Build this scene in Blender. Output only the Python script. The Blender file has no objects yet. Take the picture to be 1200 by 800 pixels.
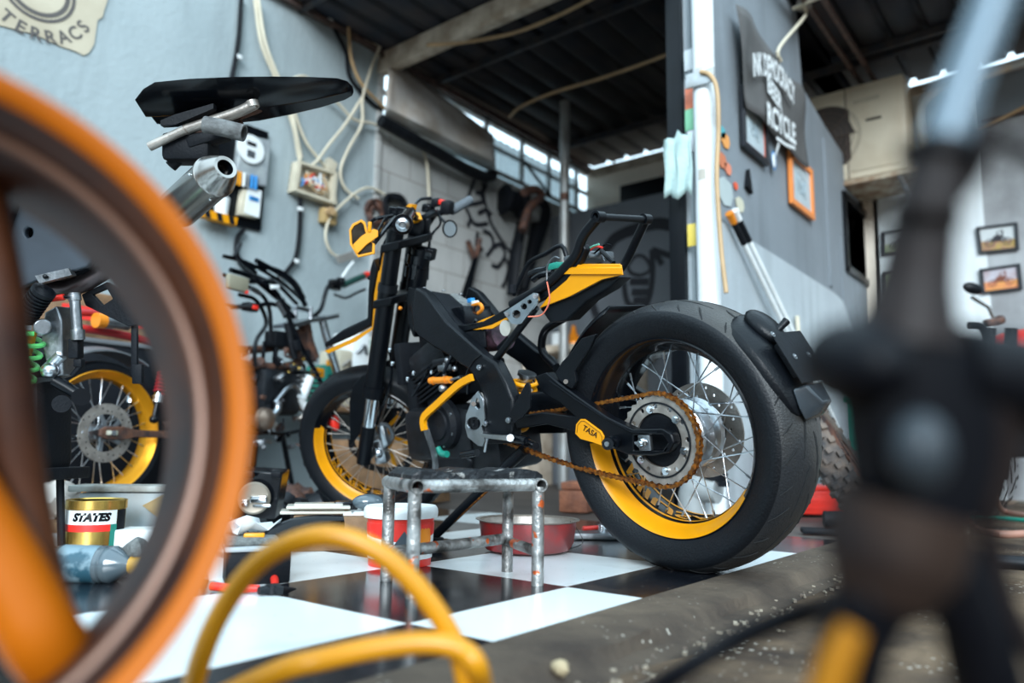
import bpy, bmesh, math, random
from math import pi, sin, cos, radians
from mathutils import Vector, Matrix
from mathutils.geometry import tessellate_polygon
random.seed(7)
V = Vector
scene = bpy.context.scene
COL = scene.collection
# ------------------------------------------------------------------ camera
F_PX = 879.43; PITCH = .146243; ROLL = .013874; YAW = .673345
CAM = V((0, 0, .265))
FW = V((-sin(YAW)*cos(PITCH), cos(YAW)*cos(PITCH), sin(PITCH)))
_r = FW.cross(V((0, 0, 1))).normalized(); _u = _r.cross(FW)
RT = cos(ROLL)*_r + sin(ROLL)*_u; UP = -sin(ROLL)*_r + cos(ROLL)*_u
cam_d = bpy.data.cameras.new('camera'); cam = bpy.data.objects.new('camera', cam_d); COL.objects.link(cam)
cam_d.sensor_width = 36; cam_d.lens = F_PX*36/1200; cam_d.clip_start = .02; cam_d.clip_end = 100
cam.matrix_world = Matrix(((RT.x, UP.x, -FW.x, CAM.x), (RT.y, UP.y, -FW.y, CAM.y), (RT.z, UP.z, -FW.z, CAM.z), (0, 0, 0, 1)))
cam_d.dof.use_dof = True; cam_d.dof.focus_distance = 1.78; cam_d.dof.aperture_fstop = 1.75
scene.camera = cam
# ------------------------------------------------------------------ light
w = bpy.data.worlds.new('sky'); scene.world = w; w.use_nodes = True
wn = w.node_tree.nodes; wl = w.node_tree.links
bg = wn['Background']; tc = wn.new('ShaderNodeTexCoord'); sp = wn.new('ShaderNodeSeparateXYZ'); cr = wn.new('ShaderNodeValToRGB')
wl.new(tc.outputs['Generated'], sp.inputs[0]); wl.new(sp.outputs['Z'], cr.inputs[0]); wl.new(cr.outputs[0], bg.inputs[0])
cr.color_ramp.elements[0].color = (.10, .085, .07, 1); cr.color_ramp.elements[0].position = 0.0
cr.color_ramp.elements[1].color = (.64, .86, 1, 1); cr.color_ramp.elements[1].position = .38
e_ = cr.color_ramp.elements.new(.10); e_.color = (.16, .19, .21, 1)
bg.inputs[1].default_value = 1.95
sun_d = bpy.data.lights.new('sun', 'SUN'); sun = bpy.data.objects.new('sun', sun_d); COL.objects.link(sun)
sun_d.energy = 2.9; sun_d.angle = radians(28); sun_d.color = (.86, .94, 1)
SUN_DIR = V((-.56, .72, -.36)).normalized()
sun.rotation_euler = SUN_DIR.to_track_quat('-Z', 'Y').to_euler(); sun.location = (3, -4, 5)
scene.view_settings.view_transform = 'Standard'; scene.view_settings.look = 'None'
scene.view_settings.gamma = 1; scene.view_settings.use_curve_mapping = False
scene.view_settings.exposure = .52
scene.render.film_transparent = False
scene.cycles.max_bounces = 8

# ------------------------------------------------------------------ the place measured: rays through the lens to real planes
def RAY(px, py): return RT*((px-600)/F_PX) - UP*((py-400)/F_PX) + FW
def UN(px, py, n, c):
    d = RAY(px, py); n = V(n); return CAM + d*((c-n.dot(CAM))/n.dot(d))
def FL(px, py, z=0): return UN(px, py, (0, 0, 1), z)
XL, YB, XP, ZC = -3.84, 5.95, -1.35, 3.06
def LW(px, py, o=0): return UN(px, py, (1, 0, 0), XL+o)     # left wall
def BK(px, py, o=0): return UN(px, py, (0, 1, 0), YB-o)     # back wall
def PT(px, py, o=0): return UN(px, py, (1, 0, 0), XP+o)     # partition
def DP(px, py, d): return CAM + RAY(px, py)*d

# ------------------------------------------------------------------ materials
MATS = {}
def mat(name, col, rough=.5, metal=0., var=.12, scale=8., bump=0., bscale=60., col2=None, lo=.35, hi=.65, coat=0., emit=None, trans=None, alpha=None, spec=.5, detail=6):
    m = bpy.data.materials.new(name); m.use_nodes = True; n = m.node_tree.nodes; l = m.node_tree.links
    b = n['Principled BSDF']
    c = tuple(col)+(1,)
    c2 = (tuple(col2)+(1,)) if col2 else tuple(max(0, x*(1-var)) for x in col)+(1,)
    t = n.new('ShaderNodeTexCoord'); no = n.new('ShaderNodeTexNoise'); ra = n.new('ShaderNodeValToRGB')
    no.inputs['Scale'].default_value = scale; no.inputs['Detail'].default_value = detail
    l.new(t.outputs['Object'], no.inputs['Vector']); l.new(no.outputs['Fac'], ra.inputs[0])
    ra.color_ramp.elements[0].position = lo; ra.color_ramp.elements[1].position = hi
    ra.color_ramp.elements[0].color = c; ra.color_ramp.elements[1].color = c2
    l.new(ra.outputs[0], b.inputs['Base Color'])
    b.inputs['Roughness'].default_value = rough; b.inputs['Metallic'].default_value = metal
    b.inputs['Specular IOR Level'].default_value = spec
    if coat: b.inputs['Coat Weight'].default_value = coat
    if bump:
        n2 = n.new('ShaderNodeTexNoise'); n2.inputs['Scale'].default_value = bscale; n2.inputs['Detail'].default_value = 4
        bp = n.new('ShaderNodeBump'); bp.inputs['Strength'].default_value = bump; bp.inputs['Distance'].default_value = .01
        l.new(t.outputs['Object'], n2.inputs['Vector']); l.new(n2.outputs['Fac'], bp.inputs['Height']); l.new(bp.outputs[0], b.inputs['Normal'])
    if emit:
        b.inputs['Emission Color'].default_value = tuple(emit[:3])+(1,); b.inputs['Emission Strength'].default_value = emit[3]
    if trans: b.inputs['Transmission Weight'].default_value = trans
    if alpha is not None: b.inputs['Alpha'].default_value = alpha
    MATS[name] = m; return m

K = mat('satin_black', (.0025, .0035, .0055), .34, var=.35, scale=20, spec=.2)
KM = mat('matte_black', (.0045, .006, .009), .6, spec=.2, var=.3, scale=25, bump=.15, bscale=150)
KG = mat('gloss_black', (.003, .004, .006), .16, scale=10, spec=.3)
KP = mat('dark_plastic', (.0045, .006, .0085), .36, spec=.2, var=.35, scale=12, bump=.1, bscale=200)
DM = mat('dark_engine_metal', (.014, .017, .022), .45, .5, var=.5, scale=25)
YL = mat('yellow_paint', (.76, .305, .002), .34, var=.12, scale=6, spec=.35)
YD = mat('yellow_decal', (.74, .295, .002), .32, var=.1, scale=10, spec=.35)
ALU = mat('machined_aluminium', (.62, .66, .70), .28, 1., var=.35, scale=18, bump=.1)
ALD = mat('dull_aluminium', (.34, .36, .38), .42, 1., var=.45, scale=22, bump=.2)
CHR = mat('chrome', (.78, .82, .86), .12, 1., var=.1)
STL = mat('brushed_steel', (.42, .38, .34), .36, .6, var=.35, scale=30, bump=.12, bscale=200)
RST = mat('rusty_brown_steel', (.17, .075, .045), .6, .4, col2=(.05, .035, .035), scale=28, bump=.4, bscale=90)
CHN = mat('chain_gold_rust', (.40, .15, .022), .42, .7, col2=(.07, .022, .010), scale=90)
TYR = mat('tyre_rubber', (.015, .017, .020), .40, spec=.35, col2=(.060, .055, .048), lo=.4, hi=.72, scale=3.5, bump=.25, bscale=220)
TYB = mat('tyre_rubber_dark', (.0045, .006, .0085), .48, var=.3, scale=8, spec=.25, bump=.2, bscale=200)
GRV = mat('tyre_groove', (.003, .004, .005), .8)
RED = mat('red_plastic', (.85, .035, .02), .35, scale=10)
ORA = mat('orange_anodised', (.95, .30, .02), .3, .3)
GLD = mat('gold_anodised_rim', (.80, .34, .012), .28, .6, var=.2, scale=6)
WHT = mat('white_plastic', (.80, .84, .84), .4, var=.12, scale=7)
IVY = mat('ivory_plastic', (.66, .60, .46), .5, var=.2, scale=9, bump=.1)
GRN = mat('teal_green_plastic', (.01, .22, .16), .4)
BLU = mat('blue_plastic', (.03, .25, .60), .4)
CAB = mat('ivory_cable', (.66, .60, .46), .5, var=.15, scale=12)
TAN = mat('tan_cable', (.50, .33, .17), .5, var=.2, scale=12)
CRD = mat('cardboard', (.27, .15, .075), .75, col2=(.16, .09, .045), scale=14, bump=.3, bscale=60)
FOAM = mat('grey_foam', (.17, .18, .175), .9, var=.4, scale=90, bump=.5, bscale=260)

# ------------------------------------------------------------------ mesh builder (all vertices in world space)
def frame(axis, ref=None):
    a = V(axis).normalized()
    ref = V(ref) if ref is not None else (V((0, 0, 1)) if abs(a.z) < .9 else V((1, 0, 0)))
    x = (ref - a*ref.dot(a)).normalized(); return a, x, a.cross(x)
def smoothpts(pts, k=6, closed=False):
    P = [V(p) for p in pts]; n = len(P); out = []
    rng = range(n if closed else n-1)
    for i in rng:
        p0 = P[(i-1) % n] if closed or i else P[0]*2-P[1]; p1 = P[i]; p2 = P[(i+1) % n]
        p3 = P[(i+2) % n] if closed or i+2 < n else P[-1]*2-P[-2]
        for j in range(k):
            t = j/k
            out.append(.5*((2*p1)+(p2-p0)*t+(2*p0-5*p1+4*p2-p3)*t*t+(3*p1-p0-3*p2+p3)*t**3))
    if not closed: out.append(P[-1])
    return out
class MB:
    def __init__(s): s.b = bmesh.new(); s.mi = 0
    def face(s, vs):
        try:
            f = s.b.faces.new(vs); f.material_index = s.mi; return f
        except ValueError: return None
    def loft(s, loops, closed=True, cap=True, ring=False):
        L = [[s.b.verts.new(p) for p in lp] for lp in loops]; n = len(L[0])
        m = len(L) if ring else len(L)-1
        for i in range(m):
            a, b = L[i], L[(i+1) % len(L)]
            for j in range(n if closed else n-1):
                s.face((a[j], a[(j+1) % n], b[(j+1) % n], b[j]))
        if cap and closed and not ring: s.face(list(reversed(L[0]))); s.face(L[-1])
        return s
    def tube(s, pts, r, n=10, k=0, closed=False, cap=True, flat=1., hollow=0):
        rs0 = r if isinstance(r, (list, tuple)) else None
        if k:
            m0 = len(pts); pts = smoothpts(pts, k, closed)
            if rs0: rs0 = [rs0[min(int(i/k), m0-1)]*(1-(i/k) % 1)+rs0[min(int(i/k)+1, m0-1)]*((i/k) % 1) for i in range(len(pts))]
        P = [V(p) for p in pts]; N = len(P); loops = []; ux = None
        for i in range(N):
            if closed: t = (P[(i+1) % N]-P[i-1])
            elif i == 0: t = P[1]-P[0]
            elif i == N-1: t = P[-1]-P[-2]
            else: t = (P[i+1]-P[i]).normalized()+(P[i]-P[i-1]).normalized()
            t.normalize()
            if ux is None: _, ux, uy = frame(t)
            else:
                ux = (ux - t*ux.dot(t)).normalized(); uy = t.cross(ux)
            rr = rs0[i] if rs0 else r
            loops.append([P[i]+ux*rr*cos(2*pi*j/n)+uy*rr*flat*sin(2*pi*j/n) for j in range(n)])
        if hollow:
            inner = [[P[i]+(q-P[i])*hollow for q in loops[i]] for i in range(N)]
            s.loft(loops+list(reversed(inner)), cap=False, ring=True)
        else: s.loft(loops, cap=cap and not closed, ring=closed)
        return s
    def box(s, c, sz, X=(1, 0, 0), Z=(0, 0, 1), bev=0, segs=2):
        X = V(X).normalized(); Z = V(Z); Z = (Z-X*Z.dot(X)).normalized(); Y = Z.cross(X)
        M = Matrix((X*sz[0], Y*sz[1], Z*sz[2])).transposed().to_4x4(); M.translation = V(c)
        r = bmesh.ops.create_cube(s.b, size=1, matrix=M); vs = r['verts']
        fs = list({f for v in vs for f in v.link_faces})
        for f in fs: f.material_index = s.mi
        if bev:
            es = list({e for v in vs for e in v.link_edges})
            rb = bmesh.ops.bevel(s.b, geom=es, offset=bev, segments=segs, affect='EDGES', profile=.5)
            for f in rb['faces']: f.material_index = s.mi
        return s
    def prism(s, pts, off, holes=()):
        loops = [[V(p) for p in pts]]+[[V(p) for p in h] for h in holes]; off = V(off)
        tri = tessellate_polygon(loops); fl = [p for lp in loops for p in lp]
        a = [s.b.verts.new(p) for p in fl]; b = [s.b.verts.new(p+off) for p in fl]
        for t in tri:
            s.face([a[i] for i in t]); s.face([b[i] for i in reversed(t)])
        k = 0
        for lp in loops:
            n = len(lp)
            for i in range(n): s.face((a[k+i], a[k+(i+1) % n], b[k+(i+1) % n], b[k+i]))
            k += n
        return s
    def lathe(s, prof, c, axis, n=32, ref=None, a0=0, a1=2*pi, closed=False):
        a, x, y = frame(axis, ref); c = V(c); full = abs(a1-a0-2*pi) < 1e-6
        m = n if full else n+1; loops = []
        for i in range(m):
            t = a0+(a1-a0)*i/n; d = x*cos(t)+y*sin(t)
            loops.append([c+a*h+d*max(r, 1e-4) for h, r in prof])
        L = [[s.b.verts.new(p) for p in lp] for lp in loops]
        for i in range(n):
            A, B = L[i], L[(i+1) % m]
            for j in range(len(prof) if closed else len(prof)-1):
                s.face((A[j], B[j], B[(j+1) % len(prof)], A[(j+1) % len(prof)]))
        return s
    def cyl(s, a, b, r, n=20, r2=None):
        a = V(a); b = V(b); h = (b-a).length; r2 = r if r2 is None else r2
        return s.lathe([(0, 0), (0, r), (h, r2), (h, 0)], a, b-a, n)
    def sph(s, c, r, n=16, X=(1, 0, 0), Z=(0, 0, 1)):
        if not isinstance(r, (tuple, list)): r = (r, r, r)
        X = V(X).normalized(); Z = V(Z); Z = (Z-X*Z.dot(X)).normalized(); Y = Z.cross(X)
        M = Matrix((X*r[0], Y*r[1], Z*r[2])).transposed().to_4x4(); M.translation = V(c)
        q = bmesh.ops.create_uvsphere(s.b, u_segments=n, v_segments=max(6, n//2+2), radius=1, matrix=M)
        for f in {f for v in q['verts'] for f in v.link_faces}: f.material_index = s.mi
        return s
    def plate(s, c, axis, ro, ri, t, n=48, holes=0, hr=0, hd=.006, lobes=0, la=0.):
        a, x, y = frame(axis); c = V(c)
        def pt(r, th): return c+x*r*cos(th)+y*r*sin(th)-a*t/2
        out = [pt(ro+la*cos(lobes*2*pi*i/n), 2*pi*i/n) for i in range(n)]
        hs = [[pt(ri, 2*pi*i/n) for i in range(n)]]
        for q in range(holes):
            th = 2*pi*q/holes; hc = (hr[q % len(hr)] if isinstance(hr, tuple) else hr)
            ce = c+x*hc*cos(th)+y*hc*sin(th)-a*t/2
            hs.append([ce+x*hd*cos(2*pi*j/8)+y*hd*sin(2*pi*j/8) for j in range(8)])
        return s.prism(out, a*t, hs)
    def strip(s, path, side, wdt, th, up=None):
        # a flat bar swept along a path
        loops = []; side = V(side).normalized()
        P = [V(p) for p in path]
        for i, p in enumerate(P):
            t = (P[min(i+1, len(P)-1)]-P[max(i-1, 0)]).normalized(); sd = (side-t*side.dot(t)).normalized(); n = t.cross(sd)
            wv = wdt[i] if isinstance(wdt, (list, tuple)) else wdt
            loops.append([p+sd*wv/2+n*th/2, p-sd*wv/2+n*th/2, p-sd*wv/2-n*th/2, p+sd*wv/2-n*th/2])
        return s.loft(loops)

WM = {}
def setp(o, label=None, cat=None, group=None, kind=None):
    if label: o['label'] = label
    if cat: o['category'] = cat
    if group: o['group'] = group
    if kind: o['kind'] = kind
    return o
def thing(name, label, cat, loc=(0, 0, 0), R=None, group=None):
    o = bpy.data.objects.new(name, None); COL.objects.link(o); o.empty_display_size = .05
    M = R.to_4x4() if R else Matrix.Identity(4); M.translation = V(loc); o.matrix_world = M; WM[o.name] = M
    return setp(o, label, cat, group)
def obj(name, mb, m, parent=None, label=None, cat=None, group=None, kind=None, bev=0, loc=None, ang=38, sub=0):
    bm = mb.b
    bmesh.ops.recalc_face_normals(bm, faces=bm.faces)
    me = bpy.data.meshes.new(name)
    if parent is not None:
        M = WM[parent.name]; bm.transform(M.inverted())
    else:
        if loc is None:
            vs = [v.co for v in bm.verts]
            loc = V(((min(v.x for v in vs)+max(v.x for v in vs))/2, (min(v.y for v in vs)+max(v.y for v in vs))/2, min(v.z for v in vs)))
        M = Matrix.Translation(V(loc)); bm.transform(M.inverted())
    bm.to_mesh(me); bm.free()
    for mm in (m if isinstance(m, (list, tuple)) else [m]): me.materials.append(mm)
    for p in me.polygons: p.use_smooth = True
    me.set_sharp_from_angle(angle=radians(ang))
    o = bpy.data.objects.new(name, me); COL.objects.link(o)
    if parent is not None: o.parent = parent; WM[o.name] = M
    else: o.matrix_world = M; WM[o.name] = M
    if bev:
        md = o.modifiers.new('bevel', 'BEVEL'); md.width = bev; md.segments = 2; md.limit_method = 'ANGLE'; md.angle_limit = radians(40)
    if sub:
        md = o.modifiers.new('sub', 'SUBSURF'); md.levels = md.render_levels = sub
    return setp(o, label, cat, group, kind)
def dup(o, parent, M=None):
    # copy of a mesh part, moved by M in its parent's space
    c = o.copy(); COL.objects.link(c); c.parent = parent
    if M is not None: c.matrix_local = M @ o.matrix_local
    return c
def text_verts(body, size, shear=0., bold=.0, align='CENTER', ext=.0):
    cu = bpy.data.curves.new('t', 'FONT'); cu.body = body; cu.size = size; cu.shear = shear; cu.offset = bold*size; cu.align_x = align; cu.align_y = 'CENTER'; cu.extrude = ext
    cu.resolution_u = 3
    o = bpy.data.objects.new('t', cu); COL.objects.link(o)
    dg = bpy.context.evaluated_depsgraph_get(); me = bpy.data.meshes.new_from_object(o.evaluated_get(dg))
    vs = [v.co.copy() for v in me.vertices]; fs = [list(p.vertices) for p in me.polygons]
    bpy.data.objects.remove(o); bpy.data.curves.remove(cu); bpy.data.meshes.remove(me)
    return vs, fs
def text(mb, body, size, fn, **kw):
    vs, fs = text_verts(body, size, **kw)
    bv = [mb.b.verts.new(fn(v)) for v in vs]
    for f in fs: mb.face([bv[i] for i in f])
    return mb
def planefn(o, X, Y):
    o = V(o); X = V(X).normalized(); Y = V(Y); Y = (Y-X*Y.dot(X)).normalized(); n = X.cross(Y)
    return lambda v: o+X*v.x+Y*v.y+n*v.z
# ================================================================== THE SETTING
S = .4323; TX, TY = -.8712, .8454; KX = -.698
def struct(name, mb, m, label=None, **k): return obj(name, mb, m, kind='structure', **k)
# checkered tiles
tm = bpy.data.materials.new('checker_tiles'); tm.use_nodes = True; n = tm.node_tree.nodes; l = tm.node_tree.links; b = n['Principled BSDF']
def N(t, **k):
    q = n.new(t)
    for a, v in k.items(): setattr(q, a, v)
    return q
tcn = N('ShaderNodeNewGeometry'); mp = N('ShaderNodeMapping'); mp.vector_type = 'POINT'
mp.inputs['Scale'].default_value = (1/S, 1/S, 0); mp.inputs['Location'].default_value = (-TX/S, -TY/S, .5)
l.new(tcn.outputs['Position'], mp.inputs[0])
ck = N('ShaderNodeTexChecker'); ck.inputs['Scale'].default_value = 1; ck.inputs[2].default_value = (.80, .86, .87, 1); ck.inputs[1].default_value = (.005, .006, .009, 1)
l.new(mp.outputs[0], ck.inputs[0])
no = N('ShaderNodeTexNoise'); no.inputs['Scale'].default_value = 5; no.inputs['Detail'].default_value = 8; l.new(tcn.outputs['Position'], no.inputs[0])
r1 = N('ShaderNodeValToRGB'); r1.color_ramp.elements[0].position = .56; r1.color_ramp.elements[1].position = .8; r1.color_ramp.elements[0].color = (0, 0, 0, 1); r1.color_ramp.elements[1].color = (.45, .45, .45, 1); l.new(no.outputs[0], r1.inputs[0])
mx = N('ShaderNodeMixRGB'); mx.inputs[2].default_value = (.16, .12, .09, 1); l.new(r1.outputs[0], mx.inputs[0]); l.new(ck.outputs[0], mx.inputs[1])
n3 = N('ShaderNodeTexVoronoi'); n3.inputs['Scale'].default_value = 38; l.new(tcn.outputs['Position'], n3.inputs[0])
r3 = N('ShaderNodeValToRGB'); r3.color_ramp.elements[0].position = .06; r3.color_ramp.elements[1].position = .09; r3.color_ramp.elements[0].color = (1, 1, 1, 1); r3.color_ramp.elements[1].color = (0, 0, 0, 1); l.new(n3.outputs['Distance'], r3.inputs[0])
n4 = N('ShaderNodeTexNoise'); n4.inputs['Scale'].default_value = 2.2; l.new(tcn.outputs['Position'], n4.inputs[0])
mu = N('ShaderNodeMath'); mu.operation = 'MULTIPLY'; l.new(r3.outputs[0], mu.inputs[0]); l.new(n4.outputs[0], mu.inputs[1])
m2 = N('ShaderNodeMixRGB'); m2.inputs[2].default_value = (.36, .30, .24, 1); l.new(mu.outputs[0], m2.inputs[0]); l.new(mx.outputs[0], m2.inputs[1])
# joint lines
br = N('ShaderNodeTexBrick'); br.offset = 0; br.inputs['Scale'].default_value = 1; br.inputs['Mortar Size'].default_value = .004; br.inputs['Brick Width'].default_value = 1; br.inputs['Row Height'].default_value = 1
br.inputs['Color1'].default_value = (0, 0, 0, 1); br.inputs['Color2'].default_value = (0, 0, 0, 1); br.inputs['Mortar'].default_value = (1, 1, 1, 1); l.new(mp.outputs[0], br.inputs[0])
m3 = N('ShaderNodeMixRGB'); m3.inputs[2].default_value = (.13, .08, .06, 1); l.new(br.outputs[0], m3.inputs[0]); l.new(m2.outputs[0], m3.inputs[1])
l.new(m3.outputs[0], b.inputs['Base Color'])
rr = N('ShaderNodeMapRange'); rr.inputs[3].default_value = .05; rr.inputs[4].default_value = .30; l.new(no.outputs[0], rr.inputs[0]); l.new(rr.outputs[0], b.inputs['Roughness'])
b.inputs['Specular IOR Level'].default_value = .6
CONC = mat('dirty_concrete_floor', (.085, .068, .058), .6, col2=(.028, .022, .020), scale=3.5, bump=.4, bscale=35, lo=.3, hi=.7)
KERB = mat('kerb_concrete', (.105, .078, .056), .85, spec=.25, col2=(.038, .028, .022), scale=6, bump=.7, bscale=45, lo=.35, hi=.7)
DIRT = mat('dusty_ground', (.17, .115, .072), .95, spec=.2, col2=(.035, .024, .018), scale=4, bump=1., bscale=30, lo=.35, hi=.65)
def speck(m, sc, th, col):
    nt = m.node_tree; b = nt.nodes['Principled BSDF']; src = b.inputs['Base Color'].links[0].from_socket; g = nt.nodes.new('ShaderNodeNewGeometry')
    v = nt.nodes.new('ShaderNodeTexVoronoi'); v.inputs['Scale'].default_value = sc; nt.links.new(g.outputs['Position'], v.inputs[0])
    no_ = nt.nodes.new('ShaderNodeTexNoise'); no_.inputs['Scale'].default_value = 3.2; nt.links.new(g.outputs['Position'], no_.inputs[0])
    r = nt.nodes.new('ShaderNodeMapRange'); r.inputs[1].default_value = .45; r.inputs[2].default_value = .7; r.inputs[3].default_value = 0; r.inputs[4].default_value = th; nt.links.new(no_.outputs[0], r.inputs[0])
    c = nt.nodes.new('ShaderNodeMath'); c.operation = 'LESS_THAN'; nt.links.new(v.outputs['Distance'], c.inputs[0]); nt.links.new(r.outputs[0], c.inputs[1])
    x = nt.nodes.new('ShaderNodeMixRGB'); x.inputs[2].default_value = tuple(col)+(1,); nt.links.new(c.outputs[0], x.inputs[0]); nt.links.new(src, x.inputs[1]); nt.links.new(x.outputs[0], b.inputs['Base Color'])
speck(KERB, 55, .22, (.42, .38, .32)); speck(DIRT, 60, .30, (.45, .40, .34)); speck(CONC, 40, .16, (.35, .31, .27))
fl = MB().box((-2.33, 1.6, -.0315), (3.26, 9.2, .057)); struct('floor', fl, CONC)
tl = MB(); tl.box(((-2.7+KX)/2, -.215, -.0005), (KX+2.7, 5.57, .006)); o = struct('floor', tl, tm)
# kerb: flat strip with worn sloping lip
kb = MB(); ys = [-3+.07*i for i in range(128)]
kb.loft([[V((KX-.005, y, -.06)), V((KX-.0, y, .004)), V((-.60+.006*sin(y*9), y, .003+.001*sin(y*23))), V((-.585+.006*sin(y*13+1), y, -.002+.002*sin(y*31))), V((-.568+.007*sin(y*17), y, -.022)), V((-.525+.01*sin(y*7), y, -.028)), V((-.5, y, -.06))] for y in ys])
struct('trim_1', kb, KERB)
gr = MB(); gx = [-.56+.3*i for i in range(24)]; gy = [-3+.3*i for i in range(36)]
vv = [[gr.b.verts.new((x, y, -.031+.006*random.random())) for y in gy] for x in gx]
for i in range(23):
    for j in range(35): gr.face((vv[i][j], vv[i+1][j], vv[i+1][j+1], vv[i][j+1]))
struct('ground', gr, DIRT)
gv = MB(); rg = random.Random(77)
for i in range(420):
    y = rg.uniform(.5, 3.6); x = -.56+abs(rg.gauss(0, .05)); s_ = rg.uniform(.0015, .0055); gv.box((x, y, -.027+s_*.6), (s_*1.6, s_*1.2, s_), (rg.uniform(-1, 1), rg.uniform(-1, 1), rg.uniform(-.3, .3)), (0, 0, 1))
obj('gravel', gv, mat('pale_gravel', (.34, .29, .22), .9, col2=(.12, .09, .07), scale=30), None, 'fine pale gravel scattered along the foot of the concrete kerb', 'gravel', None, 'stuff')
# walls
def wallmat(name, c1, c2, scale=1.6, block=None, **k):
    m = mat(name, c1, .75, col2=c2, scale=scale, bump=.35, bscale=30, lo=.35, hi=.7, **k)
    nt = m.node_tree; n = nt.nodes; l = nt.links; b = n['Principled BSDF']
    src = b.inputs['Base Color'].links[0].from_socket
    # streaks: noise stretched vertically, and small chips
    g = n.new('ShaderNodeNewGeometry'); mp = n.new('ShaderNodeMapping'); mp.inputs['Scale'].default_value = (5, 5, .6); l.new(g.outputs['Position'], mp.inputs[0])
    q = n.new('ShaderNodeTexNoise'); q.inputs['Scale'].default_value = 1.3; q.inputs['Detail'].default_value = 8; l.new(mp.outputs[0], q.inputs[0])
    r = n.new('ShaderNodeValToRGB'); r.color_ramp.elements[0].position = .52; r.color_ramp.elements[1].position = .75; l.new(q.outputs[0], r.inputs[0])
    r.color_ramp.elements[1].color = (.5, .5, .5, 1); r.color_ramp.elements[0].color = (0, 0, 0, 1)
    x = n.new('ShaderNodeMixRGB'); x.inputs[2].default_value = tuple(c*.55 for c in c1)+(1,); l.new(r.outputs[0], x.inputs[0]); l.new(src, x.inputs[1]); out = x.outputs[0]
    if block:
        sx = n.new('ShaderNodeSeparateXYZ'); l.new(g.outputs['Position'], sx.inputs[0]); cx = n.new('ShaderNodeCombineXYZ'); l.new(sx.outputs['Y'], cx.inputs[0]); l.new(sx.outputs['Z'], cx.inputs[1])
        bk = n.new('ShaderNodeTexBrick'); bk.inputs['Scale'].default_value = 1; bk.inputs['Brick Width'].default_value = .4; bk.inputs['Row Height'].default_value = .2; bk.inputs['Mortar Size'].default_value = .006; bk.inputs['Mortar Smooth'].default_value = .4
        bk.inputs['Color1'].default_value = (0, 0, 0, 1); bk.inputs['Color2'].default_value = (0, 0, 0, 1); bk.inputs['Mortar'].default_value = (.8, .8, .8, 1); l.new(cx.outputs[0], bk.inputs[0])
        y = n.new('ShaderNodeMixRGB'); y.inputs[2].default_value = tuple(block)+(1,); l.new(bk.outputs[0], y.inputs[0]); l.new(out, y.inputs[1]); out = y.outputs[0]
    l.new(out, b.inputs['Base Color']); return m
WBL = wallmat('pale_blue_wall_paint', (.345, .405, .42), (.28, .335, .35))
WBK = wallmat('grey_block_wall', (.43, .435, .42), (.31, .32, .31), block=(.20, .185, .16))
WGR = wallmat('slate_grey_paint', (.21, .24, .265), (.165, .19, .21))
WLO = wallmat('pale_grey_panel', (.43, .485, .51), (.35, .39, .42))
WBG = wallmat('beige_wall', (.85, .76, .64), (.74, .66, .55))
WDK = wallmat('dark_graffiti_wall', (.17, .19, .215), (.12, .135, .15))
WWH = wallmat('whitewashed_wall', (.80, .86, .87), (.7, .74, .75))
WRG = wallmat('rough_grey_render', (.42, .44, .45), (.20, .20, .205), scale=2.5)
YC = LW(441, 142).y
struct('wall_left', MB().box((XL-.06, (YC-3)/2, 1.53), (.12, YC+3, 3.1)), WBL)
struct('wall_left', MB().box((XL-.06, (YC+YB)/2, 1.265), (.12, YB-YC, 2.53)), WBK)
struct('trim_2', MB().box((XL-.01, YC+.02, 1.53), (.06, .05, 3.06), bev=.006), WBK)
struct('wall_back', MB().box(((XL-1.25)/2, YB+.06, 1.5), (-1.25-XL, .12, 3.0)), WBG)
struct('wall_back', MB().box((-.93, YB+.06, 1.5), (.70, .12, 3.0)), WWH)
RW = BK(1150, 300).x
struct('wall_back', MB().box((.9, YB+.085, 1.3), (2.96, .16, 2.6)), WRG)
struct('wall_back', MB().box((.9, YB+.06, 2.80), (2.96, .12, .40)), WGR)
# partition between the two bays, window hole near its far end
P0, P1 = 3.04, YB
wy0, wy1 = PT(990, 300).y, PT(1020, 300).y; wz1 = PT(990, 228).z; wz0 = PT(1020, 338).z
pm = MB(); pt = .09
def PP(y, z): return V((XP, y, z))
ta, tb_, tc2 = PT(940, 102), PT(967, 148), PT(1016, 222)
pm.prism([PP(P0, 0), PP(P1, 0), PP(P1, tc2.z), PP(tb_.y, tb_.z), PP(ta.y, min(3.05, ta.z)), PP(ta.y-.05, 3.05), PP(P0, 3.05)], (-pt, 0, 0), [[PP(wy0, wz0), PP(wy1, wz0), PP(wy1, wz1), PP(wy0, wz1)]])
struct('wall_partition', pm, WGR)
wf = MB(); wf.box((XP-.04, (wy0+wy1)/2, wz1-.02), (.12, wy1-wy0, .05)); wf.box((XP-.04, (wy0+wy1)/2, wz0+.02), (.12, wy1-wy0, .05)); wf.box((XP-.04, wy0+.02, (wz0+wz1)/2), (.12, .05, wz1-wz0)); wf.box((XP-.04, wy1-.03, (wz0+wz1)/2), (.12, .06, wz1-wz0)); wf.box((XP-.05, wy0+.22, (wz0+wz1)/2), (.03, .03, wz1-wz0))
struct('window_1', wf, K)
pf = MB(); yl = PT(1022, 390).y
pf.prism([V((XP+.003, P0+.02, 0)), V((XP+.003, 5.55, 0)), V((XP+.003, 5.5, 1.05)), V((XP+.003, 5.2, 1.29)), V((XP+.003, 5.01, 1.31)), V((XP+.003, 3.85, 1.325)), V((XP+.003, P0+.02, 1.33))], (.012, 0, 0))
struct('trim_3', pf, WLO)
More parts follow.
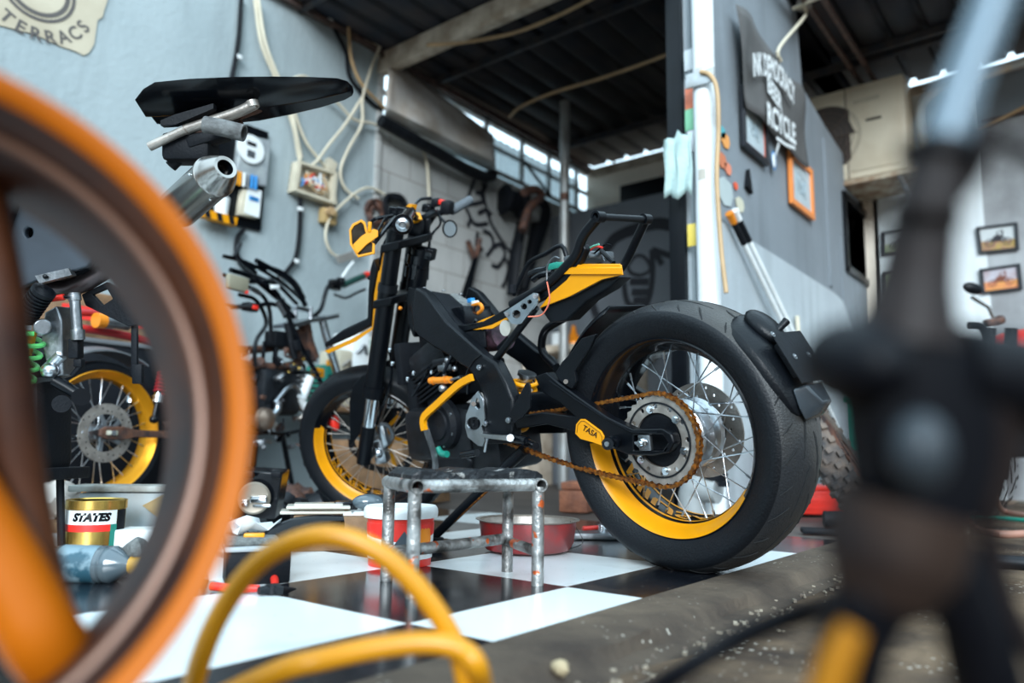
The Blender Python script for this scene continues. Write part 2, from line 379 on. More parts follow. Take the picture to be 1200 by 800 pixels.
struct('trim_4', MB().box((XP+.006, 4.98, 1.85), (.012, .05, 1.0)).box((XP+.006, 5.25, 1.5), (.01, .03, .5)), WGR)
# post at the partition's open end
pb = MB(); pq = UN(795, 300, (0, 1, 0), 3.0)
pb.box((pq.x+.005, 3.0, 1.52), (.07, .06, 3.04), bev=.004); pb.box((pq.x+.04, 2.99, 1.52), (.015, .05, 3.04))
struct('trim_5', pb, K)
struct('trim_6', MB().box((XP-.06, 3.02, 1.52), (.045, .05, 3.04)), WLO)
# low graffiti wall standing in front of the beige wall
GY = 5.35
g0 = UN(667, 250, (0, 1, 0), GY); g1 = UN(785, 225, (0, 1, 0), GY)
struct('wall_low', MB().box(((XL+g1.x+.25)/2, GY+.05, g0.z/2), (g1.x+.25-XL, .1, g0.z)), WDK)
# beige wall: dark strip window and timber wall plate
wb = [BK(732, 222), BK(786, 210), BK(786, 226), BK(732, 236)]
struct('window_2', MB().box(((wb[0].x+wb[1].x)/2+.1, YB-.02, 2.83-.16), (wb[1].x-wb[0].x+.25, .05, .16)), K)
TIM = mat('weathered_timber', (.58, .50, .40), .7, col2=(.32, .25, .18), scale=9, bump=.4)
struct('trim_7', MB().box((-2.5, YB-.03, 2.95), (2.5, .06, .07)), TIM)
struct('trim_8', MB().box((.4, YB-.03, 2.95), (3.4, .06, .05)), TIM)
# roof: corrugated black sheet, ribs run away from the lens
RF = mat('black_corrugated_sheet', (.006, .008, .012), .5, .1, spec=.3, col2=(.016, .013, .013), scale=5, bump=.15)
rm = MB(); prof = []; x = -4.0; p = .205
while x < 2.9:
    for dx, z in ((0, 0), (p-.07, 0), (p-.055, .035), (p-.025, .035), (p-.01, 0)): prof.append((x+dx, z))
    x += p
L = [[V((x, y, ZC+z)) for x, z in prof] for y in (0, 1)]
for y0_, sel in ((2.45, lambda x: x < XP), (4.25, lambda x: x >= XP-.2)):
    pr = [q for q in prof if sel(q[0])]; rm = MB(); rm.loft([[V((x, y, ZC+z)) for x, z in pr] for y in (y0_, YB+.07)], closed=False, cap=False)
    o = struct('ceiling', rm, RF); md = o.modifiers.new('s', 'SOLIDIFY'); md.thickness = .004; md.offset = 1
PUR = mat('dark_purlin_steel', (.03, .035, .045), .5, .4, col2=(.06, .05, .045), scale=12)
py1 = UN(630, 50, (0, 0, 1), 3.02).y; py2 = UN(1062, 49, (0, 0, 1), 3.02).y
for y, xa, xb in ((2.6, -3.9, XP), (py1, -3.9, XP), (py2, XP, 2.8), (5.4, -3.9, 2.8)):
    struct('trim_9', MB().box(((xa+xb)/2, y, 3.035), (xb-xa, .03, .05)), PUR)
BRN = mat('brown_steel_angle', (.16, .10, .08), .6, .3, col2=(.08, .06, .055), scale=14)
for dx in (.0, .09):
    struct('trim_10', MB().box((XP+.10+dx, 4.3, 3.0), (.025, 3.2, .035)), BRN)
# timber beam from the left wall
bz = UN(450, 60, (0, 1, 0), 3.28)
bm_ = MB(); pts = []
struct('trim_11', MB().box((XL+.95, 3.29, 2.955), (1.95, .07, .15), bev=.008), TIM)
struct('trim_12', MB().box((XL+.03, 2.4, 3.03), (.04, 1.8, .03)).box((XL+.05, 4.6, 3.0), (.04, 2.7, .04)), BRN)
# opening above the block wall: rails, posts, translucent corrugated sheet
LMT = mat('pale_galvanised_steel', (.5, .55, .58), .45, .5, col2=(.35, .33, .30), scale=12)
wo = MB()
for z in (2.56, 2.76): wo.box((XL+.01, (YC+YB)/2, z), (.03, YB-YC-.02, .03))
for y in (4.42, 4.9, 5.3, 5.75): wo.box((XL+.01, y, 2.78), (.03, .035, .44))
wo.box((XL+.0, (YC+YB)/2, 2.975), (.05, YB-YC, .045))
struct('window_3', wo, LMT)
TRN = mat('milky_corrugated_sheet', (.62, .72, .76), .4, col2=(.35, .42, .45), scale=7)
nt = TRN.node_tree; tr = nt.nodes.new('ShaderNodeBsdfTranslucent'); tr.inputs[0].default_value = (.72, .85, .9, 1); ms = nt.nodes.new('ShaderNodeMixShader'); ms.inputs[0].default_value = .55
nt.links.new(nt.nodes['Principled BSDF'].outputs[0], ms.inputs[1]); nt.links.new(tr.outputs[0], ms.inputs[2]); nt.links.new(ms.outputs[0], nt.nodes['Material Output'].inputs[0])
cs = MB(); y = 3.9; loops = [[], []]; k = 0
while y < YB:
    z = XL-.05-.02*(k % 2)
    for i, zz in enumerate((2.5, 2.9)): loops[i].append(V((z, y, zz)))
    y += .045; k += 1
cs.loft(loops, closed=False, cap=False); struct('window_4', cs, TRN)
# window slats and bracing seen against the sheet
cs = MB(); cs.tube([LW(720, 190, .02), LW(680, 172, .02)], .012, 6); cs.tube([(XL+.04, 4.9, 2.75), (XL+.04, 5.3, 2.55)], .014, 6)
struct('trim_13', cs, K)
# ================================================================== THE YELLOW AND BLACK MOTORCYCLE
HD, LEAN = 2.9794, .1614
BO = V((-.7857, 1.6945, 0)); bf = V((cos(HD), sin(HD), 0)); bl0 = V((-sin(HD), cos(HD), 0)); Z = V((0, 0, 1))
bu = Z*cos(LEAN)+bl0*sin(LEAN); bl = bl0*cos(LEAN)-Z*sin(LEAN)
BR = Matrix((bf, bl, bu)).transposed()
bike = thing('motorcycle', 'black custom motorcycle with yellow panels and tail loop in the middle of the workshop', 'motorcycle', BO, BR)
def BW(x, y, z): return BO+bf*x+bl*y+bu*z
def BU(px, py, y): return UN(px, py, bl, bl.dot(BO)+y)
def BP(pts, y): return [BU(a, b, y) for a, b in pts]
# ---------------- wheels
def wheel(parent, C, ax, fwd, R, hw, rr, rw, tyre_m, rim_m, spoke_m, nsp=36, hub_r=.03, hub_w=.05, hub_m=None, tread='road', hubprof=None, names=''):
    """C centre, ax left axis. returns rim object; spokes, tyre, hub are its children"""
    ax = V(ax).normalized(); fwd = V(fwd).normalized(); up = fwd.cross(ax); up = up if up.z > 0 else -up
    rp = [(rw, rr+.012), (rw+.004, rr+.006), (rw-.004, rr-.002), (rw*.62, rr-.008), (rw*.44, rr-.018), (rw*.30, rr-.022), (-rw*.76, rr-.022), (-rw*.88, rr-.008), (-rw-.004, rr+.006), (-rw, rr+.012)]
    rp2 = [(h, r+.005 if abs(h) < rw*.9 else r+.001) for h, r in reversed(rp)]
    rim = obj('wheel_rim', MB().lathe(rp+rp2, C, ax, 96, fwd, closed=True), rim_m, parent)
    t = MB()
    e = R-rr
    tp = [(rw-.004, rr-.0), (rw+.004, rr+.012), (rw+(hw-rw)*.55, rr+e*.22), (hw*.985, rr+e*.5), (hw*1., rr+e*.62), (hw*.93, R-.024*(R/.316)), (hw*.7, R-.0115), (hw*.38, R-.0035), (0, R)]
    if tread == 'knob': tp[-4:] = [(hw*.9, R-.02), (hw*.7, R-.014), (hw*.38, R-.010), (0, R-.009)]
    tp = tp+[(-h, r) for h, r in reversed(tp[:-1])]
    nt_ = 6 if tread == 'road' else 0
    t.lathe(tp, C, ax, 120, fwd) if not nt_ else None
    if nt_:
        full = tp; k0 = 5; k1 = len(full)-6
        t.lathe(full[:k0+1], C, ax, 120, fwd); t.lathe(full[k1:], C, ax, 120, fwd); t.mi = 2; t.lathe(full[k0:k1+1], C, ax, 120, fwd); t.mi = 0
    def sp(y, th, dr=0):      # point on tread surface
        ay = abs(y); pr = [(q[1], q[0]) for q in tp[:9]]
        r = R
        for (r1, h1), (r2, h2) in zip(pr, pr[1:]):
            if h2 <= ay <= h1: r = r1+(r2-r1)*(h1-ay)/(h1-h2+1e-9); break
        return C+ax*y+(fwd*cos(th)+up*sin(th))*(r+dr)
    t.mi = 1
    if tread == 'road':
        ng = 15
        for i in range(ng):
            th = 2*pi*i/ng
            for sgn, o in ((1, 0), (-1, .2)):
                a = [(sgn*hw*(.08+.26*q), th+o+.26*q*q+.10*q) for q in (0, .25, .5, .75, 1)]
                b2 = [(sgn*hw*(.52+.38*q), th+o+.28+.12*q) for q in (0, .33, .66, 1)]
                c2 = [(sgn*hw*(.62+.25*q), th+o+.12+.07*q) for q in (0, .5, 1)]
                for ch in (a, b2, c2):
                    pts = [sp(y, q, .0003) for y, q in ch]; m = len(pts)
                    wd = [.0015]+[.0075]*(m-2)+[.0015]
                    sd = ax
                    t.strip(pts, sd, wd, .0012)
    elif tread == 'knob':
        for i in range(30):
            th = 2*pi*i/30
            for y, o in ((0, 0), (hw*.42, .1), (-hw*.42, .1), (hw*.85, 0), (-hw*.85, 0)):
                p = sp(y, th+o, .004); d = (p-C-ax*ax.dot(p-C)).normalized()
                nrm = (d+ax*(y/hw)*.8).normalized()
                t.box(p, (.024, .022, .022), ax-nrm*ax.dot(nrm), nrm)
    bmesh.ops.remove_doubles(t.b, verts=t.b.verts, dist=.0001) if nt_ else None
    obj('tyre', t, [TYB if nt_ else tyre_m, GRV if tread == 'road' else tyre_m, tyre_m], rim)
    hb = MB(); hp = hubprof or [(-hub_w, 0), (-hub_w, hub_r*.5), (-hub_w*.9, hub_r), (-hub_w*.72, hub_r*1.02), (-hub_w*.7, hub_r*.7), (hub_w*.7, hub_r*.7), (hub_w*.72, hub_r*1.02), (hub_w*.9, hub_r), (hub_w, hub_r*.5), (hub_w, 0)]
    hb.lathe(hp, C, ax, 48, fwd); hub = obj('hub', hb, hub_m or ALU, rim)
    # spokes, each its own mesh object
    hr = max(r for h, r in hp)*.97; RM = WM[rim.name]; inv = RM.inverted()
    first = {}
    la = (RM.to_3x3().inverted() @ ax).normalized(); lc = inv @ C
    for i in range(nsp):
        side = 1 if i % 2 else -1; lean = 1 if (i//2) % 2 else -1; key = (side, lean); th = 2*pi*i/nsp
        if key not in first:
            def P(r, a, y): return C+ax*y+(fwd*cos(a)+up*sin(a))*r
            m = MB(); a = P(hr, th+lean*.55, side*hub_w*.78); bq = P(rr-.021, th, side*rw*.12)
            m.tube([a, bq], .0016, 6); m.tube([bq+(a-bq).normalized()*.018, bq], .003, 6)
            so = obj('spoke', m, spoke_m, rim); first[key] = (so, th)
        else:
            so, t0 = first[key]
            sgn = 1 if (fwd.cross(up)).dot(ax) > 0 else -1
            M = Matrix.Translation(lc) @ Matrix.Rotation((th-t0)*sgn, 4, la) @ Matrix.Translation(-lc)
            dup(so, rim, M)
    return rim
RC = BW(0, 0, .316)
TYM = [TYR, GRV]
drum = [(-.060, 0), (-.060, .05), (-.056, .080), (-.048, .084), (-.044, .076), (-.018, .066), (-.012, .082), (-.004, .084), (.002, .070), (.024, .070), (.030, .084), (.040, .086), (.046, .080), (.056, .05), (.075, .045), (.075, 0)]
rw_ = wheel(bike, RC, bl, bf, .3165, .093, .222, .070, TYR, KG, ALU, 36, .07, .055, ALU, hubprof=drum)
# yellow decal on the near lip of the rim (from the chain side of the bottom round to the back) and its lettering
def rim_decal(rim, C, ax, fwd, up, rr, rw, a0, a1, letters, la0, la1, b0=None, b1=None):
    def pt(y, r, th): return C+ax*y+(fwd*cos(th)+up*sin(th))*r
    prof = [(rw*1.0, rr+.0105), (rw+.0045, rr+.0055), (rw-.0045, rr-.0032), (rw*.61, rr-.0094), (rw*.45, rr-.0188)]
    m = MB(); n = 60
    L = []
    for i in range(n+1):
        th = a0+(a1-a0)*i/n; fr = min(1, .35+min(i, n-i)/5.)
        L.append([pt(h, r-.0004, th) for h, r in prof[:]] if fr >= 1 else [pt(prof[0][0]+(h-prof[0][0])*fr, prof[0][1]+(r-.0004-prof[0][1])*fr, th) for h, r in prof])
    m.loft(L, closed=False, cap=False)
    # thin yellow pin line round the well
    L = [[pt(rw*.33, rr-.0225, a0+(a1-a0)*i/n), pt(rw*.22, rr-.0232, a0+(a1-a0)*i/n)] for i in range(4, n-3)]
    m.loft(L, closed=False, cap=False)
    L = [[pt(-rw*.66, rr-.0232, a0+(a1-a0)*i/n), pt(-rw*.76, rr-.0232, a0+(a1-a0)*i/n)] for i in range(4, n-3)]
    m.loft(L, closed=False, cap=False)
    vs, fs = text_verts(letters, 1., shear=.25, bold=.02)
    x0 = min(v.x for v in vs); x1 = max(v.x for v in vs); y0 = min(v.y for v in vs); y1 = max(v.y for v in vs)
    def rad(h):
        h = abs(h)/rw; K_ = [(0, -.031), (.28, -.031), (.5, -.024), (.62, -.012), (.94, -.002), (1., .006)]
        for (h0, r0), (h1, r1) in zip(K_, K_[1:]):
            if h <= h1: return rr+r0+(r1-r0)*(h-h0)/(h1-h0)-.0022
        return rr
    bv = []
    for v in vs:
        h = (-.58+.70*(v.y-y0)/(y1-y0))*rw; bv.append(m.b.verts.new(pt(h, rr-.0234, la0+(la1-la0)*(v.x-x0)/(x1-x0))))
    for f in fs: m.face([bv[i] for i in f])
    return obj('rim_decal', m, YD, rim, 'yellow decal band with black lettering gaps')
# angles: 0 = forward, pi/2 = up ; decal runs from forward-low through bottom to rear
rim_decal(rw_, RC, bl, bf, bu, .222, .070, radians(-153), radians(4), 'FJIUSACT', radians(-22), radians(-150))
# brake disc behind, sprocket in front
d = MB(); d.plate(RC-bl*.078, bl, .115, .07, .005, 60, 24, (.082, .095, .105), .004); disc = obj('brake_disc', d, STL, rw_)
d = MB(); d.plate(RC+bl*.0905, bl, .101, .062, .006, 56, 12, (.077, .077), .0062, 28, .003)
obj('sprocket', d, STL, rw_)
d = MB(); d.plate(RC+bl*.0955, bl, .087, .083, .002, 56)
obj('sprocket_ring', d, DM, rw_)
d = MB(); d.lathe([(.06, 0), (.06, .06), (.085, .064), (.088, .06), (.088, .05), (.082, .03), (.082, 0)], RC, bl, 40); obj('sprocket_carrier', d, KM, rw_)
for i in range(6):
    th = radians(20+60*i); c = RC+bl*.0945+(bf*cos(th)+bu*sin(th))*.071
    obj('sprocket_bolt', MB().cyl(c-bl*.004, c+bl*.004, .009, 14).cyl(c+bl*.004, c+bl*.009, .0062, 6), CHR, rw_)
# chain: round the rear sprocket, forward to the gearbox sprocket
FS = BU(592, 503, .0905)
def loc2(p): return V(((p-BO).dot(bf), (p-BO).dot(bu)))
c1 = loc2(RC); c2 = loc2(FS); r1, r2 = .1065, .034; dd = c2-c1; D = dd.length; base = math.atan2(dd.y, dd.x); al = math.acos((r1-r2)/D)
path = []
for i in range(49):
    th = base+al+(2*pi-2*al)*i/48; path.append(c1+V((cos(th), sin(th)))*r1)
lo_a = c2+V((cos(base-al), sin(base-al)))*r2; up_a = c2+V((cos(base+al), sin(base+al)))*r2
for i in range(1, 40):
    q = path[48].lerp(lo_a, i/40); q = q+V((0, -.012*sin(pi*i/40))); path.append(q)
for i in range(9):
    th = base-al+2*al*i/8; path.append(c2+V((cos(th), sin(th)))*r2)
for i in range(1, 40): path.append(up_a.lerp(path[0], i/40)+V((0, -.004*sin(pi*i/40))))
def P2(q, y): return BW(q.x, y, q.y)
# resample at half pitch
pts = path+[path[0]]; acc = [0]
for a, b in zip(pts, pts[1:]): acc.append(acc[-1]+(b-a).length)
nl = int(acc[-1]/.0159/2)*2; ch = MB()
def at(s):
    s %= acc[-1]
    for i in range(len(acc)-1):
        if acc[i] <= s <= acc[i+1]: return pts[i].lerp(pts[i+1], (s-acc[i])/(acc[i+1]-acc[i]+1e-9))
for i in range(nl):
    a = at(acc[-1]*i/nl); b = at(acc[-1]*(i+1)/nl); t = (b-a).normalized(); nn = V((-t.y, t.x)); o = .0075 if i % 2 else .0055
    for sgn in (1, -1):
        y = .0905+sgn*o
        outl = [P2(a-t*.0045, y), P2(a-t*.001+nn*.0056, y), P2(a.lerp(b, .5)+nn*.0030, y), P2(b+t*.001+nn*.0056, y), P2(b+t*.0045, y), P2(b+t*.001-nn*.0056, y), P2(a.lerp(b, .5)-nn*.0030, y), P2(a-t*.001-nn*.0056, y)]
        ch.prism(outl, bl*.0016)
    ch.cyl(P2(a, .0825), P2(a, .0995), .0030, 8)
obj('drive_chain', ch, CHN, bike, 'gold chain browned with rust')
obj('gearbox_sprocket', MB().plate(FS, bl, .032, .012, .006, 32, 0, 0, 0, 14, .0025), STL, bike)
# ---------------- swingarm, near side and far side
def prismB(name, pts, y, th, m, bev=.003, holes=(), label=None, parent=None):
    p = BP(pts, y); hs = [BP(h, y) for h in holes]
    return obj(name, MB().prism(p, -bl*th, hs), m, parent or bike, label, bev=bev)
def circ(cx, cy, r, n=14): return [(cx+r*cos(2*pi*i/n), cy+r*sin(2*pi*i/n)) for i in range(n)]
SWN = [(626, 441), (640, 436), (655, 449), (680, 467), (712, 489), (742, 503), (776, 502), (787, 509), (790, 519), (784, 530), (765, 534), (736, 533), (718, 526), (700, 518), (672, 505), (640, 497), (606, 503), (600, 488), (634, 483), (660, 486), (672, 487), (655, 471), (634, 459)]
sw = prismB('swingarm', SWN, .128, .028, K, .005, holes=[[(742, 510), (776, 509), (782, 519), (776, 528), (742, 528)]])
# lighter bead drawn as the highlight along the inner edge
obj('swingarm_highlight', MB().tube(BP([(644, 446), (672, 466), (706, 488), (740, 506), (770, 507)], .13), .0022, 6), KP, sw)
far = MB(); far.prism([p-bl*.225 for p in BP(SWN[:-4], .128)], -bl*.028); obj('swingarm', far, K, bike, bev=.004)
obj('swingarm_bridge', MB().box(BU(640, 470, 0), (.05, .22, .06), bf, bu, .008), K, bike)
ab = MB(); c = BU(754, 519, .132); ab.box(c-bl*.008, (.034, .012, .036), bf, bu, .003); ax_ = obj('axle_block', ab, ALD, sw, 'grey axle block')
obj('axle_nut', MB().cyl(c, c+bl*.006, .0125, 20).cyl(c+bl*.006, c+bl*.014, .010, 6).cyl(c+bl*.014, c+bl*.019, .006, 12), CHR, bike)
sl = MB(); a = BU(722, 517, .13); bq = BU(712, 520, .19)
sl.tube([a, a.lerp(bq, .4)], .015, 14); sl.tube([a.lerp(bq, .4), a.lerp(bq, .75)], .009, 14); sl.tube([a.lerp(bq, .75), bq], .014, 14); obj('stand_bobbin', sl, KG, bike)
obj('bobbin_bolt', MB().cyl(bq, bq+bl*.004, .006, 10), ALU, bike)
obj('adjuster_bolt', MB().tube([BU(739, 519, .12), BU(748, 519, .12)], .004, 8), ALU, sw)
# yellow nameplate
LB_ = [(674, 508), (675, 497), (680, 491), (685, 491), (704, 505), (707.5, 511), (706, 522), (694, 518), (680, 514)]
lp = prismB('name_badge', LB_, .1325, .004, YD, .0005, label='yellow badge with black lettering')
o_ = BU(691, 505.5, .1335); e_ = BU(701, 511.5, .1335)
tx = MB(); fn = planefn(o_, e_-o_, bu); text(tx, 'TASA', .020, fn, shear=.2, bold=.02); tx.tube([BU(a, b, .1332) for a, b in [(676, 507), (677, 498), (681, 493.3), (685, 493.5), (703, 507), (705.5, 512), (704.8, 519)]], .0006, 4)
obj('badge_lettering', tx, KG, lp)
# hugger in front of the rear wheel
hg = [(650, 437), (658, 424), (668, 414), (681, 396), (698, 391), (690, 409), (673, 435), (675, 447), (670, 456), (662, 452), (655, 446)]
prismB('chain_guard', hg, .122, .012, KP, .003)
obj('guard_bolt', MB().cyl(BU(663, 447, .123), BU(663, 447, .128), .006, 12), CHR, bike)
m = MB()
L = []
for i in range(10):
    th = radians(20+5.5*i); L.append([RC+(bf*cos(th)+bu*sin(th))*.345+bl*y+(bf*cos(th)+bu*sin(th))*(-.02 if abs(y) > .07 else 0) for y in (.10, .07, 0, -.07, -.10)])
m.loft(L, closed=False, cap=False); o = obj('rear_hugger', m, KP, bike); md = o.modifiers.new('s', 'SOLIDIFY'); md.thickness = .004
# ---------------- mudguard with plate holder behind the rear tyre
def RP(deg, r, y): th = radians(180-deg); return RC+(bf*cos(th)+bu*sin(th))*r+bl*y
L = []
secs = [(55, .312, .03), (52, .314, .055), (47, .316, .072), (40, .317, .080), (30, .318, .080), (20, .319, .074), (12, .321, .060), (6, .322, .044)]
for dg, r, hw_ in secs:
    L.append([RP(dg, r-.026, hw_+.008), RP(dg, r-.006, hw_+.003), RP(dg, r+.010, hw_*.6), RP(dg, r+.013, 0), RP(dg, r+.010, -hw_*.6), RP(dg, r-.006, -hw_-.003), RP(dg, r-.026, -hw_-.008), RP(dg, r-.018, -hw_*.95), RP(dg, r+.003, 0), RP(dg, r-.018, hw_*.95)])
mg = obj('rear_mudguard', MB().loft(L), KP, bike, sub=1)
m = MB(); X = bl; T = (RP(20, 1, 0)-RP(33, 1, 0)).normalized()
m.sph(RP(43, .330, 0), (.022, .055, .040), 20, RP(42, 1, 0)-RC, bl); m.tube([RP(39, .345, .0), RP(40, .366, -.02)], [.007, .009], 10, k=2); obj('mudguard_hump', m, KP, mg)
pc = RP(27, .350, 0); m = MB(); m.box(pc, (.125, .0035, .118), bl, T, .002); plh = obj('plate_holder', m, KM, mg, bev=.0)
m = MB()
m.box(RP(27, .340, 0), (.09, .02, .08), bl, T, .005); obj('holder_mount', m, KM, mg)
NR = (RP(27, 1, 0)-RC).normalized()
for yy, tt in ((.03, .0), (-.03, .0), (.062, -.055)):
    c = pc+bl*yy+T*tt+NR*.002; obj('screw', MB().cyl(c, c+NR*.0015, .0065, 12).sph(c+NR*.0015, .003, 8), ALD, plh)
lm = MB()
a1 = [RP(17, .325, .052), RP(17, .348, .035), RP(17, .348, -.035), RP(17, .325, -.052)]
a2 = [RP(10, .325, .052), RP(10, .362, .020), RP(10, .362, -.020), RP(10, .325, -.052)]
a3 = [RP(5, .322, .034), RP(6.5, .342, .016), RP(6.5, .342, -.016), RP(5, .322, -.034)]
lm.loft([a1, a2, a3]); obj('tail_lamp', lm, mat('smoked_lens', (.035, .045, .055), .22, coat=.4), mg, 'smoked grey lamp', bev=.004)
# ---------------- frame spars
SPAR = [(486, 336), (497, 343), (510, 360), (522, 377), (543, 396), (564, 415), (580, 425), (591, 447), (600, 468), (601, 490), (599, 520), (566, 520), (566, 506), (569, 480), (565, 463), (556, 444), (548, 433), (530, 420), (506, 406), (492, 396), (483, 386), (481, 360)]
prismB('frame_spar', SPAR, .128, .04, KP, .008)
obj('frame_spar', MB().prism([p-bl*.24 for p in BP(SPAR, .128)], bl*.03), K, bike, bev=.006)
obj('spar_seam', MB().tube(BP([(545, 442), (548, 433), (556, 421), (563, 416)], .131), .0016, 6), DM, bike)
obj('spar_edge', MB().tube(BP([(582, 430), (592, 449), (598, 467)], .131), .0022, 6), DM, bike)
obj('spar_edge', MB().tube(BP([(498, 345), (522, 378), (543, 397), (564, 416)], .131), .0018, 6), DM, bike)
for q in ((570, 496), (597, 492), (563, 430)):
    c = BU(q[0], q[1], .130); obj('frame_bolt', MB().cyl(c, c+bl*.006, .008, 12).cyl(c+bl*.006, c+bl*.011, .005, 6), ALU, bike)
# steering head
AX = (bu*cos(.42)-bf*sin(.42)); ST = .605
SR = Matrix.Rotation(ST, 3, AX); H0 = BW(1.36, -.01, .29); sx_, sy_ = SR@bf, SR@bl
su_ = sx_.cross(sy_)
def SF(x, y, s): return H0+SR@(bf*x+bl*y)+AX*s
hc = BU(487, 330, 0)
obj('steering_head', MB().tube([SF(-.07, 0, .56), SF(-.07, 0, .72)], .034, 20), K, bike)
obj('head_brace', MB().prism(BP([(478, 336), (490, 340), (495, 350), (484, 396), (478, 380), (476, 350)], .05), -bl*.05), K, bike, bev=.006)
# ---------------- engine
eng = obj('crankcase', MB().box(BU(540, 505, 0), (.34, .21, .17), bf, bu, .03).box(BU(590, 520, 0), (.16, .18, .14), bf, bu, .02), DM, bike)
m = MB()
for i in range(9):
    c = BU(528, 448, 0)+(bu*.9+bf*.35).normalized()*(.014*i-.03); m.box(c, (.17-.004*(i % 2)*4, .17, .007), bf*.93-bu*.35, bu*.93+bf*.35, .002)
m.box(BU(528, 448, 0), (.13, .14, .13), bf*.93-bu*.35, bu*.93+bf*.35, .01)
obj('cylinder', m, KM, bike)
obj('cylinder_head', MB().box(BU(522, 418, 0), (.19, .17, .09), bf*.93-bu*.35, bu*.93+bf*.35, .02).tube([BU(530, 420, .1), BU(510, 425, .1)], .012, 10), DM, bike)
c = BU(522, 496, .105); cc = obj('engine_cover', MB().lathe([(0, .078), (.018, .076), (.03, .062), (.03, .048), (.036, .045), (.036, .02), (.033, .0)], c, bl, 40), KM, bike)
for i in range(7):
    th = 2*pi*i/7; q = c+bl*.02+(bf*cos(th)+bu*sin(th))*.066; obj('cover_bolt', MB().cyl(q, q+bl*.007, .005, 8), ALD, cc)
spl = [(560, 458), (566, 468), (568, 490), (564, 500), (568, 516), (565, 523), (560, 522), (548, 512), (545, 500), (546, 486), (550, 476), (553, 466)]
prismB('sprocket_cover', spl, .135, .006, ALU, .001, holes=[circ(555, 496, 8), [(558, 466), (561, 468), (563, 478), (559, 480), (556, 476)]])
c = BU(556, 496, .13); obj('output_shaft', MB().lathe([(-.02, 0), (-.02, .018), (0, .018), (0, .010), (-.004, .008), (-.004, 0)], c, bl, 20), KG, bike)
obj('cover_bolt', MB().cyl(BU(555, 473, .136), BU(555, 473, .142), .007, 10), CHR, bike)
lv = MB(); lv.strip([BU(x, y, .15) for x, y in [(564, 509), (575, 511), (598, 513)]], bu, [.010, .011, .014], .010); lv.tube([BU(571, 513, .15), BU(568, 529, .15)], .0042, 8); lv.tube([BU(598, 513, .12), BU(598, 513, .165)], .010, 12)
obj('gear_lever', lv, ALU, bike)
obj('foot_peg', MB().tube([BU(600, 513, .13), BU(618, 517, .14)], .013, 12).tube([BU(618, 517, .14), BU(628, 522, .2)], .009, 10), KG, bike)
obj('lever_rubber', MB().tube([BU(542, 533, .14), BU(559, 530, .14)], .011, 14), KG, bike)
# exposed carburettor bits, orange anodised reservoir, unions
orz = obj('regulator', MB().tube([BU(504.5, 446, .135), BU(528, 445, .135)], .0105, 16).tube([BU(507, 446, .135), BU(509, 446, .135)], .012, 16).tube([BU(521, 445, .135), BU(524, 445, .135)], .012, 16), ORA, bike, 'orange anodised cylinder')
m = MB(); m.sph(BU(519, 455, .14), (.014, .014, .012), 12); m.sph(BU(524, 422, .12), .009, 10); m.sph(BU(533, 432, .12), .009, 10); m.box(BU(521, 431, .12), (.035, .03, .02), bf, bu, .004); m.tube([BU(528, 445, .135), BU(539, 442, .13)], .004, 8); m.tube([BU(521, 425, .12), BU(521, 445, .12)], .006, 8)
obj('throttle_linkage', m, ALD, bike)
for q in ((457, 410), (485, 437), (478, 444), (460, 426), (506, 436)):
    obj('engine_bolt', MB().sph(BU(q[0], q[1], .10), .008, 8), CHR, bike)
obj('radiator', MB().box(BU(488, 425, 0), (.035, .15, .14), bf, AX, .006), KM, bike)
m = MB(); rnd = random.Random(3)
for i in range(14):
    a = BU(rnd.uniform(485, 545), rnd.uniform(400, 440), rnd.uniform(.05, .12)); b_ = a+V((rnd.uniform(-.1, .1), rnd.uniform(-.1, .1), rnd.uniform(-.09, .09)))
    m.tube([a, a.lerp(b_, .5)+V((.01, .01, .02)), b_], .005, 7, k=4)
obj('hose', m, KG, bike)
# bent yellow crash bar turning to grey, skid plate
m = MB(); m.strip([BU(x, y, .165) for x, y in smoothpts([(555, 441, 0), (540, 450, 0), (527, 460, 0), (512, 474, 0), (499, 486, 0), (496, 494, 0), (497, 504, 0)], 4) for _ in [0]] if 0 else [BU(p.x, p.y, .165) for p in smoothpts([(553, 442, 0), (540, 449, 0), (527, 460, 0), (512, 474, 0), (499, 486, 0), (496, 494, 0), (497.5, 504, 0)], 4)], bu+bf, .020, .012)
cb = obj('crash_bar', m, YL, bike, 'yellow painted bar')
m = MB(); m.strip([BU(p.x, p.y, .160) for p in smoothpts([(497.5, 495, 0), (501, 508, 0), (507, 526, 0), (510, 540, 0), (510, 556, 0)], 4)], bf, .014, .012); obj('crash_bar_foot', m, ALD, cb, 'bare grey lower end')
prismB('skid_plate', [(510, 535), (545, 533), (552, 540), (548, 556), (508, 556)], .10, .2, DM, .01)
obj('hose_green', MB().tube(BP([(513, 525), (517, 531), (524, 532)], .14), .010, 10, k=4), GRN, bike, 'green hose end')
# heel guard
prismB('heel_guard', [(597, 484), (606, 468), (616, 449), (619, 448), (621, 452), (621, 478), (612, 489), (602, 496)], .16, .005, KP, .001)
# shock spring
sa = BU(618, 437, .03); sb_ = BU(602, 508, .03); d_ = (sb_-sa)
m = MB(); _, xx, yy = frame(d_); cp = []
for i in range(121):
    t = i/120; th = t*2*pi*5.5; cp.append(sa+d_*(.06+.8*t)+(xx*cos(th)+yy*sin(th))*.033)
m.tube(cp, .0065, 8); shk = obj('shock_spring', m, YL, bike, 'yellow coil spring')
obj('shock_body', MB().tube([sa, sb_], .02, 16).tube([sa, sa+d_*.05], .027, 20), ALU, shk)
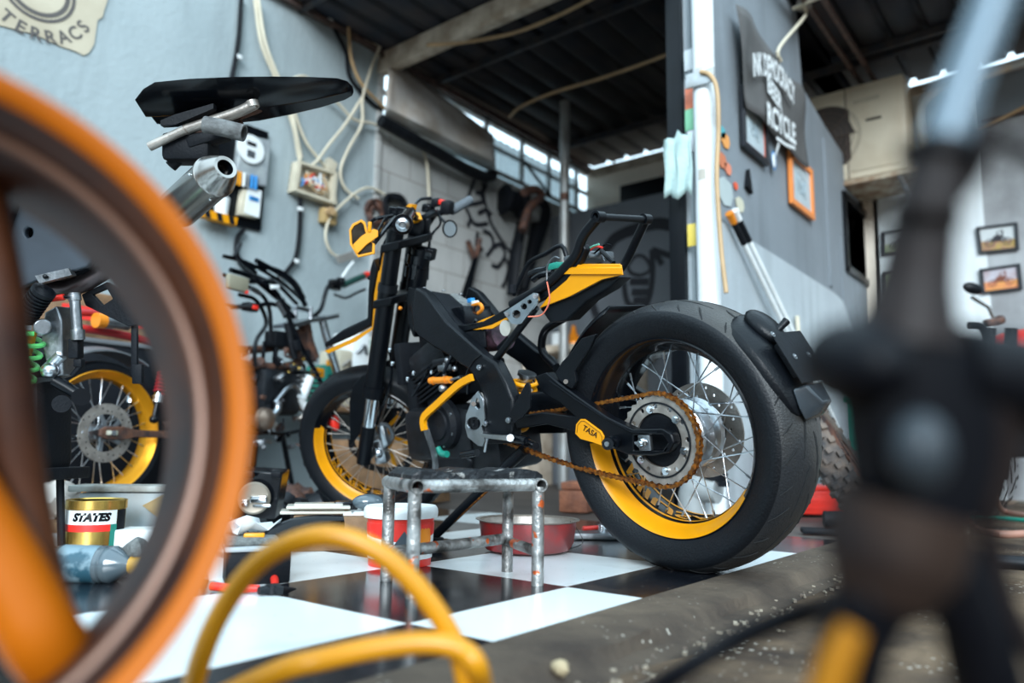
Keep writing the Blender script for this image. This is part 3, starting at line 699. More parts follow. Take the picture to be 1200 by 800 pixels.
# ---------------- subframe and tail
prismB('subframe_rail', [(530, 381), (545, 380), (566, 376), (600, 357), (630, 334), (660, 312), (676, 296), (683, 285), (686, 292), (680, 306), (664, 328), (640, 348), (610, 364), (575, 381), (545, 389), (532, 389)], .10, .022, K, .004)
loop = MB(); pL = BP([(600, 357), (640, 334), (664, 312), (676, 297), (684, 276), (702, 254)], .10); loop.tube(pL, .013, 12, k=4)
tr_ = [BU(757, 257, -.1), BU(747, 278, -.1), BU(735, 303, -.1), BU(726, 316, -.09), BU(712, 330, -.08), BU(690, 350, -.07)]
loop.tube(tr_, .012, 12, k=4); tl_ = BU(702, 254, .10); trr = BU(757, 257, -.10)
obj('tail_loop', loop, K, bike)
cx_ = MB(); cx_.tube([tl_, trr], .009, 12); obj('loop_crossbar', cx_, KP, bike)
for p_, nm in ((tl_, 1), (trr, 2)):
    obj('tube_end', MB().tube([p_-bl*.012, p_+bl*.014], .014, 16, hollow=.65), K, bike)
obj('seat_rail', MB().tube([BU(602, 346, -.1), BU(609, 330, -.1), BU(620, 308, -.1), BU(640, 297, -.1), BU(658, 288, -.1), BU(665, 304, -.1)], .007, 10, k=3), K, bike)
obj('lower_rail', MB().tube([BU(705, 338, -.06), BU(686, 358, -.06), BU(655, 376, -.06), BU(640, 386, -.06), BU(635, 400, -.06), BU(637, 414, -.06), BU(652, 430, -.04)], .012, 12, k=4), K, bike)
obj('rail_stay', MB().tube(BP([(628, 360), (605, 390), (582, 420)], .10), .011, 12).tube(BP([(598, 395), (585, 408)], .07), .009, 8), K, bike)
prismB('tail_panel', [(657, 320), (676, 310), (727, 310), (729, 322), (706, 327), (668, 347), (632, 361), (645, 344)], .098, .006, YL, .001, label='yellow panel')
m = MB(); m.loft([[BU(656, 321, .104), BU(664, 314, .104), BU(669, 309, .085), BU(660, 314, .07)], [BU(729, 321, .104), BU(729, 314, .104), BU(727, 309, .085), BU(727, 311, .07)]]); obj('tail_panel_lip', m, YL, bike, 'yellow panel edge')
m = MB(); U_ = BP([(632, 361), (668, 347), (706, 327), (727, 324), (712, 338), (688, 352), (665, 375), (644, 378)], .085); m.prism(U_, -bl*.05); obj('undertray', m, KP, bike, bev=.005)
prismB('side_panel', [(543, 385), (566, 374), (590, 365), (596, 374), (577, 385), (545, 387)], .098, .008, YL, .001, label='yellow side panel')
prismB('gusset_plate', [(590, 366), (625, 343), (630, 344), (631, 352), (611, 379), (606, 380), (599, 379)], .118, .006, ALU, .001, holes=[circ(605, 368, 5), circ(614, 359, 3.7), circ(620.5, 353.5, 2.6)], label='silver plate with round holes')
for q in ((594, 368), (627, 347)): obj('plate_bolt', MB().cyl(BU(q[0], q[1], .118), BU(q[0], q[1], .123), .006, 12), ALD, bike)
obj('filter_cap', MB().lathe([(0, 0), (0, .018), (.02, .022), (.022, 0)], BU(598, 384, .08), bl, 20), mat('clear_grey_plastic', (.5, .48, .42), .25, spec=.7), bike)
obj('air_filter', MB().tube([BU(590, 392, .03), BU(572, 400, .03)], [.045, .032], 20), mat('pleated_purple_filter', (.11, .05, .075), .7, col2=(.03, .015, .02), scale=60), bike)
# wiring
def wires(name, seq, y, r, m, label=None): return obj(name, MB().tube(BP(seq, y), r, 6, k=5), m, bike, label)
wires('wire', [(656, 303), (650, 301), (644, 306), (641, 315), (641, 330)], .11, .0022, ALD)
wires('wire', [(641, 330), (643, 340), (644, 352), (639, 364), (632, 370), (619, 371)], .125, .002, mat('salmon_wire', (.8, .2, .12), .4), 'salmon wire hanging down')
wires('wire', [(675, 305), (683, 299), (692, 290), (702, 286)], .06, .003, mat('mint_wire', (.15, .5, .38), .4), 'mint wire')
wires('wire', [(672, 307), (686, 298), (697, 289), (706, 290)], .04, .0028, RED, 'red wire')
wires('wire', [(676, 308), (692, 300), (702, 292), (710, 286), (717, 287)], .03, .0025, KG)
wires('wire', [(680, 309), (696, 297), (704, 299), (708, 306)], .0, .003, ALD, 'grey wire')
obj('wire_connector', MB().box(BU(651, 312, .02), (.04, .03, .018), bf, bu, .003), GRN, bike, 'green connector')
obj('wire_loom', MB().tube(BP([(622, 322), (630, 318), (640, 316), (652, 310)], .0), .012, 10, k=4).tube(BP([(625, 328), (634, 322), (648, 319)], .03), .009, 8, k=3), KG, bike)
obj('controller', MB().box(BU(690, 302, 0), (.09, .10, .02), bf, bu, .004), ALD, bike, 'grey electronic box')
obj('bracket_tube', MB().tube([BU(705, 294, 0), BU(719, 308, .02)], .006, 8), K, bike)
obj('switch_block', MB().cyl(BU(600, 343, -.05), BU(600, 333, -.05), .012, 12), KM, bike)
# battery tray in the open frame
m = MB(); T0 = BU(508, 343, .0)
tray = obj('tank_tray', MB().prism([BU(505, 340, .09), BU(535, 345, -.09), BU(572, 372, -.09), BU(568, 384, .09), BU(540, 388, .10), BU(520, 368, .10)], -bu*.06), KM, bike, bev=.006)
obj('battery', MB().box(BU(545, 374, .0), (.13, .11, .07), bf, bu, .004), KG, bike)
fc = BU(529, 355, .02)
m = MB(); q1, q2, q3, q4 = BU(496.5, 350, .07), BU(535, 346, -.06), BU(561, 361, -.06), BU(519, 368, .07)
m.prism([q1, q2, q3, q4], bu*.008); obj('foam_pad', m, FOAM, bike, 'grey foam pad', bev=.002)
obj('strap_loop', MB().tube([BU(p.x, p.y, .0) for p in smoothpts([(554, 358, 0), (562, 356, 0), (565, 362, 0), (560, 367, 0), (554, 366, 0)], 4)], .006, 8), ORA, bike, 'orange loop')
obj('terminal_cap', MB().box(BU(552, 352, -.03), (.02, .018, .014), bf, bu, .002), BLU, bike, 'blue cap'); obj('terminal_cap', MB().box(BU(557, 355, -.03), (.02, .018, .014), bf, bu, .002), WHT, bike, 'white cap')
for q in ((520, 341), (540, 345), (497, 338), (504, 342)): obj('tray_screw', MB().cyl(BU(q[0], q[1], .0), BU(q[0], q[1], .0)+bu*.004, .007, 10), ALD, bike)
# side stand, leaning out to the near side
sp_ = BU(614, 527, .10); sg = FL(506, 631, .012)
m = MB(); m.tube([sp_, sg], [.016, .013], 12); m.box(sg, (.06, .045, .012), bf, Z, .003); obj('side_stand', m, K, bike)
m = MB(); m.tube([sp_.lerp(sg, .2)+bf*(-.03), sp_.lerp(sg, .8)+bf*(-.015)], .004, 6); obj('stand_spring', m, CHN, bike)
# ---------------- front end
FC = SF(0, 0, 0)
fwh = wheel(bike, FC, sy_, sx_, .300, .060, .219, .047, TYB, KG, STL, 36, .036, .045, ALD)
# decal on left lip
rim_decal(fwh, FC, sy_, sx_, su_, .219, .047, radians(34), radians(-72), 'FJIUSACT', radians(-8), radians(-95))
rim_decal2 = None
d = MB(); d.plate(FC-sy_*.062, sy_, .145, .118, .004, 80, 20, (.126, .136), .005, 10, .004); obj('brake_disc', d, DM, fwh)
m = MB()
for i in range(6):
    th = 2*pi*i/6; a = FC-sy_*.06+(sx_*cos(th)+su_*sin(th))*.035; b_ = FC-sy_*.06+(sx_*cos(th+.35)+su_*sin(th+.35))*.118
    m.strip([a, b_], sx_*(-sin(th))+su_*cos(th), .014, .005)
m.plate(FC-sy_*.06, sy_, .045, .02, .006, 32); obj('disc_carrier', m, GLD, fwh, 'gold disc carrier')
for sgn, nm in ((1, 'l'), (-1, 'r')):
    y = .1*sgn
    fk = obj('fork_leg', MB().tube([SF(0, y, .22), SF(0, y, .26)], .036, 24).tube([SF(0, y, .25), SF(0, y, .60)], .031, 24).tube([SF(0, y, .60), SF(0, y, .80)], .028, 24).tube([SF(0, y, .80), SF(0, y, .81)], .024, 20), K, bike)
    obj('fork_tube', MB().tube([SF(0, y, .09), SF(0, y, .24)], .0235, 24), CHR, fk, 'chrome stanchion')
    obj('fork_lug', MB().tube([SF(0, y, -.035), SF(0, y, .11)], .026, 20).tube([SF(0, y-.03*sgn, 0), SF(0, y+.006*sgn, 0)], .03, 20), K, fk)
obj('axle', MB().cyl(SF(0, -.115, 0), SF(0, .118, 0), .012, 16), ALD, bike)
for s_ in (.55, .74):
    m = MB()
    m.prism([SF(.035, .135, s_), SF(.04, .07, s_), SF(.03, 0, s_), SF(.04, -.07, s_), SF(.035, -.135, s_), SF(-.035, -.135, s_), SF(-.09, -.04, s_), SF(-.095, .04, s_), SF(-.035, .135, s_)], AX*.03)
    obj('triple_clamp', m, K, bike, bev=.005)
obj('clamp_highlight', MB().tube([SF(0, .1, .60), SF(0, .1, .625)], .0335, 24), DM, bike)
def SU(px, py, y): n_ = sy_; return UN(px, py, n_, n_.dot(H0)+y)
# fork guards / wheel side plates
gd = []
for sgn in (1, -1):
    m = MB(); y = .085*sgn
    m.prism([SU(a, b, .085)-sy_*(.17 if sgn < 0 else 0) for a, b in [(424, 440), (440, 433), (438, 465), (431, 498), (411, 522), (410, 470), (414, 452)]], sy_*(.006*sgn)); obj('fork_guard', m, K, bike, bev=.002)
# calipers
m = MB(); c = SU(446, 528, .03); m.box(c, (.05, .045, .09), sx_, AX, .01); m.sph(c+sy_*.02, .02, 12); m.box(SF(-.05, .06, .05), (.03, .03, .08), sx_, AX, .008); obj('brake_caliper', m, ALU, bike, 'silver caliper')
m = MB()
m.tube([SF(-.03, .07, .10), SF(-.06, .05, .08), SF(-.08, .04, .03), SF(-.05, .04, -.01)], .008, 8, k=3); obj('caliper_bracket', m, ALD, bike)
obj('caliper_cap', MB().sph(SU(392, 495, -.03), (.018, .022, .034), 12, sx_, AX), RED, bike, 'red caliper')
# beak: black shell edged with yellow, in front of the fork
def SU(px, py, y): n_ = sy_; return UN(px, py, n_, n_.dot(H0)+y)
YE = [(448, 295), (446, 303), (444, 315), (438.5, 345), (437, 372), (436, 383), (412, 397), (380, 411)]
IN = [(437, 303), (433, 316), (431, 340), (430, 373), (402, 386), (379, 403)]
m = MB(); m.loft([[SU(a, b, .075), SU(a, b, -.075), SU(a+5, b+3 if b > 385 else b, -.075), SU(a+5, b+3 if b > 385 else b, .075)] for a, b in YE]); bk_ = obj('beak_edge', m, YL, bike, 'yellow edge of the beak')
m = MB(); bea = [SU(a, b, .068) for a, b in IN+[(381, 408), (411, 395), (436, 381), (437, 345), (443, 315)]]; m.prism(bea, -sy_*.136); obj('beak', m, KP, bike, bev=.006)
obj('beak_stay', MB().tube([SU(432, 325, .05), SF(0, .07, .6)], .008, 8).tube([SU(436, 375, .05), SF(0, .07, .42)], .008, 8), K, bike)
# handlebar and controls
le = BU(472, 263, .33); 
hb = MB(); hb.tube([SF(-.05, .02, .83), SF(-.05, -.03, .83), SF(-.06, -.11, .84), BU(499, 266, -.16), BU(507, 253, -.19), BU(517, 249, -.23), BU(529, 247, -.28), BU(540, 241, -.33)], .011, 12, k=4)
hb.tube([SF(-.05, .02, .83), SF(-.06, .10, .84), SF(-.07, .15, .86), le.lerp(SF(-.07, .15, .86), .35), le], .011, 12, k=4); hbo = obj('handlebar', hb, K, bike)
gr_a, gr_b = BU(529, 247, -.28), BU(551, 234, -.38)
m = MB(); m.tube([gr_a, gr_b], .0165, 16)
for i in range(12): q = gr_a.lerp(gr_b, .06+i*.08); m.tube([q, q.lerp(gr_b, .05)], .0178, 16)
obj('hand_grip', m, mat('grey_rubber_grip', (.10, .115, .13), .6), hbo, 'grey rubber grip')
m = MB(); lg = SF(-.07, .16, .86); m.tube([lg.lerp(le, .3), le], .019, 16); m.tube([le.lerp(lg, .05), le], .027, 20); obj('hand_grip', m, KG, hbo, 'black grip seen end on')
m = MB(); d_ = (le-lg).normalized(); m.lathe([(0, 0), (0, .020), (.012, .018), (.016, .010), (.012, .006), (.012, 0)], le, d_, 24); obj('bar_end', m, ALU, hbo, 'silver bar end weight')
obj('switch_pod', MB().box(BU(524, 243, -.25), (.06, .04, .05), sy_, AX, .01).box(BU(512, 237, -.24), (.06, .03, .03), sy_, AX, .008), KM, hbo)
obj('kill_switch', MB().box(BU(518, 237, -.24), (.018, .026, .02), sy_, AX, .005).box(BU(523, 240, -.24), (.014, .03, .018), sy_, AX, .005), RED, hbo, 'red kill switch')
obj('brake_lever', MB().tube([BU(484, 258, -.12), BU(485, 244, -.14), BU(492, 234, -.18), BU(506, 232, -.22)], .006, 8, k=4), KG, hbo)
obj('master_cylinder', MB().box(BU(502, 244, -.18), (.06, .035, .03), sy_, AX, .006), KG, hbo)
for q_ in ([BU(474, 251, .0), BU(485, 239, .0), BU(489, 240, .0), BU(485, 254, .0), BU(479, 259, .0)], [BU(484, 258, .0), BU(492, 249, .0), BU(495, 257, .0), BU(488, 262, .0)]): obj('mask_tab', MB().prism(q_, bl*.02), YL, bike, 'yellow tab')
m = MB(); mc = BU(526, 268, -.2); vd = (CAM-mc).normalized(); md_ = (vd+RT*.75).normalized(); m.lathe([(0, 0), (0, .025), (.004, .032), (.008, .032), (.008, .027)], mc, md_, 28); mir = obj('mirror', m, KG, hbo)
obj('mirror_glass', MB().lathe([(.0068, 0), (.0068, .027)], mc, md_, 28), mat('mirror_glass', (.34, .40, .44), .25, .6), mir)
obj('mirror_stalk', MB().tube([BU(514, 250, -.22), BU(517, 256, -.2), BU(522, 261, -.2)], .005, 8, k=2), K, mir)
# yellow framed left mirror, turned towards the lens
mc = BU(425, 279, .30); ex = RT; ey = UP
hexo = [(409, 269), (413, 262), (423.5, 257), (428, 260), (430.5, 270), (434, 280), (439.5, 282), (439, 297), (419.5, 301.5), (410, 286)]
hexi = [(411.5, 270), (415, 264.5), (423, 260), (425.8, 262.5), (428, 271), (431.5, 281), (436.5, 285), (436, 295), (420.5, 298.5), (412.5, 285)]
n_ = (-FW+RT*.1).normalized(); cc_ = n_.dot(mc)
m = MB(); m.prism([UN(a, b, n_, cc_) for a, b in hexo], -n_*.012, [[UN(a, b, n_, cc_) for a, b in hexi]]); ym = obj('mirror', m, YL, hbo, 'yellow framed mirror', bev=.001)
m = MB(); m.prism([UN(a, b, n_, cc_-.006) for a, b in hexi], -n_*.003); obj('mirror_glass', m, mat('dark_mirror_glass', (.05, .045, .04), .1, .8, col2=(.13, .12, .10), scale=30), ym)
m = MB(); q = [UN(a, b, n_, cc_+.004) for a, b in [(414, 286), (424, 276), (438, 268), (443, 270), (443, 277), (430, 286), (419, 297), (416, 294)]]; m.prism(q, -n_*.008); m.box(UN(433.5, 267, n_, cc_+.002), (.010, .04, .010), n_.cross(UP), UP, .003) if 0 else m.tube([UN(433.5, 260, n_, cc_+.002), UN(433, 272, n_, cc_+.002)], .006, 8); obj('mirror_arm', m, YL, ym, 'yellow arm', bev=.001)
obj('mirror_stalk', MB().tube([UN(438, 285, n_, cc_), SF(-.02, .17, .85)], .007, 8).tube([UN(442, 274, n_, cc_), SF(0.02, .15, .86)], .006, 8), KG, ym)
obj('clutch_perch', MB().box(SF(-.05, .16, .86), (.05, .05, .03), sy_, AX, .006).box(SF(.0, .12, .87), (.03, .04, .03), sy_, AX, .005).tube([SF(0, .13, .86), SF(.04, .2, .86), SF(.02, .28, .84)], .006, 8, k=3), KG, hbo)
obj('ignition', MB().tube([SF(-.06, 0, .62), SF(-.06, 0, .70)], .036, 16).tube([SF(-.06, 0, .66), SF(-.06, 0, .67)], .043, 16).box(SF(-.09, 0, .70), (.05, .06, .04), sy_, AX, .006), KG, bike)
for pts_ in ([SF(-.03, .12, .84), SF(.05, .08, .75), SF(.03, .06, .5), SF(-.05, .07, .3), SF(-.02, .07, .1)], [BU(512, 246, -.22), BU(516, 262, -.2), BU(505, 278, -.12), SF(-.08, -.04, .62), SF(-.08, -.02, .5)], [SF(-.02, .1, .86), SF(.06, .02, .84), SF(-.04, -.1, .80), SF(-.1, -.03, .6)]):
    obj('cable', MB().tube(pts_, .0045, 7, k=6), KG, bike)
obj('bar_clamp', MB().box(SF(-.05, .035, .80), (.03, .045, .06), sy_, AX, .006).box(SF(-.05, -.035, .80), (.03, .045, .06), sy_, AX, .006), K, bike)
obj('indicator', MB().sph(BU(469, 361, .07), .007, 8), ORA, bike, 'small orange reflector')
obj('engine_mount', MB().box(BU(500, 470, 0), (.05, .12, .16), bf, AX, .01), KM, bike); obj('airbox', MB().box(BU(520, 392, 0), (.12, .12, .08), bf, bu, .01), KM, bike); obj('starter_motor', MB().box(BU(565, 440, 0), (.12, .1, .1), bf, bu, .01), KM, bike)
# ================================================================== THINGS ON THE FLOOR
PTM = mat('paint_spattered_steel', (.42, .42, .41), .40, .7, col2=(.09, .085, .08), scale=22, bump=.4, bscale=90, lo=.4, hi=.6)
nt = PTM.node_tree; bs_ = nt.nodes['Principled BSDF']; src = bs_.inputs['Base Color'].links[0].from_socket
q = nt.nodes.new('ShaderNodeTexNoise'); q.inputs['Scale'].default_value = 30; tq = nt.nodes.new('ShaderNodeTexCoord'); nt.links.new(tq.outputs['Object'], q.inputs[0])
r = nt.nodes.new('ShaderNodeValToRGB'); r.color_ramp.elements[0].position = .64; r.color_ramp.elements[1].position = .67; nt.links.new(q.outputs[0], r.inputs[0])
x = nt.nodes.new('ShaderNodeMixRGB'); x.inputs[2].default_value = (.62, .12, .03, 1); nt.links.new(r.outputs[0], x.inputs[0]); nt.links.new(src, x.inputs[1]); nt.links.new(x.outputs[0], bs_.inputs['Base Color'])
BLS = mat('chipped_black_seat', (.006, .008, .011), .4, col2=(.26, .26, .25), scale=30, lo=.62, hi=.68, bump=.5, bscale=60)
st = thing('stool', 'low welded steel pipe stool with chipped black top standing on the checkered tiles', 'stool', FL(540, 685))
A = V((-1.014, .991, 0)); B_ = V((-.925, 1.252, 0)); Cc = V((-1.18, 1.080, 0)); D_ = V((-1.078, 1.345, 0)); H = V((0, 0, .2))
for nm, p, r_ in (('leg', A, .0125), ('leg', B_, .0125), ('leg', Cc, .0125), ('leg', D_, .0125)):
    obj('leg', MB().tube([p+V((0, 0, .0025)), p+H*.98], r_, 18, hollow=.8), PTM, st)
for a, b_ in ((A, Cc), (B_, D_)):
    e = (a-b_).normalized(); obj('side_rail', MB().tube([a+H+e*.018, b_+H-e*.015], .0135, 18, hollow=.78), PTM, st)
obj('front_rail', MB().tube([A+H+(B_-A).normalized()*.012, B_+H-(B_-A).normalized()*.012], .0125, 18), PTM, st)
obj('front_rail', MB().tube([Cc+H, D_+H], .0125, 18), PTM, st)
h1 = V((0, 0, .068))
obj('stretcher', MB().tube([Cc.lerp(A, .35)+h1, D_+h1+V((0, 0, .006))], .012, 16), PTM, st)
obj('stretcher', MB().tube([A+h1, Cc+h1], .011, 16), PTM, st); obj('stretcher', MB().tube([B_+h1, D_+h1], .011, 16), PTM, st)
sm = MB(); nx = 26
e1 = (B_-A).normalized(); e2 = (Cc-A).normalized(); LL = (B_-A).length+.02; rnd = random.Random(5)
loops = []
for i in range(nx+1):
    f = i/nx; o = A+H-e1*.005+e1*LL*f+V((0, 0, .012)); hh = .016+.003*sin(f*17)+.002*rnd.random()
    if i in (0, nx): hh = .008
    wv = (.0 if 0 < i < nx else .006)
    loops.append([o+e2*(.0+wv+.003*rnd.random()), o+e2*(.002+wv)+V((0, 0, hh*.8)), o+e2*(.012+wv)+V((0, 0, hh)), o+e2*(.165-wv)+V((0, 0, hh)), o+e2*(.19-wv)+V((0, 0, hh*.7)), o+e2*(.192-wv)])
sm.loft(loops); obj('seat', sm, BLS, st, 'thick chipped black top')
# paint bucket
bc = V((-1.34, 1.25, 0)); bc = FL(468, 662); rr_ = .078; hh = .132
bk = thing('paint_bucket', 'white and red plastic paint bucket with its lid on behind the stool', 'bucket', bc)
m = MB(); m.lathe([(.003, 0), (.003, rr_*.93), (.018, rr_*.94), (hh*.86, rr_*1.0), (hh*.86, 0)], bc, Z, 40); obj('bucket_body', m, RED, bk)
view = (CAM-bc); view.z = 0; view.normalize(); sv = V((view.y, -view.x, 0))
def bfn(a, h, r): return bc+Z*h+(view*cos(a)+(-sv)*sin(a))*r
# label: white band with red top, grey drop and orange blob
m = MB(); m.loft([[bfn(-1.5+3.0*i/24, h, rr_*(.943+.057*h/(hh*.86))+.0008) for h in (.02, .10)] for i in range(25)], closed=False, cap=False); lb = obj('bucket_label', m, WHT, bk)
LRED = mat('label_red', (.8, .03, .02), .4)
m = MB(); m.loft([[bfn(-1.5+3.0*i/24, h, rr_*(.943+.057*h/(hh*.86))+.0013) for h in (.060+.03*abs(i/24-.5), .10)] for i in range(25)], closed=False, cap=False); obj('label_band', m, LRED, lb)
m = MB(); m.loft([[bfn(.55+.55*i/10, .065+sg*.034*math.sqrt(max(0, 1-((i-5)/5)**2)), rr_*.985+.0014) for sg in (-1, 1)] for i in range(11)], closed=False, cap=False); obj('label_blob', m, ORA, lb, 'orange blob')
m = MB(); m.loft([[bfn(-.25+.6*i/10, .04, rr_*.965+.0016), bfn(-.25+.6*i/10, .04+.045*(1-abs(i-6)/7), rr_*.985+.002)] for i in range(11)], closed=False, cap=False); obj('label_shape', m, mat('label_slate', (.05, .07, .09), .4), lb, 'dark angular shape')
m = MB()
for j in range(5):
    m.loft([[bfn(-1.15+.5*i/6, .026+.0065*j, rr_*.95+.0016), bfn(-1.15+.5*i/6, .028+.0065*j, rr_*.95+.0016)] for i in range(7)], closed=False, cap=False)
obj('label_lines', m, LRED, lb, 'small red lines of print')
m = MB(); m.lathe([(hh*.84, rr_*1.02), (hh*.84, rr_*1.10), (hh*.93, rr_*1.12), (hh*1.0, rr_*1.10), (hh*1.04, rr_*1.04), (hh*1.03, rr_*.95), (hh*1.0, 0)], bc, Z, 44); obj('lid', m, WHT, bk, 'white lid')
# red pan
pc_ = FL(618, 647); pan = thing('pan', 'red enamelled steel bowl with a dull bare rim behind the stool legs', 'bowl', pc_)
PRD = mat('scuffed_red_enamel', (.42, .022, .022), .28, .4, col2=(.22, .06, .06), scale=14)
m = MB(); m.lathe([(.004, 0), (.004, .095), (.010, .112), (.03, .124), (.083, .131)], pc_, Z, 48); o = obj('bowl', m, PRD, pan)
m = MB(); m.lathe([(.012, 0), (.012, .093), (.03, .119), (.083, .1285), (.0865, .140), (.0885, .140), (.0875, .1295), (.083, .1315)], pc_, Z, 48); obj('bowl_rim', m, STL, pan, 'bare steel inside and rim')
a = pc_+V((.07, .10, .08)); obj('wire_handle', MB().tube([a+V((0, 0, 0)), a+V((.02, .015, -.03)), a+V((.025, .02, -.06)), a+V((-.01, -.02, -.076)), a+V((-.05, -.05, -.078))], .0012, 6, k=5), KG, pan)
# bricks
BRK = mat('orange_brick', (.33, .12, .06), .85, col2=(.16, .06, .035), scale=12, bump=.6)
b0 = FL(680, 599); br_ = thing('brick', 'worn orange brick on the floor left of the fat rear tyre', 'brick', b0)
obj('brick_body', MB().box(b0+V((0, 0, .05)), (.13, .24, .095), (.95, .3, 0), Z, .006), BRK, br_); obj('brick_cap', MB().box(b0+V((-.01, 0, .118)), (.12, .21, .035), (.93, .36, 0), Z, .008), BRK, br_)
sp0 = FL(657, 790, -.012); m = MB(); m.sph(sp0+V((0, 0, .008)), (.013, .010, .010), 8)
for v in m.b.verts: v.co += V((.002*sin(v.co.x*900), .002*sin(v.co.y*800), 0))
setp(obj('stone', m, mat('pale_stone', (.42, .33, .2), .8)), 'small pale stone lying on the concrete kerb at the bottom', 'stone')
# tray with tools next to the tyre
t0 = FL(705, 632); ty = thing('tool_tray', 'flat grey metal tray with a chrome fitting in front of the fat tyre', 'tray', t0)
obj('tray_body', MB().box(t0+V((0, 0, .014)), (.20, .10, .018), (.75, .66, 0), Z, .003), ALD, ty)
obj('fitting', MB().cyl(t0+V((.0, 0, .022)), t0+V((0, 0, .045)), .012, 14).tube([t0+V((0, 0, .036)), t0+V((.05, .06, .036))], .006, 10), CHR, ty)
setp(obj('screwdriver', MB().tube([t0+V((-.05, -.03, .032)), t0+V((-.02, .01, .034))], .007, 10).tube([t0+V((-.02, .01, .034)), t0+V((.03, .07, .034))], .002, 6), RED), 'small red handled screwdriver lying on the grey tray', 'screwdriver')
# corrugated cardboard sheet with things on it, left of the bucket
cb0 = FL(405, 655)
cbx = obj('cardboard_box', MB().box(FL(405, 643)+V((-.05, .05, .045)), (.30, .26, .085), (.6, .8, 0), Z, .003), CRD); setp(cbx, 'flattened corrugated cardboard box left of the paint bucket', 'box')
CT = FL(405, 643)+V((-.05, .05, .088))
ca = (.6, .8, 0)
for i, (dx, dy, lab) in enumerate(((0, 0, 'lower clear plastic tray lid on the cardboard box'), (.01, .0, 'upper clear plastic tray lid on the cardboard box'))):
    c = CT+V((-.06+dx, -.07+dy, .006+.014*i)); m = MB(); m.box(c, (.19-.02*i, .11, .008), ca, Z, .003); m.box(c+V((0, 0, .006)), (.15-.02*i, .08, .006), ca, Z, .002)
    setp(obj('clear_tray', m, mat('frosted_plastic_%s' % 'ab'[i], (.55, .53, .46), .25, spec=.6)), lab, 'clear tray')
setp(obj('papers', MB().box(CT+V((.05, .05, .003)), (.18, .14, .004), ca, Z, 0).box(CT+V((.06, .07, .007)), (.15, .14, .003), (.7, .7, 0), Z, 0), WHT), 'white folded papers on the cardboard box beside the bucket', 'papers')
lc = CT+V((.035, .035, .032)); m = MB(); m.sph(lc, (.045, .03, .022), 18, (.6, .8, 0), Z); gl = thing('round_lamp', 'smoky oval plastic lamp lying on the white papers', 'lamp', lc-V((0, 0, .02))); obj('lens', m, mat('smoky_glass', (.08, .11, .13), .12, spec=.8), gl)
obj('lamp_base', MB().box(lc+V((-.045, -.05, -.008)), (.05, .03, .02), (.6, .8, 0), Z, .004), KG, gl)
# black plastic mudguard lying in front
mg_ = MB(); pts = [DP(292, 658, 1.52), DP(306, 644, 1.53), DP(322, 632, 1.55), DP(345, 621, 1.58), DP(372, 615, 1.61), DP(402, 612, 1.64)]
mg_.tube(pts, [.010, .020, .026, .026, .022, .016], 14, k=5, flat=.6); setp(obj('mudguard', mg_, mat('sheen_black_plastic', (.012, .02, .03), .25)), 'curved black plastic mudguard lying across the floor clutter', 'mudguard', loc=None) if 0 else setp(obj('mudguard', mg_, KG), 'curved black plastic mudguard lying across the floor clutter', 'mudguard')
# black metal housing with a white edge, pliers in front
hx = FL(283, 688); ho = thing('metal_housing', 'open black metal housing with a pale top edge behind the red pliers', 'housing', hx)
obj('housing_body', MB().box(hx+V((-.03, .05, .034)), (.12, .09, .063), (.45, .89, 0), Z, .004), KM, ho); obj('housing_edge', MB().box(hx+V((-.03, .05, .070)), (.13, .10, .009), (.45, .89, 0), Z, .003), mat('dusty_white_metal', (.34, .37, .38), .6, col2=(.16, .16, .16), scale=20), ho, 'pale top edge')
obj('housing_foam', MB().box(hx+V((-.04, .04, .083)), (.10, .07, .016), (.45, .89, 0), Z, .004), FOAM, ho)
lbx = FL(272, 668, 0)+V((-.05, .06, 0)); setp(obj('low_box', MB().box(lbx+V((0, 0, .035)), (.15, .13, .066), (.45, .89, 0), Z, .004), KM), 'low dark box under the white wrappers behind the black housing', 'box')
rnd = random.Random(11)
for i, (px, py, lab) in enumerate(((262, 640, 'crumpled clear wrapper leaning on the black housing'), (252, 622, 'large folded white plastic bag in the floor clutter'), (292, 616, 'crumpled white wrapper with a yellow stripe'), (318, 657, 'small white strip of plastic above the pliers'))):
    c = DP(px, py, 1.56) if i < 3 else FL(318, 664, .006); m = MB(); L = []
    for a in range(7):
        L.append([c+V((-.05+.016*a, -.045+.03*b_, rnd.uniform(-.016, .02)-(.02 if i == 0 else 0)*a*.5)) if i != 3 else c+V((-.03+.01*a, -.005+.005*b_, .002*b_)) for b_ in range(4)])
    m.loft(L, closed=False, cap=False); o = obj('wrapper', m, [mat('dull_white_film_%d' % i, (.66, .70, .71), .5), mat('wrap_%s' % 'abcd'[i], (.46, .51, .54), .3, spec=.5)][i % 2]); md = o.modifiers.new('s', 'SOLIDIFY'); md.thickness = .002; setp(o, lab, 'wrapper')
setp(obj('yellow_clip', MB().box(DP(298, 628, 1.5), (.04, .02, .012), (.6, .8, 0), Z, .003), YL), 'small yellow plastic clip among the white wrappers', 'clip')
pl = thing('pliers', 'red handled pliers on the tiles in front of the black housing', 'pliers', FL(300, 690))
p1_, p2_ = FL(248, 687, .012), FL(304, 692, .012)
pv = FL(320, 690, .012); obj('handle', MB().tube([p1_, p1_.lerp(pv, .5)+V((.004, -.004, 0)), pv.lerp(p1_, .22)], [.0075, .0085, .006], 10, k=4), RED, pl, 'red handle')
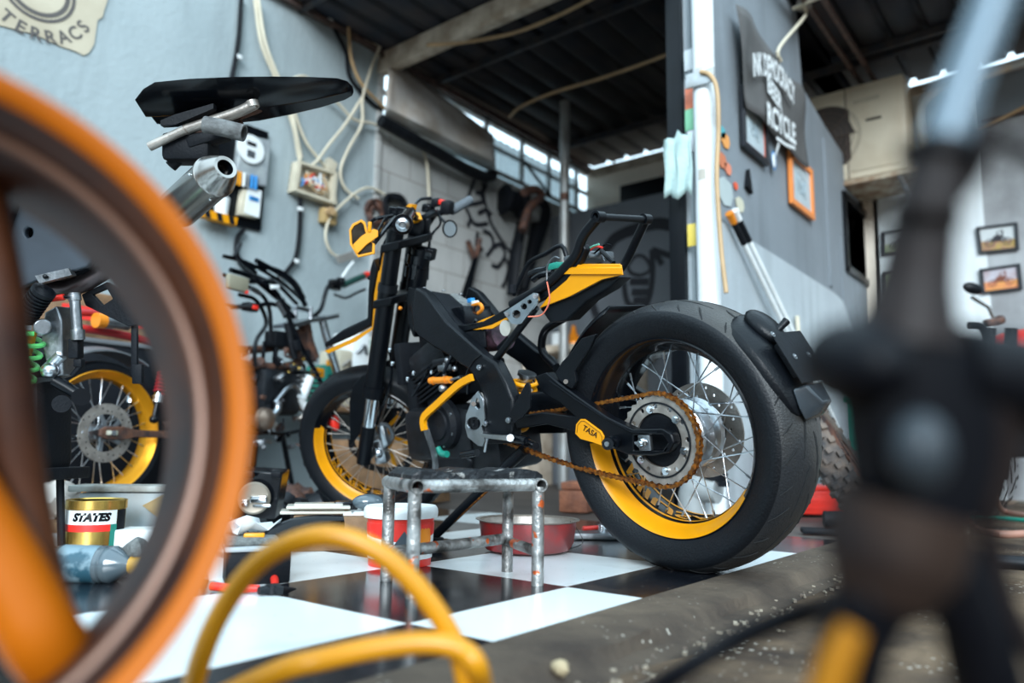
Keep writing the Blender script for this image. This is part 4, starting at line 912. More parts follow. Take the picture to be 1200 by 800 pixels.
obj('handle', MB().tube([FL(312, 672, .012), FL(320, 675, .012), FL(322, 683, .012), pv], [.0075, .008, .0075, .006], 10, k=4), RED, pl, 'red handle'); obj('jaws', MB().tube([FL(303, 692, .012), pv], [.007, .010], 10).cyl(pv-V((0, 0, .008)), pv+V((0, 0, .008)), .014, 14).tube([pv, FL(332, 692, .012), FL(346, 690, .010)], [.010, .008, .002], 8), DM, pl)
# toolcase panel in the shade behind, round fitting on it
pb0 = FL(300, 640); pn = thing('black_case', 'upright black case with an oval silver lamp face beside the front wheel', 'case', pb0)
cpt = [DP(278, 551, 2.35), DP(331, 554, 2.35), DP(322, 608, 2.35), DP(270, 608, 2.35)]; m = MB(); m.prism(cpt, FW*.08); obj('case_body', m, KG, pn, bev=.004)
oc = DP(298, 583, 2.33); m = MB(); m.lathe([(0, 0), (.0, .045), (.01, .05), (.014, .044), (.01, .02), (.01, 0)], oc, -FW+RT*.2+UP*.1, 28); obj('lamp_face', m, mat('aged_clear_lens', (.22, .19, .15), .3, .4), pn, 'oval lamp face')
obj('lamp_bracket', MB().box(oc-FW*.02+RT*.02, (.05, .012, .02), RT, UP, .003).box(oc-FW*.02-RT*.02-UP*.01, (.02, .03, .02), RT, UP, .003).box(oc-FW*.02+RT*.03-UP*.02, (.055, .01, .008), RT, UP, .002), CHR, pn)
obj('latch', MB().box(DP(292, 556, 2.33), (.03, .02, .02), RT, UP, .004), KM, pn); obj('latch', MB().box(DP(324, 556, 2.33), (.03, .02, .02), RT, UP, .004), KM, pn)
# left: can, bottle, tube, board, planks
cn = FL(109, 641); can = thing('paint_can', 'gold lidded tin with black lettering and a red stripe', 'can', cn); ch_ = .122; cr_ = .071
GT = mat('gold_tin', (.75, .48, .12), .25, .9)
m = MB(); m.lathe([(.002, 0), (.002, cr_), (ch_, cr_), (ch_, 0)], cn, Z, 40); obj('tin', m, GT, can)
m = MB(); m.lathe([(ch_*.83, cr_+.0005), (ch_*.84, cr_+.003), (ch_*1.02, cr_+.003), (ch_*1.03, cr_), (ch_*1.0, cr_-.004), (ch_*1.0, 0)], cn, Z, 40); obj('tin_lid', m, GT, can)
vw = (CAM-cn); vw.z = 0; vw.normalize(); vs_ = V((-vw.y, vw.x, 0))
def cfn(a, h, r=0): return cn+Z*h+(vw*cos(a)+vs_*sin(a))*(cr_+.0006+r)
def band(mb, a0, a1, h0, h1, r=0):
    k = max(2, int(abs(a1-a0)/.1)); mb.loft([[cfn(a0+(a1-a0)*i/k, h0, r), cfn(a0+(a1-a0)*i/k, h1, r)] for i in range(k+1)], closed=False, cap=False); return mb
cl_ = obj('tin_label', band(MB(), -1.5, .75, .064, .100), WHT, can)
obj('label_stripe', band(MB(), -1.5, .52, .046, .064), LRED, cl_, 'red stripe'); obj('label_panel', band(MB(), .52, .78, .004, .064), GRN, cl_, 'green panel'); obj('label_side', band(MB(), .78, 1.35, .004, .100), KM, cl_, 'dark printed side')
m = MB(); vs0, fs0 = text_verts('STATES', .027, shear=.25, bold=.07); bv = [m.b.verts.new(cfn((v.x-.012)/cr_, .082+v.y, .0006)) for v in vs0]
for f in fs0: m.face([bv[i] for i in f])
obj('label_lettering', m, KG, cl_, 'black lettering')
bt = thing('bottle', 'clear plastic bottle with an amber cap lying in front of the gold tin', 'bottle', FL(110, 664))
CLR = mat('dusty_clear_plastic', (.09, .11, .12), .15, col2=(.07, .10, .12), scale=18, spec=.8)
ba = FL(68, 660, .036); bb_ = FL(160, 662, .036); bd = (bb_-ba); bn = bd.normalized(); ln = bd.length
m = MB(); m.lathe([(0, 0), (0, .030), (.006, .036), (ln*.3, .036), (ln*.32, .034), (ln*.35, .036), (ln*.6, .036), (ln*.62, .033), (ln*.65, .036), (ln*.72, .036), (ln*.9, .016), (ln*.94, .014), (ln*.94, 0)], ba, bn, 24); obj('bottle_body', m, CLR, bt)
m = MB(); m.lathe([(ln*.08, .0365), (ln*.55, .0365)], ba, bn, 24); obj('bottle_label', m, mat('bottle_label_print', (.16, .24, .28), .4, col2=(.02, .07, .10), scale=22, lo=.45, hi=.55), bt, 'worn blue and white label'); m = MB(); m.cyl(ba+bn*ln*.93, ba+bn*(ln*.93+.022), .017, 18); obj('cap', m, mat('amber_cap', (.55, .30, .04), .35), bt, 'amber cap')
setp(obj('steel_rod', MB().tube([FL(80, 671, .009), FL(158, 672, .009)], .008, 12).tube([FL(80, 671, .009), FL(86, 671, .009)], .011, 12), STL), 'short steel rod on the tiles in front of the bottle', 'rod')
ps = DP(125, 612, 2.25)
bd0 = MB(); bd0.box(FL(125, 640, .155)+V((0, .06, 0)), (.05, .36, .022), (.8, -.6, 0), Z, .004)
wb_ = thing('workbench_board', 'low white board on a pale box behind the gold tin', 'board', FL(118, 634)+V((-.02, .08, 0)))
bq = FL(118, 634)+V((-.02, .08, 0)); obj('board_top', MB().box(bq+V((0, 0, .145)), (.12, .30, .018), (.75, -.66, 0), Z, .004), mat('grimy_white_board', (.42, .44, .42), .6, col2=(.2, .18, .15), scale=15), wb_)
obj('box_side', MB().box(bq+V((0, 0, .068)), (.10, .24, .13), (.75, -.66, 0), Z, .003), mat('grey_blue_carton', (.36, .42, .45), .6, col2=(.3, .3, .28), scale=9), wb_)
obj('paper_scrap', MB().prism([bq+V((.10, -.01, .10)), bq+V((.12, .04, .13)), bq+V((.11, .08, .10)), bq+V((.10, .07, .04))], V((.002, 0, 0))), mat('oil_stained_paper', (.5, .34, .16), .7), wb_, 'oil stained paper')
# carton with print at far left, clear bag above
cx0 = FL(6, 655)+V((-.10, -.08, 0)); setp(obj('carton', MB().box(cx0+V((-.06, .05, .07)), (.20, .20, .135), (.9, .43, 0), Z, .004), CRD), 'brown cardboard carton at the far left edge', 'carton')
BAG = mat('clear_bag', (.46, .42, .38), .2, spec=.8)
m = MB(); c = DP(68, 585, 2.4); m.sph(c, (.06, .06, .06), 14)
for v in m.b.verts: v.co += V((rnd.uniform(-.012, .012), rnd.uniform(-.012, .012), rnd.uniform(-.01, .01)))
bs0 = FL(60, 618); bowl = thing('cardboard_tray', 'rough brown cardboard tray carrying a crumpled clear bag', 'tray', bs0); obj('tray_body', MB().box(V((c.x, c.y, (c.z-.06)/2)), (.20, .22, c.z-.06), (.8, .6, 0), Z, .006), CRD, bowl)
setp(obj('plastic_bag', m, BAG), 'crumpled clear plastic bag on the brown cardboard tray', 'bag')
for i, (a, b_, z_, lab) in enumerate((((140, 640), (215, 640), .05, 'pale plank behind the lying bottle'), ((130, 620), (215, 622), .09, 'dark timber offcut behind the pale plank'))):
    p, q = FL(a[0], a[1]), FL(b_[0], b_[1]); d = (q-p)
    setp(obj('plank', MB().box((p+q)/2+V((0, 0, z_/2)), (d.length, .10, z_-.004), d, Z, .004), [WHT, KM][i]), lab, 'plank')
setp(obj('rag', MB().tube([FL(140, 655, .02), FL(150, 645, .06), FL(165, 640, .07), FL(175, 643, .04)], [.012, .016, .02, .01], 8, k=4, flat=.5), FOAM), 'grey oily rag draped beside the lying bottle', 'rag')
# ---------------- right hand side of the floor
kc = FL(985, 612); kw = thing('knobbly_wheel', 'spare wheel with a muddy knobbly tyre lying tilted behind the fat rear tyre', 'wheel', kc)
KC = DP(985, 560, 3.2); kax = (-FW*.35+UP*.55+RT*.75).normalized(); kf = kax.cross(V((0, 0, 1))).normalized()
MUD = mat('muddy_rubber', (.035, .035, .038), .7, col2=(.14, .10, .075), scale=14, bump=.4)
KC = FL(985, 612)+Z*.25
wheel(kw, KC, kax, kf, .30, .06, .23, .04, MUD, RST, STL, 16, .03, .05, RST, tread='knob')
obj('rear_sprocket', MB().plate(KC+kax*.06, kax, .10, .06, .006, 40, 0, 0, 0, 20, .005), RST, kw)
rc = FL(957, 606); cr_2 = thing('crate', 'red plastic crate behind the fat rear tyre', 'crate', rc)
m = MB(); m.box(rc+V((-.06, .12, .07)), (.26, .22, .12), (.78, .62, 0), Z, .006)
m.box(rc+V((-.06, .12, .125)), (.28, .24, .02), (.78, .62, 0), Z, .004); obj('crate_body', m, RED, cr_2)
for j in range(3): obj('crate_rib', MB().box(rc+V((-.06, .12, .04+.03*j)), (.266, .226, .006), (.78, .62, 0), Z), RED, cr_2)
tc_ = V((-.86, 4.02, 0)); tcm = thing('crate', 'tall teal plastic crate behind the knobbly wheel', 'crate', tc_); obj('crate_body', MB().box(tc_+V((0, 0, .27)), (.28, .26, .53), (1, 0, 0), Z, .01), GRN, tcm); obj('crate_rim', MB().box(tc_+V((0, 0, .545)), (.31, .29, .03), (1, 0, 0), Z, .006), GRN, tcm)
pd = FL(965, 627); m = MB(); m.box(pd+V((0, .03, .012)), (.16, .07, .018), (.9, .4, 0), Z, .005); pdo = thing('rubber_pedals', 'loose black rubber pads on the floor beside the red crate', 'rubber pads', pd); obj('pad', m, KM, pdo); obj('pad', MB().tube([pd+V((-.01, .05, .05)), pd+V((.05, .08, .05))], .028, 12), KM, pdo); obj('pad', MB().box(pd+V((.07, .08, .045)), (.08, .05, .04), (.8, .6, .3), Z, .008), KP, pdo)
mb = MB(); mb.box(FL(1010, 600)+V((.25, .3, .01)), (.9, .6, .02), (.78, .62, 0), Z); 
# hoses
setp(obj('hose', MB().tube([DP(1122, 560, 2.6), DP(1124, 585, 2.6), FL(1135, 612, .02), FL(1165, 625, .02), FL(1210, 625, .02)], .013, 10, k=6), mat('copper_hose', (.35, .17, .12), .5)), 'copper coloured hose curling on the ground at right', 'hose')
setp(obj('hose', MB().tube([DP(1160, 540, 2.8), DP(1163, 575, 2.8), FL(1175, 598, .02), FL(1215, 606, .02)], .013, 10, k=6), mat('copper_hose_pale', (.42, .22, .16), .5)), 'second copper coloured hose behind the first at the right edge', 'hose')
setp(obj('hose', MB().tube([FL(1112, 603, .01), FL(1150, 605, .01), FL(1220, 611, .01)], .009, 8, k=4), GRN), 'thin green hose lying on the ground at right', 'hose')
pr = FL(1150, 640); 
setp(obj('steel_pipe', MB().tube([FL(1085, 652, .02), FL(1230, 662, .02)], .017, 12), DM), 'dark steel pipe lying on the ground at right', 'pipe')
# parked motorcycle at the right: mirror, bar, tank edge, wheel
mr = thing('motorcycle', 'mostly hidden red and black motorcycle parked at the right back wall', 'motorcycle', FL(1165, 600)+V((0, .6, 0)))
d4 = 3.9
obj('front_fork', MB().tube([DP(1160, 385, d4), DP(1150, 470, d4), DP(1140, 560, d4)], .03, 12).tube([DP(1185, 385, d4), DP(1180, 470, d4), DP(1172, 560, d4)], .03, 12), KP, mr)
mm = obj('mirror_stalk', MB().tube([DP(1138, 348, d4), DP(1158, 360, d4), DP(1164, 372, d4)], .010, 8), CHR, mr, 'chrome stalk')
obj('mirror_head', MB().sph(DP(1140, 338, d4), (.055, .02, .03), 14, RT-UP*.3, UP), KP, mr)
obj('brake_reservoir', MB().box(DP(1163, 378, d4), (.08, .05, .04), RT+UP*.2, UP, .01).sph(DP(1172, 375, d4), .026, 10), RST, mr)
obj('handlebar', MB().tube([DP(1135, 382, d4), DP(1150, 384, d4), DP(1156, 400, d4), DP(1150, 420, d4)], .02, 12, k=4), KP, mr)
obj('fuel_tank', MB().sph(DP(1215, 410, d4+.3), (.28, .16, .12), 20, RT, UP), RED, mr, 'red tank')
obj('engine', MB().box(DP(1190, 500, d4+.2), (.34, .3, .3), RT, UP, .03), DM, mr)
for i in range(5): obj('cooling_fin', MB().box(DP(1185, 440+9*i, d4+.1), (.22, .22, .008), RT, UP, .002), ALD, mr)
wheel(mr, DP(1120, 560, d4)+V((0, 0, .03)), RT*.35-FW, RT, .30, .05, .235, .035, TYB, KG, STL, 20, .04, .045, ALD)
# ================================================================== ON THE WALLS
def wthing(name, label, cat, p): return thing(name, label, cat, p)
def framed(px, fm, pm, label, fw_, fn_, art=None, n=1):
    # px: four corners, order tl tr br bl
    c = [fn_(a, b, .0) for a, b in px]; n_ = (c[1]-c[0]).cross(c[3]-c[0]).normalized(); n_ = n_ if n_.dot(CAM-c[0]) > 0 else -n_
    ce = sum(c, V())/4; inn = [p+(ce-p)*fw_ for p in c]
    t = thing('picture', label, 'picture', (c[2]+c[3])/2)
    obj('picture_frame', MB().prism([p+n_*.004 for p in c], n_*.022, [[p+n_*.004 for p in inn]]), fm, t, bev=.002); obj('print', MB().prism([p+n_*.005 for p in inn], n_*.006), pm, t); 
    if art: art(t, inn, n_)
    return t
BKF = mat('black_frame', (.012, .014, .02), .4); ORF = mat('orange_frame', (.85, .27, .06), .45); PPR = mat('pale_blue_print', (.50, .58, .60), .5, col2=(.40, .47, .50), scale=14)
def quadpt(c, u, v): return c[3].lerp(c[2], u).lerp(c[0].lerp(c[1], u), v)
def bikeart(cols):
    sky, grd, dk = cols
    def f(t, c, n_):
        off = n_*.0118
        obj('print_ground', MB().prism([quadpt(c, a, b)+off for a, b in ((0, 0), (1, 0), (1, .42), (.5, .36), (0, .45))], n_*.0004), grd, t)
        ex_ = (c[2]-c[3]); ey_ = (c[0]-c[3]); r_ = ey_.length*.17; m = MB(); o2 = n_*.0124
        for u in (.24, .76):
            ce = quadpt(c, u, .34)+o2; m.plate(ce, n_, r_, r_*.72, .0006, 20); m.plate(ce, n_, r_*.25, .0001, .0006, 8)
        for a, b_ in (((.24, .34), (.42, .62)), ((.42, .62), (.62, .6)), ((.62, .6), (.76, .34)), ((.35, .45), (.62, .38)), ((.62, .6), (.66, .8)), ((.66, .8), (.58, .84)), ((.5, .55), (.5, .8))):
            m.tube([quadpt(c, *a)+o2, quadpt(c, *b_)+o2], ey_.length*.03, 6)
        m.box(quadpt(c, .5, .48)+o2, (ex_.length*.24, ey_.length*.22, .001), ex_, ey_.cross(ex_) if 0 else n_)
        obj('print_motorcycle', m, dk, t)
    return f
SKY = mat('print_sky', (.62, .66, .66), .5); GRS = mat('print_green', (.22, .32, .14), .6, col2=(.4, .42, .3), scale=30); YGR = mat('print_yellow_field', (.45, .32, .08), .6, col2=(.35, .17, .13), scale=30); DKI = mat('print_dark', (.03, .028, .035), .6); BRI = mat('print_brown', (.22, .07, .04), .6); ORG = mat('print_orange', (.75, .33, .08), .6, col2=(.6, .2, .1), scale=20)
PKS = mat('print_pinkish', (.42, .32, .34), .6, col2=(.5, .5, .55), scale=15)
framed([(1144, 267), (1193, 261), (1195, 293), (1148, 298)], BKF, SKY, 'upper right framed motorcycle print with a yellow field on the rough grey wall', .17, BK, bikeart((SKY, YGR, DKI)))
framed([(1148, 316), (1196, 309), (1199, 339), (1151, 345)], BKF, PKS, 'lower right framed print of an orange lit motorcycle on the rough grey wall', .18, BK, bikeart((PKS, ORG, BRI)))
framed([(1034, 273), (1085, 266), (1086, 295), (1035, 300)], BKF, SKY, 'upper framed print of a motorcycle on grass, on the white wall', .17, BK, bikeart((SKY, GRS, DKI)))
framed([(1036, 320), (1087, 313), (1088, 343), (1037, 349)], BKF, GRS, 'lower framed print of a motorcycle on grass, on the white wall', .17, BK, bikeart((GRS, GRS, DKI)))
def lines_art(t, c, n_):
    m = MB(); rn = random.Random(4)
    for i in range(9):
        pts = [quadpt(c, .2+.6*rn.random(), .2+.6*rn.random())+n_*.012 for _ in range(3)]; m.tube(pts, .002, 5, k=4)
    obj('print_drawing', m, mat('print_pencil', (.28, .36, .40), .6), t)
def redmat(t, c, n_):
    inn = [p+(sum(c, V())/4-p)*.09 for p in c]; obj('print_border', MB().prism([p+n_*.0115 for p in c], n_*.0008, [[p+n_*.0115 for p in inn]]), mat('red_orange_card', (.78, .16, .08), .5), t, 'red orange card border'); lines_art(t, c, n_)
# frames on the partition: corners by y and z on that wall
def part_frame(y0, y1, z0, z1, fm, label, fw_, art, tilt=0):
    c = [V((XP+.0, y0, z1)), V((XP, y1, z1+tilt)), V((XP, y1, z0+tilt)), V((XP, y0, z0))]
    t = thing('picture', label, 'picture', (c[2]+c[3])/2); n_ = V((1, 0, 0)); ce = sum(c, V())/4; k = fw_
    inn = [V((XP, ce.y+(p.y-ce.y)+(k if p.y < ce.y else -k), p.z+(k if p.z < ce.z else -k))) for p in c]
    obj('picture_frame', MB().prism([p+n_*.012 for p in c], n_*.022, [[p+n_*.012 for p in inn]]), fm, t, bev=.002); obj('print', MB().prism([p+n_*.004 for p in inn], n_*.018), PPR, t); art(t, [p+n_*.011 for p in inn], n_)
f1 = [PT(863, 100), PT(893, 150), PT(893, 208), PT(864, 170)]
part_frame(f1[0].y, f1[1].y, PT(863, 170).z, PT(863, 101).z, BKF, 'black framed drawing with a red inner border under the black banner', .03, redmat)
part_frame(PT(920, 190).y, PT(948, 240).y, PT(920, 237).z, PT(920, 176).z, ORF, 'orange framed pale print on the grey partition', .035, lines_art)
# banner hanging on the partition
ban = thing('banner', 'dark grey cloth banner with white lettering tied to the partition', 'banner', PT(905, 150))
by0, by1 = PT(872, 20).y, PT(943, 150).y
tops = [(862, 5), (880, 20), (900, 55), (920, 85), (937, 100), (945, 128)]; bots = [(872, 120), (878, 128), (893, 143), (915, 163), (934, 188), (947, 197)]
L = []
for i in range(31):
    t = i/30; j = min(int(t*5), 4); fr = t*5-j
    a = PT(tops[j][0]+(tops[j+1][0]-tops[j][0])*fr, tops[j][1]+(tops[j+1][1]-tops[j][1])*fr, .05); b_ = PT(bots[j][0]+(bots[j+1][0]-bots[j][0])*fr, bots[j][1]+(bots[j+1][1]-bots[j][1])*fr, .05)
    L.append([a.lerp(b_, k/10)+V((.010*sin(i*.55+k*.2)+.006*sin(i*.3+k*.5), 0, 0)) for k in range(11)])
CLO = mat('charcoal_cloth', (.10, .098, .096), .85, var=.25, scale=5, bump=.2)
m = MB(); m.loft(L, closed=False, cap=False); bo = obj('cloth', m, CLO, ban); md = bo.modifiers.new('s', 'SOLIDIFY'); md.thickness = .002
def ban_text(body, y0, y1, za, zb, size_h, arc=0., nm='lettering'):
    vs0, fs0 = text_verts(body, 1., bold=.035); x0 = min(v.x for v in vs0); x1 = max(v.x for v in vs0); h0 = min(v.y for v in vs0); h1_ = max(v.y for v in vs0); m = MB()
    bv = []
    for v in vs0:
        u = (v.x-x0)/(x1-x0); w_ = (v.y-h0)/(h1_-h0); bv.append(m.b.verts.new(V((XP+.082, y0+(y1-y0)*u, za+(zb-za)*u+arc*4*u*(1-u)+size_h*(w_-.5)))))
    for f in fs0: m.face([bv[i] for i in f])
    obj(nm, m, mat('white_ink_'+nm, (.75, .78, .78), .6), ban, 'white lettering')
def pz(px, py): p = PT(px, py, .08); return p.y, p.z
ya, za = pz(882, 72); yb, zb = pz(931, 110); ban_text('INK DEMOCRACY', ya, yb, za-.02, zb-.02, .13, .07, 'lettering')
ya, za = pz(899, 97); yb, zb = pz(916, 122); ban_text('BEER', ya, yb, za, zb, .10, 0, 'lettering')
ya, za = pz(899, 132); yb, zb = pz(932, 158); ban_text('RCYCLE', ya, yb, za, zb, .13, -.0, 'lettering')
ya, za = pz(910, 162); yb, zb = pz(931, 174); obj('lettering_line', MB().tube([V((XP+.082, ya, za)), V((XP+.082, (ya+yb)/2, (za+zb)/2-.008)), V((XP+.082, yb, zb))], .010, 6, flat=.3), MATS['white_ink_lettering'], ban, 'thin white line under the lettering')
tg = thing('key_tag', 'blue and white oval tag hanging between the two frames', 'tag', PT(907, 198)); obj('tag_disc', MB().sph(PT(907, 188, .03), (.006, .035, .055), 14), BLU, tg); obj('tag_face', MB().sph(PT(907, 188, .034), (.006, .024, .042), 14), WHT, tg); obj('tag_strap', MB().tube([PT(909, 182, .03), PT(913, 168, .03)], .012, 6, flat=.3), WHT, tg)
# stickers on the partition end and pipe
stk = [((846, 188), (.6, .2, .1), .05, 'small orange sticker'), ((850, 165), (.8, .35, .1), .05, 'orange flame sticker'), ((853, 198), (.75, .25, .15), .04, 'red arrow sticker'), ((850, 225), (.45, .52, .52), .09, 'pale round monkey sticker'), ((862, 218), (.8, .12, .05), .025, 'tiny red dot sticker'), ((867, 240), (.6, .58, .45), .05, 'cream oval sticker'), ((846, 155), (.1, .4, .45), .04, 'teal sticker')]
for (a, b_), c_, s_, lab in stk:
    p = PT(a, b_, .004); m = MB(); k = 7; m.prism([p+V((0, s_*cos(2*pi*i/k)*(1+.25*(i % 2)), s_*.8*sin(2*pi*i/k))) for i in range(k)], (.003, 0, 0)); setp(obj('sticker', m, mat('sticker_ink', c_, .5)), lab+' on the grey partition', 'sticker', 'stickers beside the white pipe')
m = MB(); p = PT(872, 219, .004); m.prism([p, p+V((0, .07, -.02)), p+V((0, .03, .10))], (.02, 0, 0)); setp(obj('hook', m, KM), 'black triangular hook on the grey partition above the brooms', 'hook')
# white drain pipe with bracket, hose and rags
pp = UN(830, 300, (0, 1, 0), 2.93); pvc = thing('drain_pipe', 'white plastic drain pipe running down the partition end', 'pipe', V((pp.x, 2.93, 0)))
PVC = mat('white_pvc', (.72, .76, .78), .4, col2=(.50, .48, .44), scale=5, lo=.55, hi=.75)
obj('pipe', MB().tube([(pp.x, 2.93, .003), (pp.x, 2.93, 3.02)], .048, 28), PVC, pvc)
bkz = UN(815, 93, (0, 1, 0), 2.87); obj('pipe_bracket', MB().box((bkz.x+.02, 2.872, bkz.z), (.13, .012, .065), (1, 0, -.02), Z, .002), LMT, pvc)
for z_, s_, c_ in ((1.9, .05, (.5, .5, .5)), (1.45, .03, (.45, .42, .36))):
    th = -1.5; p = V((pp.x+.0, 2.93, z_)); L = [[p+V((.0488*cos(a), .0488*sin(a), -s_)), p+V((.0488*cos(a), .0488*sin(a), s_*.6))] for a in [-1.9+i*.12 for i in range(7)]]
    obj('label_patch', MB().loft(L, closed=False, cap=False), mat('patch_ink', c_, .6), pvc)
h_ = [UN(821, 84, (0, 1, 0), 2.86), UN(832, 88, (0, 1, 0), 2.86), UN(840, 105, (0, 1, 0), 2.86), UN(842, 150, (0, 1, 0), 2.86), UN(840, 210, (0, 1, 0), 2.86), UN(845, 290, (0, 1, 0), 2.86), UN(851, 343, (0, 1, 0), 2.86)]
setp(obj('hose', MB().tube(h_, .010, 10, k=5), TAN), 'thin tan hose hanging down the white drain pipe', 'hose'); setp(obj('hose_joint', MB().tube([h_[3]+V((0, 0, .02)), h_[3]-V((0, 0, .05))], .014, 10), KM), 'black joint sleeve on the tan hose', 'joint') if 0 else None
m = MB(); q = UN(795, 195, (0, 1, 0), 2.9); L = []
for i in range(9):
    t = i/8; L.append([q+V((-.055-.004*sin(i)+.13*k/6, -.015-.012*sin(k*2.1+i*.3), .13-.27*t+(.03 if k in (3,) and i == 0 else 0)+.02*sin(k*1.7)*t)) for k in range(7)])
m.loft(L, closed=False, cap=False); o = obj('rag', m, mat('pale_mint_cloth', (.42, .56, .54), .8, bump=.3)); md = o.modifiers.new('s', 'SOLIDIFY'); md.thickness = .004; setp(o, 'pale mint cloth hanging on the black post', 'cloth')
# notices on the narrow strip between post and pipe
for (a, b_), c_, lab in (((808, 70), (.55, .6, .62), 'pale torn sticker high on the post strip'), ((809, 115), (.75, .2, .1), 'red sticker on the post strip'), ((809, 140), (.2, .5, .3), 'green edged sticker on the post strip'), ((812, 165), (.65, .66, .7), 'round white sticker on the post strip'), ((812, 275), (.8, .6, .1), 'yellow label low on the post strip')):
    p = UN(a, b_, (0, 1, 0), 2.955); setp(obj('sticker', MB().box(p, (.05, .004, .10), (1, 0, 0), Z, .001), mat('strip_ink', c_, .5)), lab, 'sticker', 'stickers on the post strip')
# brooms leaning on the partition
for k, (a, b_, lab) in enumerate((((862, 265), (912, 378), 'white broom pole with an orange grip leaning on the partition'), ((868, 262), (925, 400), 'second white broom pole leaning on the partition behind the first'))):
    t_ = PT(a[0], a[1], .05); bt_ = PT(b_[0], b_[1], .05); dz = (t_-bt_); foot = bt_-dz*(bt_.z/dz.z)*.998; foot.x = XP+.12+.04*k
    br = thing('broom', lab, 'broom', foot); obj('pole', MB().tube([foot, t_], .013, 12), WHT, br); e = (t_-foot).normalized(); obj('grip', MB().tube([t_-e*.11, t_+e*.02], .015, 12), KM, br); obj('grip_top', MB().tube([t_+e*.02, t_+e*.08], [.016, .020], 12), [ORA, WHT][k], br)
p = PT(934, 370, .05); setp(obj('rod', MB().tube([V((XP+.05, p.y+.12, .0)), PT(934, 370, .04)], .012, 10), IVY), 'short cream rod standing against the pale lower panel', 'rod')
# air conditioner outdoor unit
ac0 = UN(1060, 195, (0, 1, 0), 5.45); acl = UN(953, 118, (0, 1, 0), 5.45); acr = UN(1058, 85, (0, 1, 0), 5.45); zt, zb_ = 2.83, UN(1062, 197, (0, 1, 0), 5.45).z
x0, x1 = min(acl.x, acr.x-.8), acr.x; ac = thing('air_conditioner', 'cream outdoor air conditioner unit on brackets high at the back', 'air conditioner', V(((x0+x1)/2, 5.62, zb_)))
zt = acr.z; m = MB(); AM = mat('yellowed_ac_casing', (.60, .53, .40), .5, col2=(.50, .42, .30), scale=5, lo=.45, hi=.75)
obj('casing', MB().box(((x0+x1)/2, 5.60, (zt+zb_)/2), (x1-x0, .30, zt-zb_), (1, 0, 0), Z, .015), AM, ac)
fc_ = V((x0+.27, 5.447, (zt+zb_)/2-.01)); FR = (zt-zb_)*.34
obj('fan_opening', MB().lathe([(.0, 0), (.0, FR), (.006, FR+.012), (.0, FR+.016)], fc_, (0, -1, 0), 40), mat('fan_dark', (.045, .035, .03), .6), ac)
m = MB()
for i in range(6): m.plate(fc_+V((0, -.008, 0)), (0, 1, 0), FR*(.2+.16*i), FR*(.2+.16*i)-.003, .003, 32)
for i in range(8): a = pi*i/4; m.tube([fc_+V((0, -.008, 0)), fc_+V((FR*cos(a), -.008, FR*sin(a)))], .002, 5)
obj('fan_grille', m, mat('brown_grille', (.12, .085, .06), .6), ac)
for i in range(3):
    a = 2*pi*i/3; obj('fan_blade', MB().prism([fc_+V((.02*cos(a), -.003, .02*sin(a))), fc_+V((FR*.9*cos(a), -.003, FR*.9*sin(a))), fc_+V((FR*.9*cos(a+.8), -.003, FR*.9*sin(a+.8)))], (0, -.003, 0)), MATS['fan_dark'], ac)
obj('side_panel', MB().box((x1-.20, 5.446, (zt+zb_)/2), (.32, .008, (zt-zb_)*.86), (1, 0, 0), Z, .003), AM, ac); obj('seam', MB().box((x1-.38, 5.447, (zt+zb_)/2), (.006, .006, zt-zb_)), BRN, ac); obj('badge', MB().box((x1-.20, 5.44, (zt+zb_)/2+.06), (.10, .004, .016), (1, 0, .0), Z), KM, ac); obj('badge', MB().box((x1-.24, 5.44, zt-.13), (.17, .003, .03)), mat('faded_badge', (.45, .40, .30), .6), ac, 'faded maker plate')
obj('bracket', MB().box(((x0+x1)/2, 5.66, zb_-.025), (.95, .45, .035), (1, 0, 0), Z, .004), mat('rusty_bracket', (.22, .12, .06), .7, col2=(.45, .4, .3), scale=10), ac)
obj('bracket_arm', MB().tube([(x1-.06, 5.46, zb_-.03), (x1+.02, YB, zb_-.33)], .02, 8), LMT, ac); obj('bracket_arm', MB().tube([(x0+.1, 5.46, zb_-.03), (x0+.1, YB, zb_-.33)], .02, 8), LMT, ac)
setp(obj('duct', MB().tube([BK(1088, 182, .25), BK(1082, 160, .25), BK(1080, 125, .25), BK(1100, 105, .2), BK(1130, 95, .12), BK(1200, 72, .08), BK(1260, 55, .08)], .035, 12, k=5), mat('wrapped_duct', (.62, .50, .36), .6, col2=(.5, .52, .5), scale=4, lo=.45, hi=.55)), 'wrapped refrigerant duct curving from the air conditioner', 'duct')
setp(obj('pipe', MB().tube([BK(1120, 167, .04), BK(1230, 110, .04)], .012, 8), TAN), 'thin tan conduit on the dark back wall at right', 'conduit')
for y, zz in ((YB-.02, 2.6),): struct('trim_14', MB().box((.9, y, zz), (2.9, .02, .015)), BRN)
jb = UN(910, 20, (0, 0, 1), 2.98); jb.x = max(jb.x, XP+.08)
cj = thing('junction_box', 'round grey junction box under the roof over the banner', 'junction box', jb); obj('box_body', MB().cyl(jb+V((0, 0, .0)), jb+V((0, 0, .04)), .045, 20), mat('grey_box', (.2, .18, .16), .6), cj)
setp(obj('cable', MB().tube([jb, jb+V((0, .0, -.06)), PT(913, 56, .09), PT(915, 72, .09)], .010, 8, k=4), CAB), 'cream cable dropping from the round junction box to the banner', 'cable')
setp(obj('cable', MB().tube([jb+V((.02, 0, .01)), UN(930, 10, (0, 0, 1), 2.98), UN(965, -5, (0, 0, 1), 2.98)], .011, 8, k=4), CAB), 'cream cable running from the round junction box across the roof', 'cable')
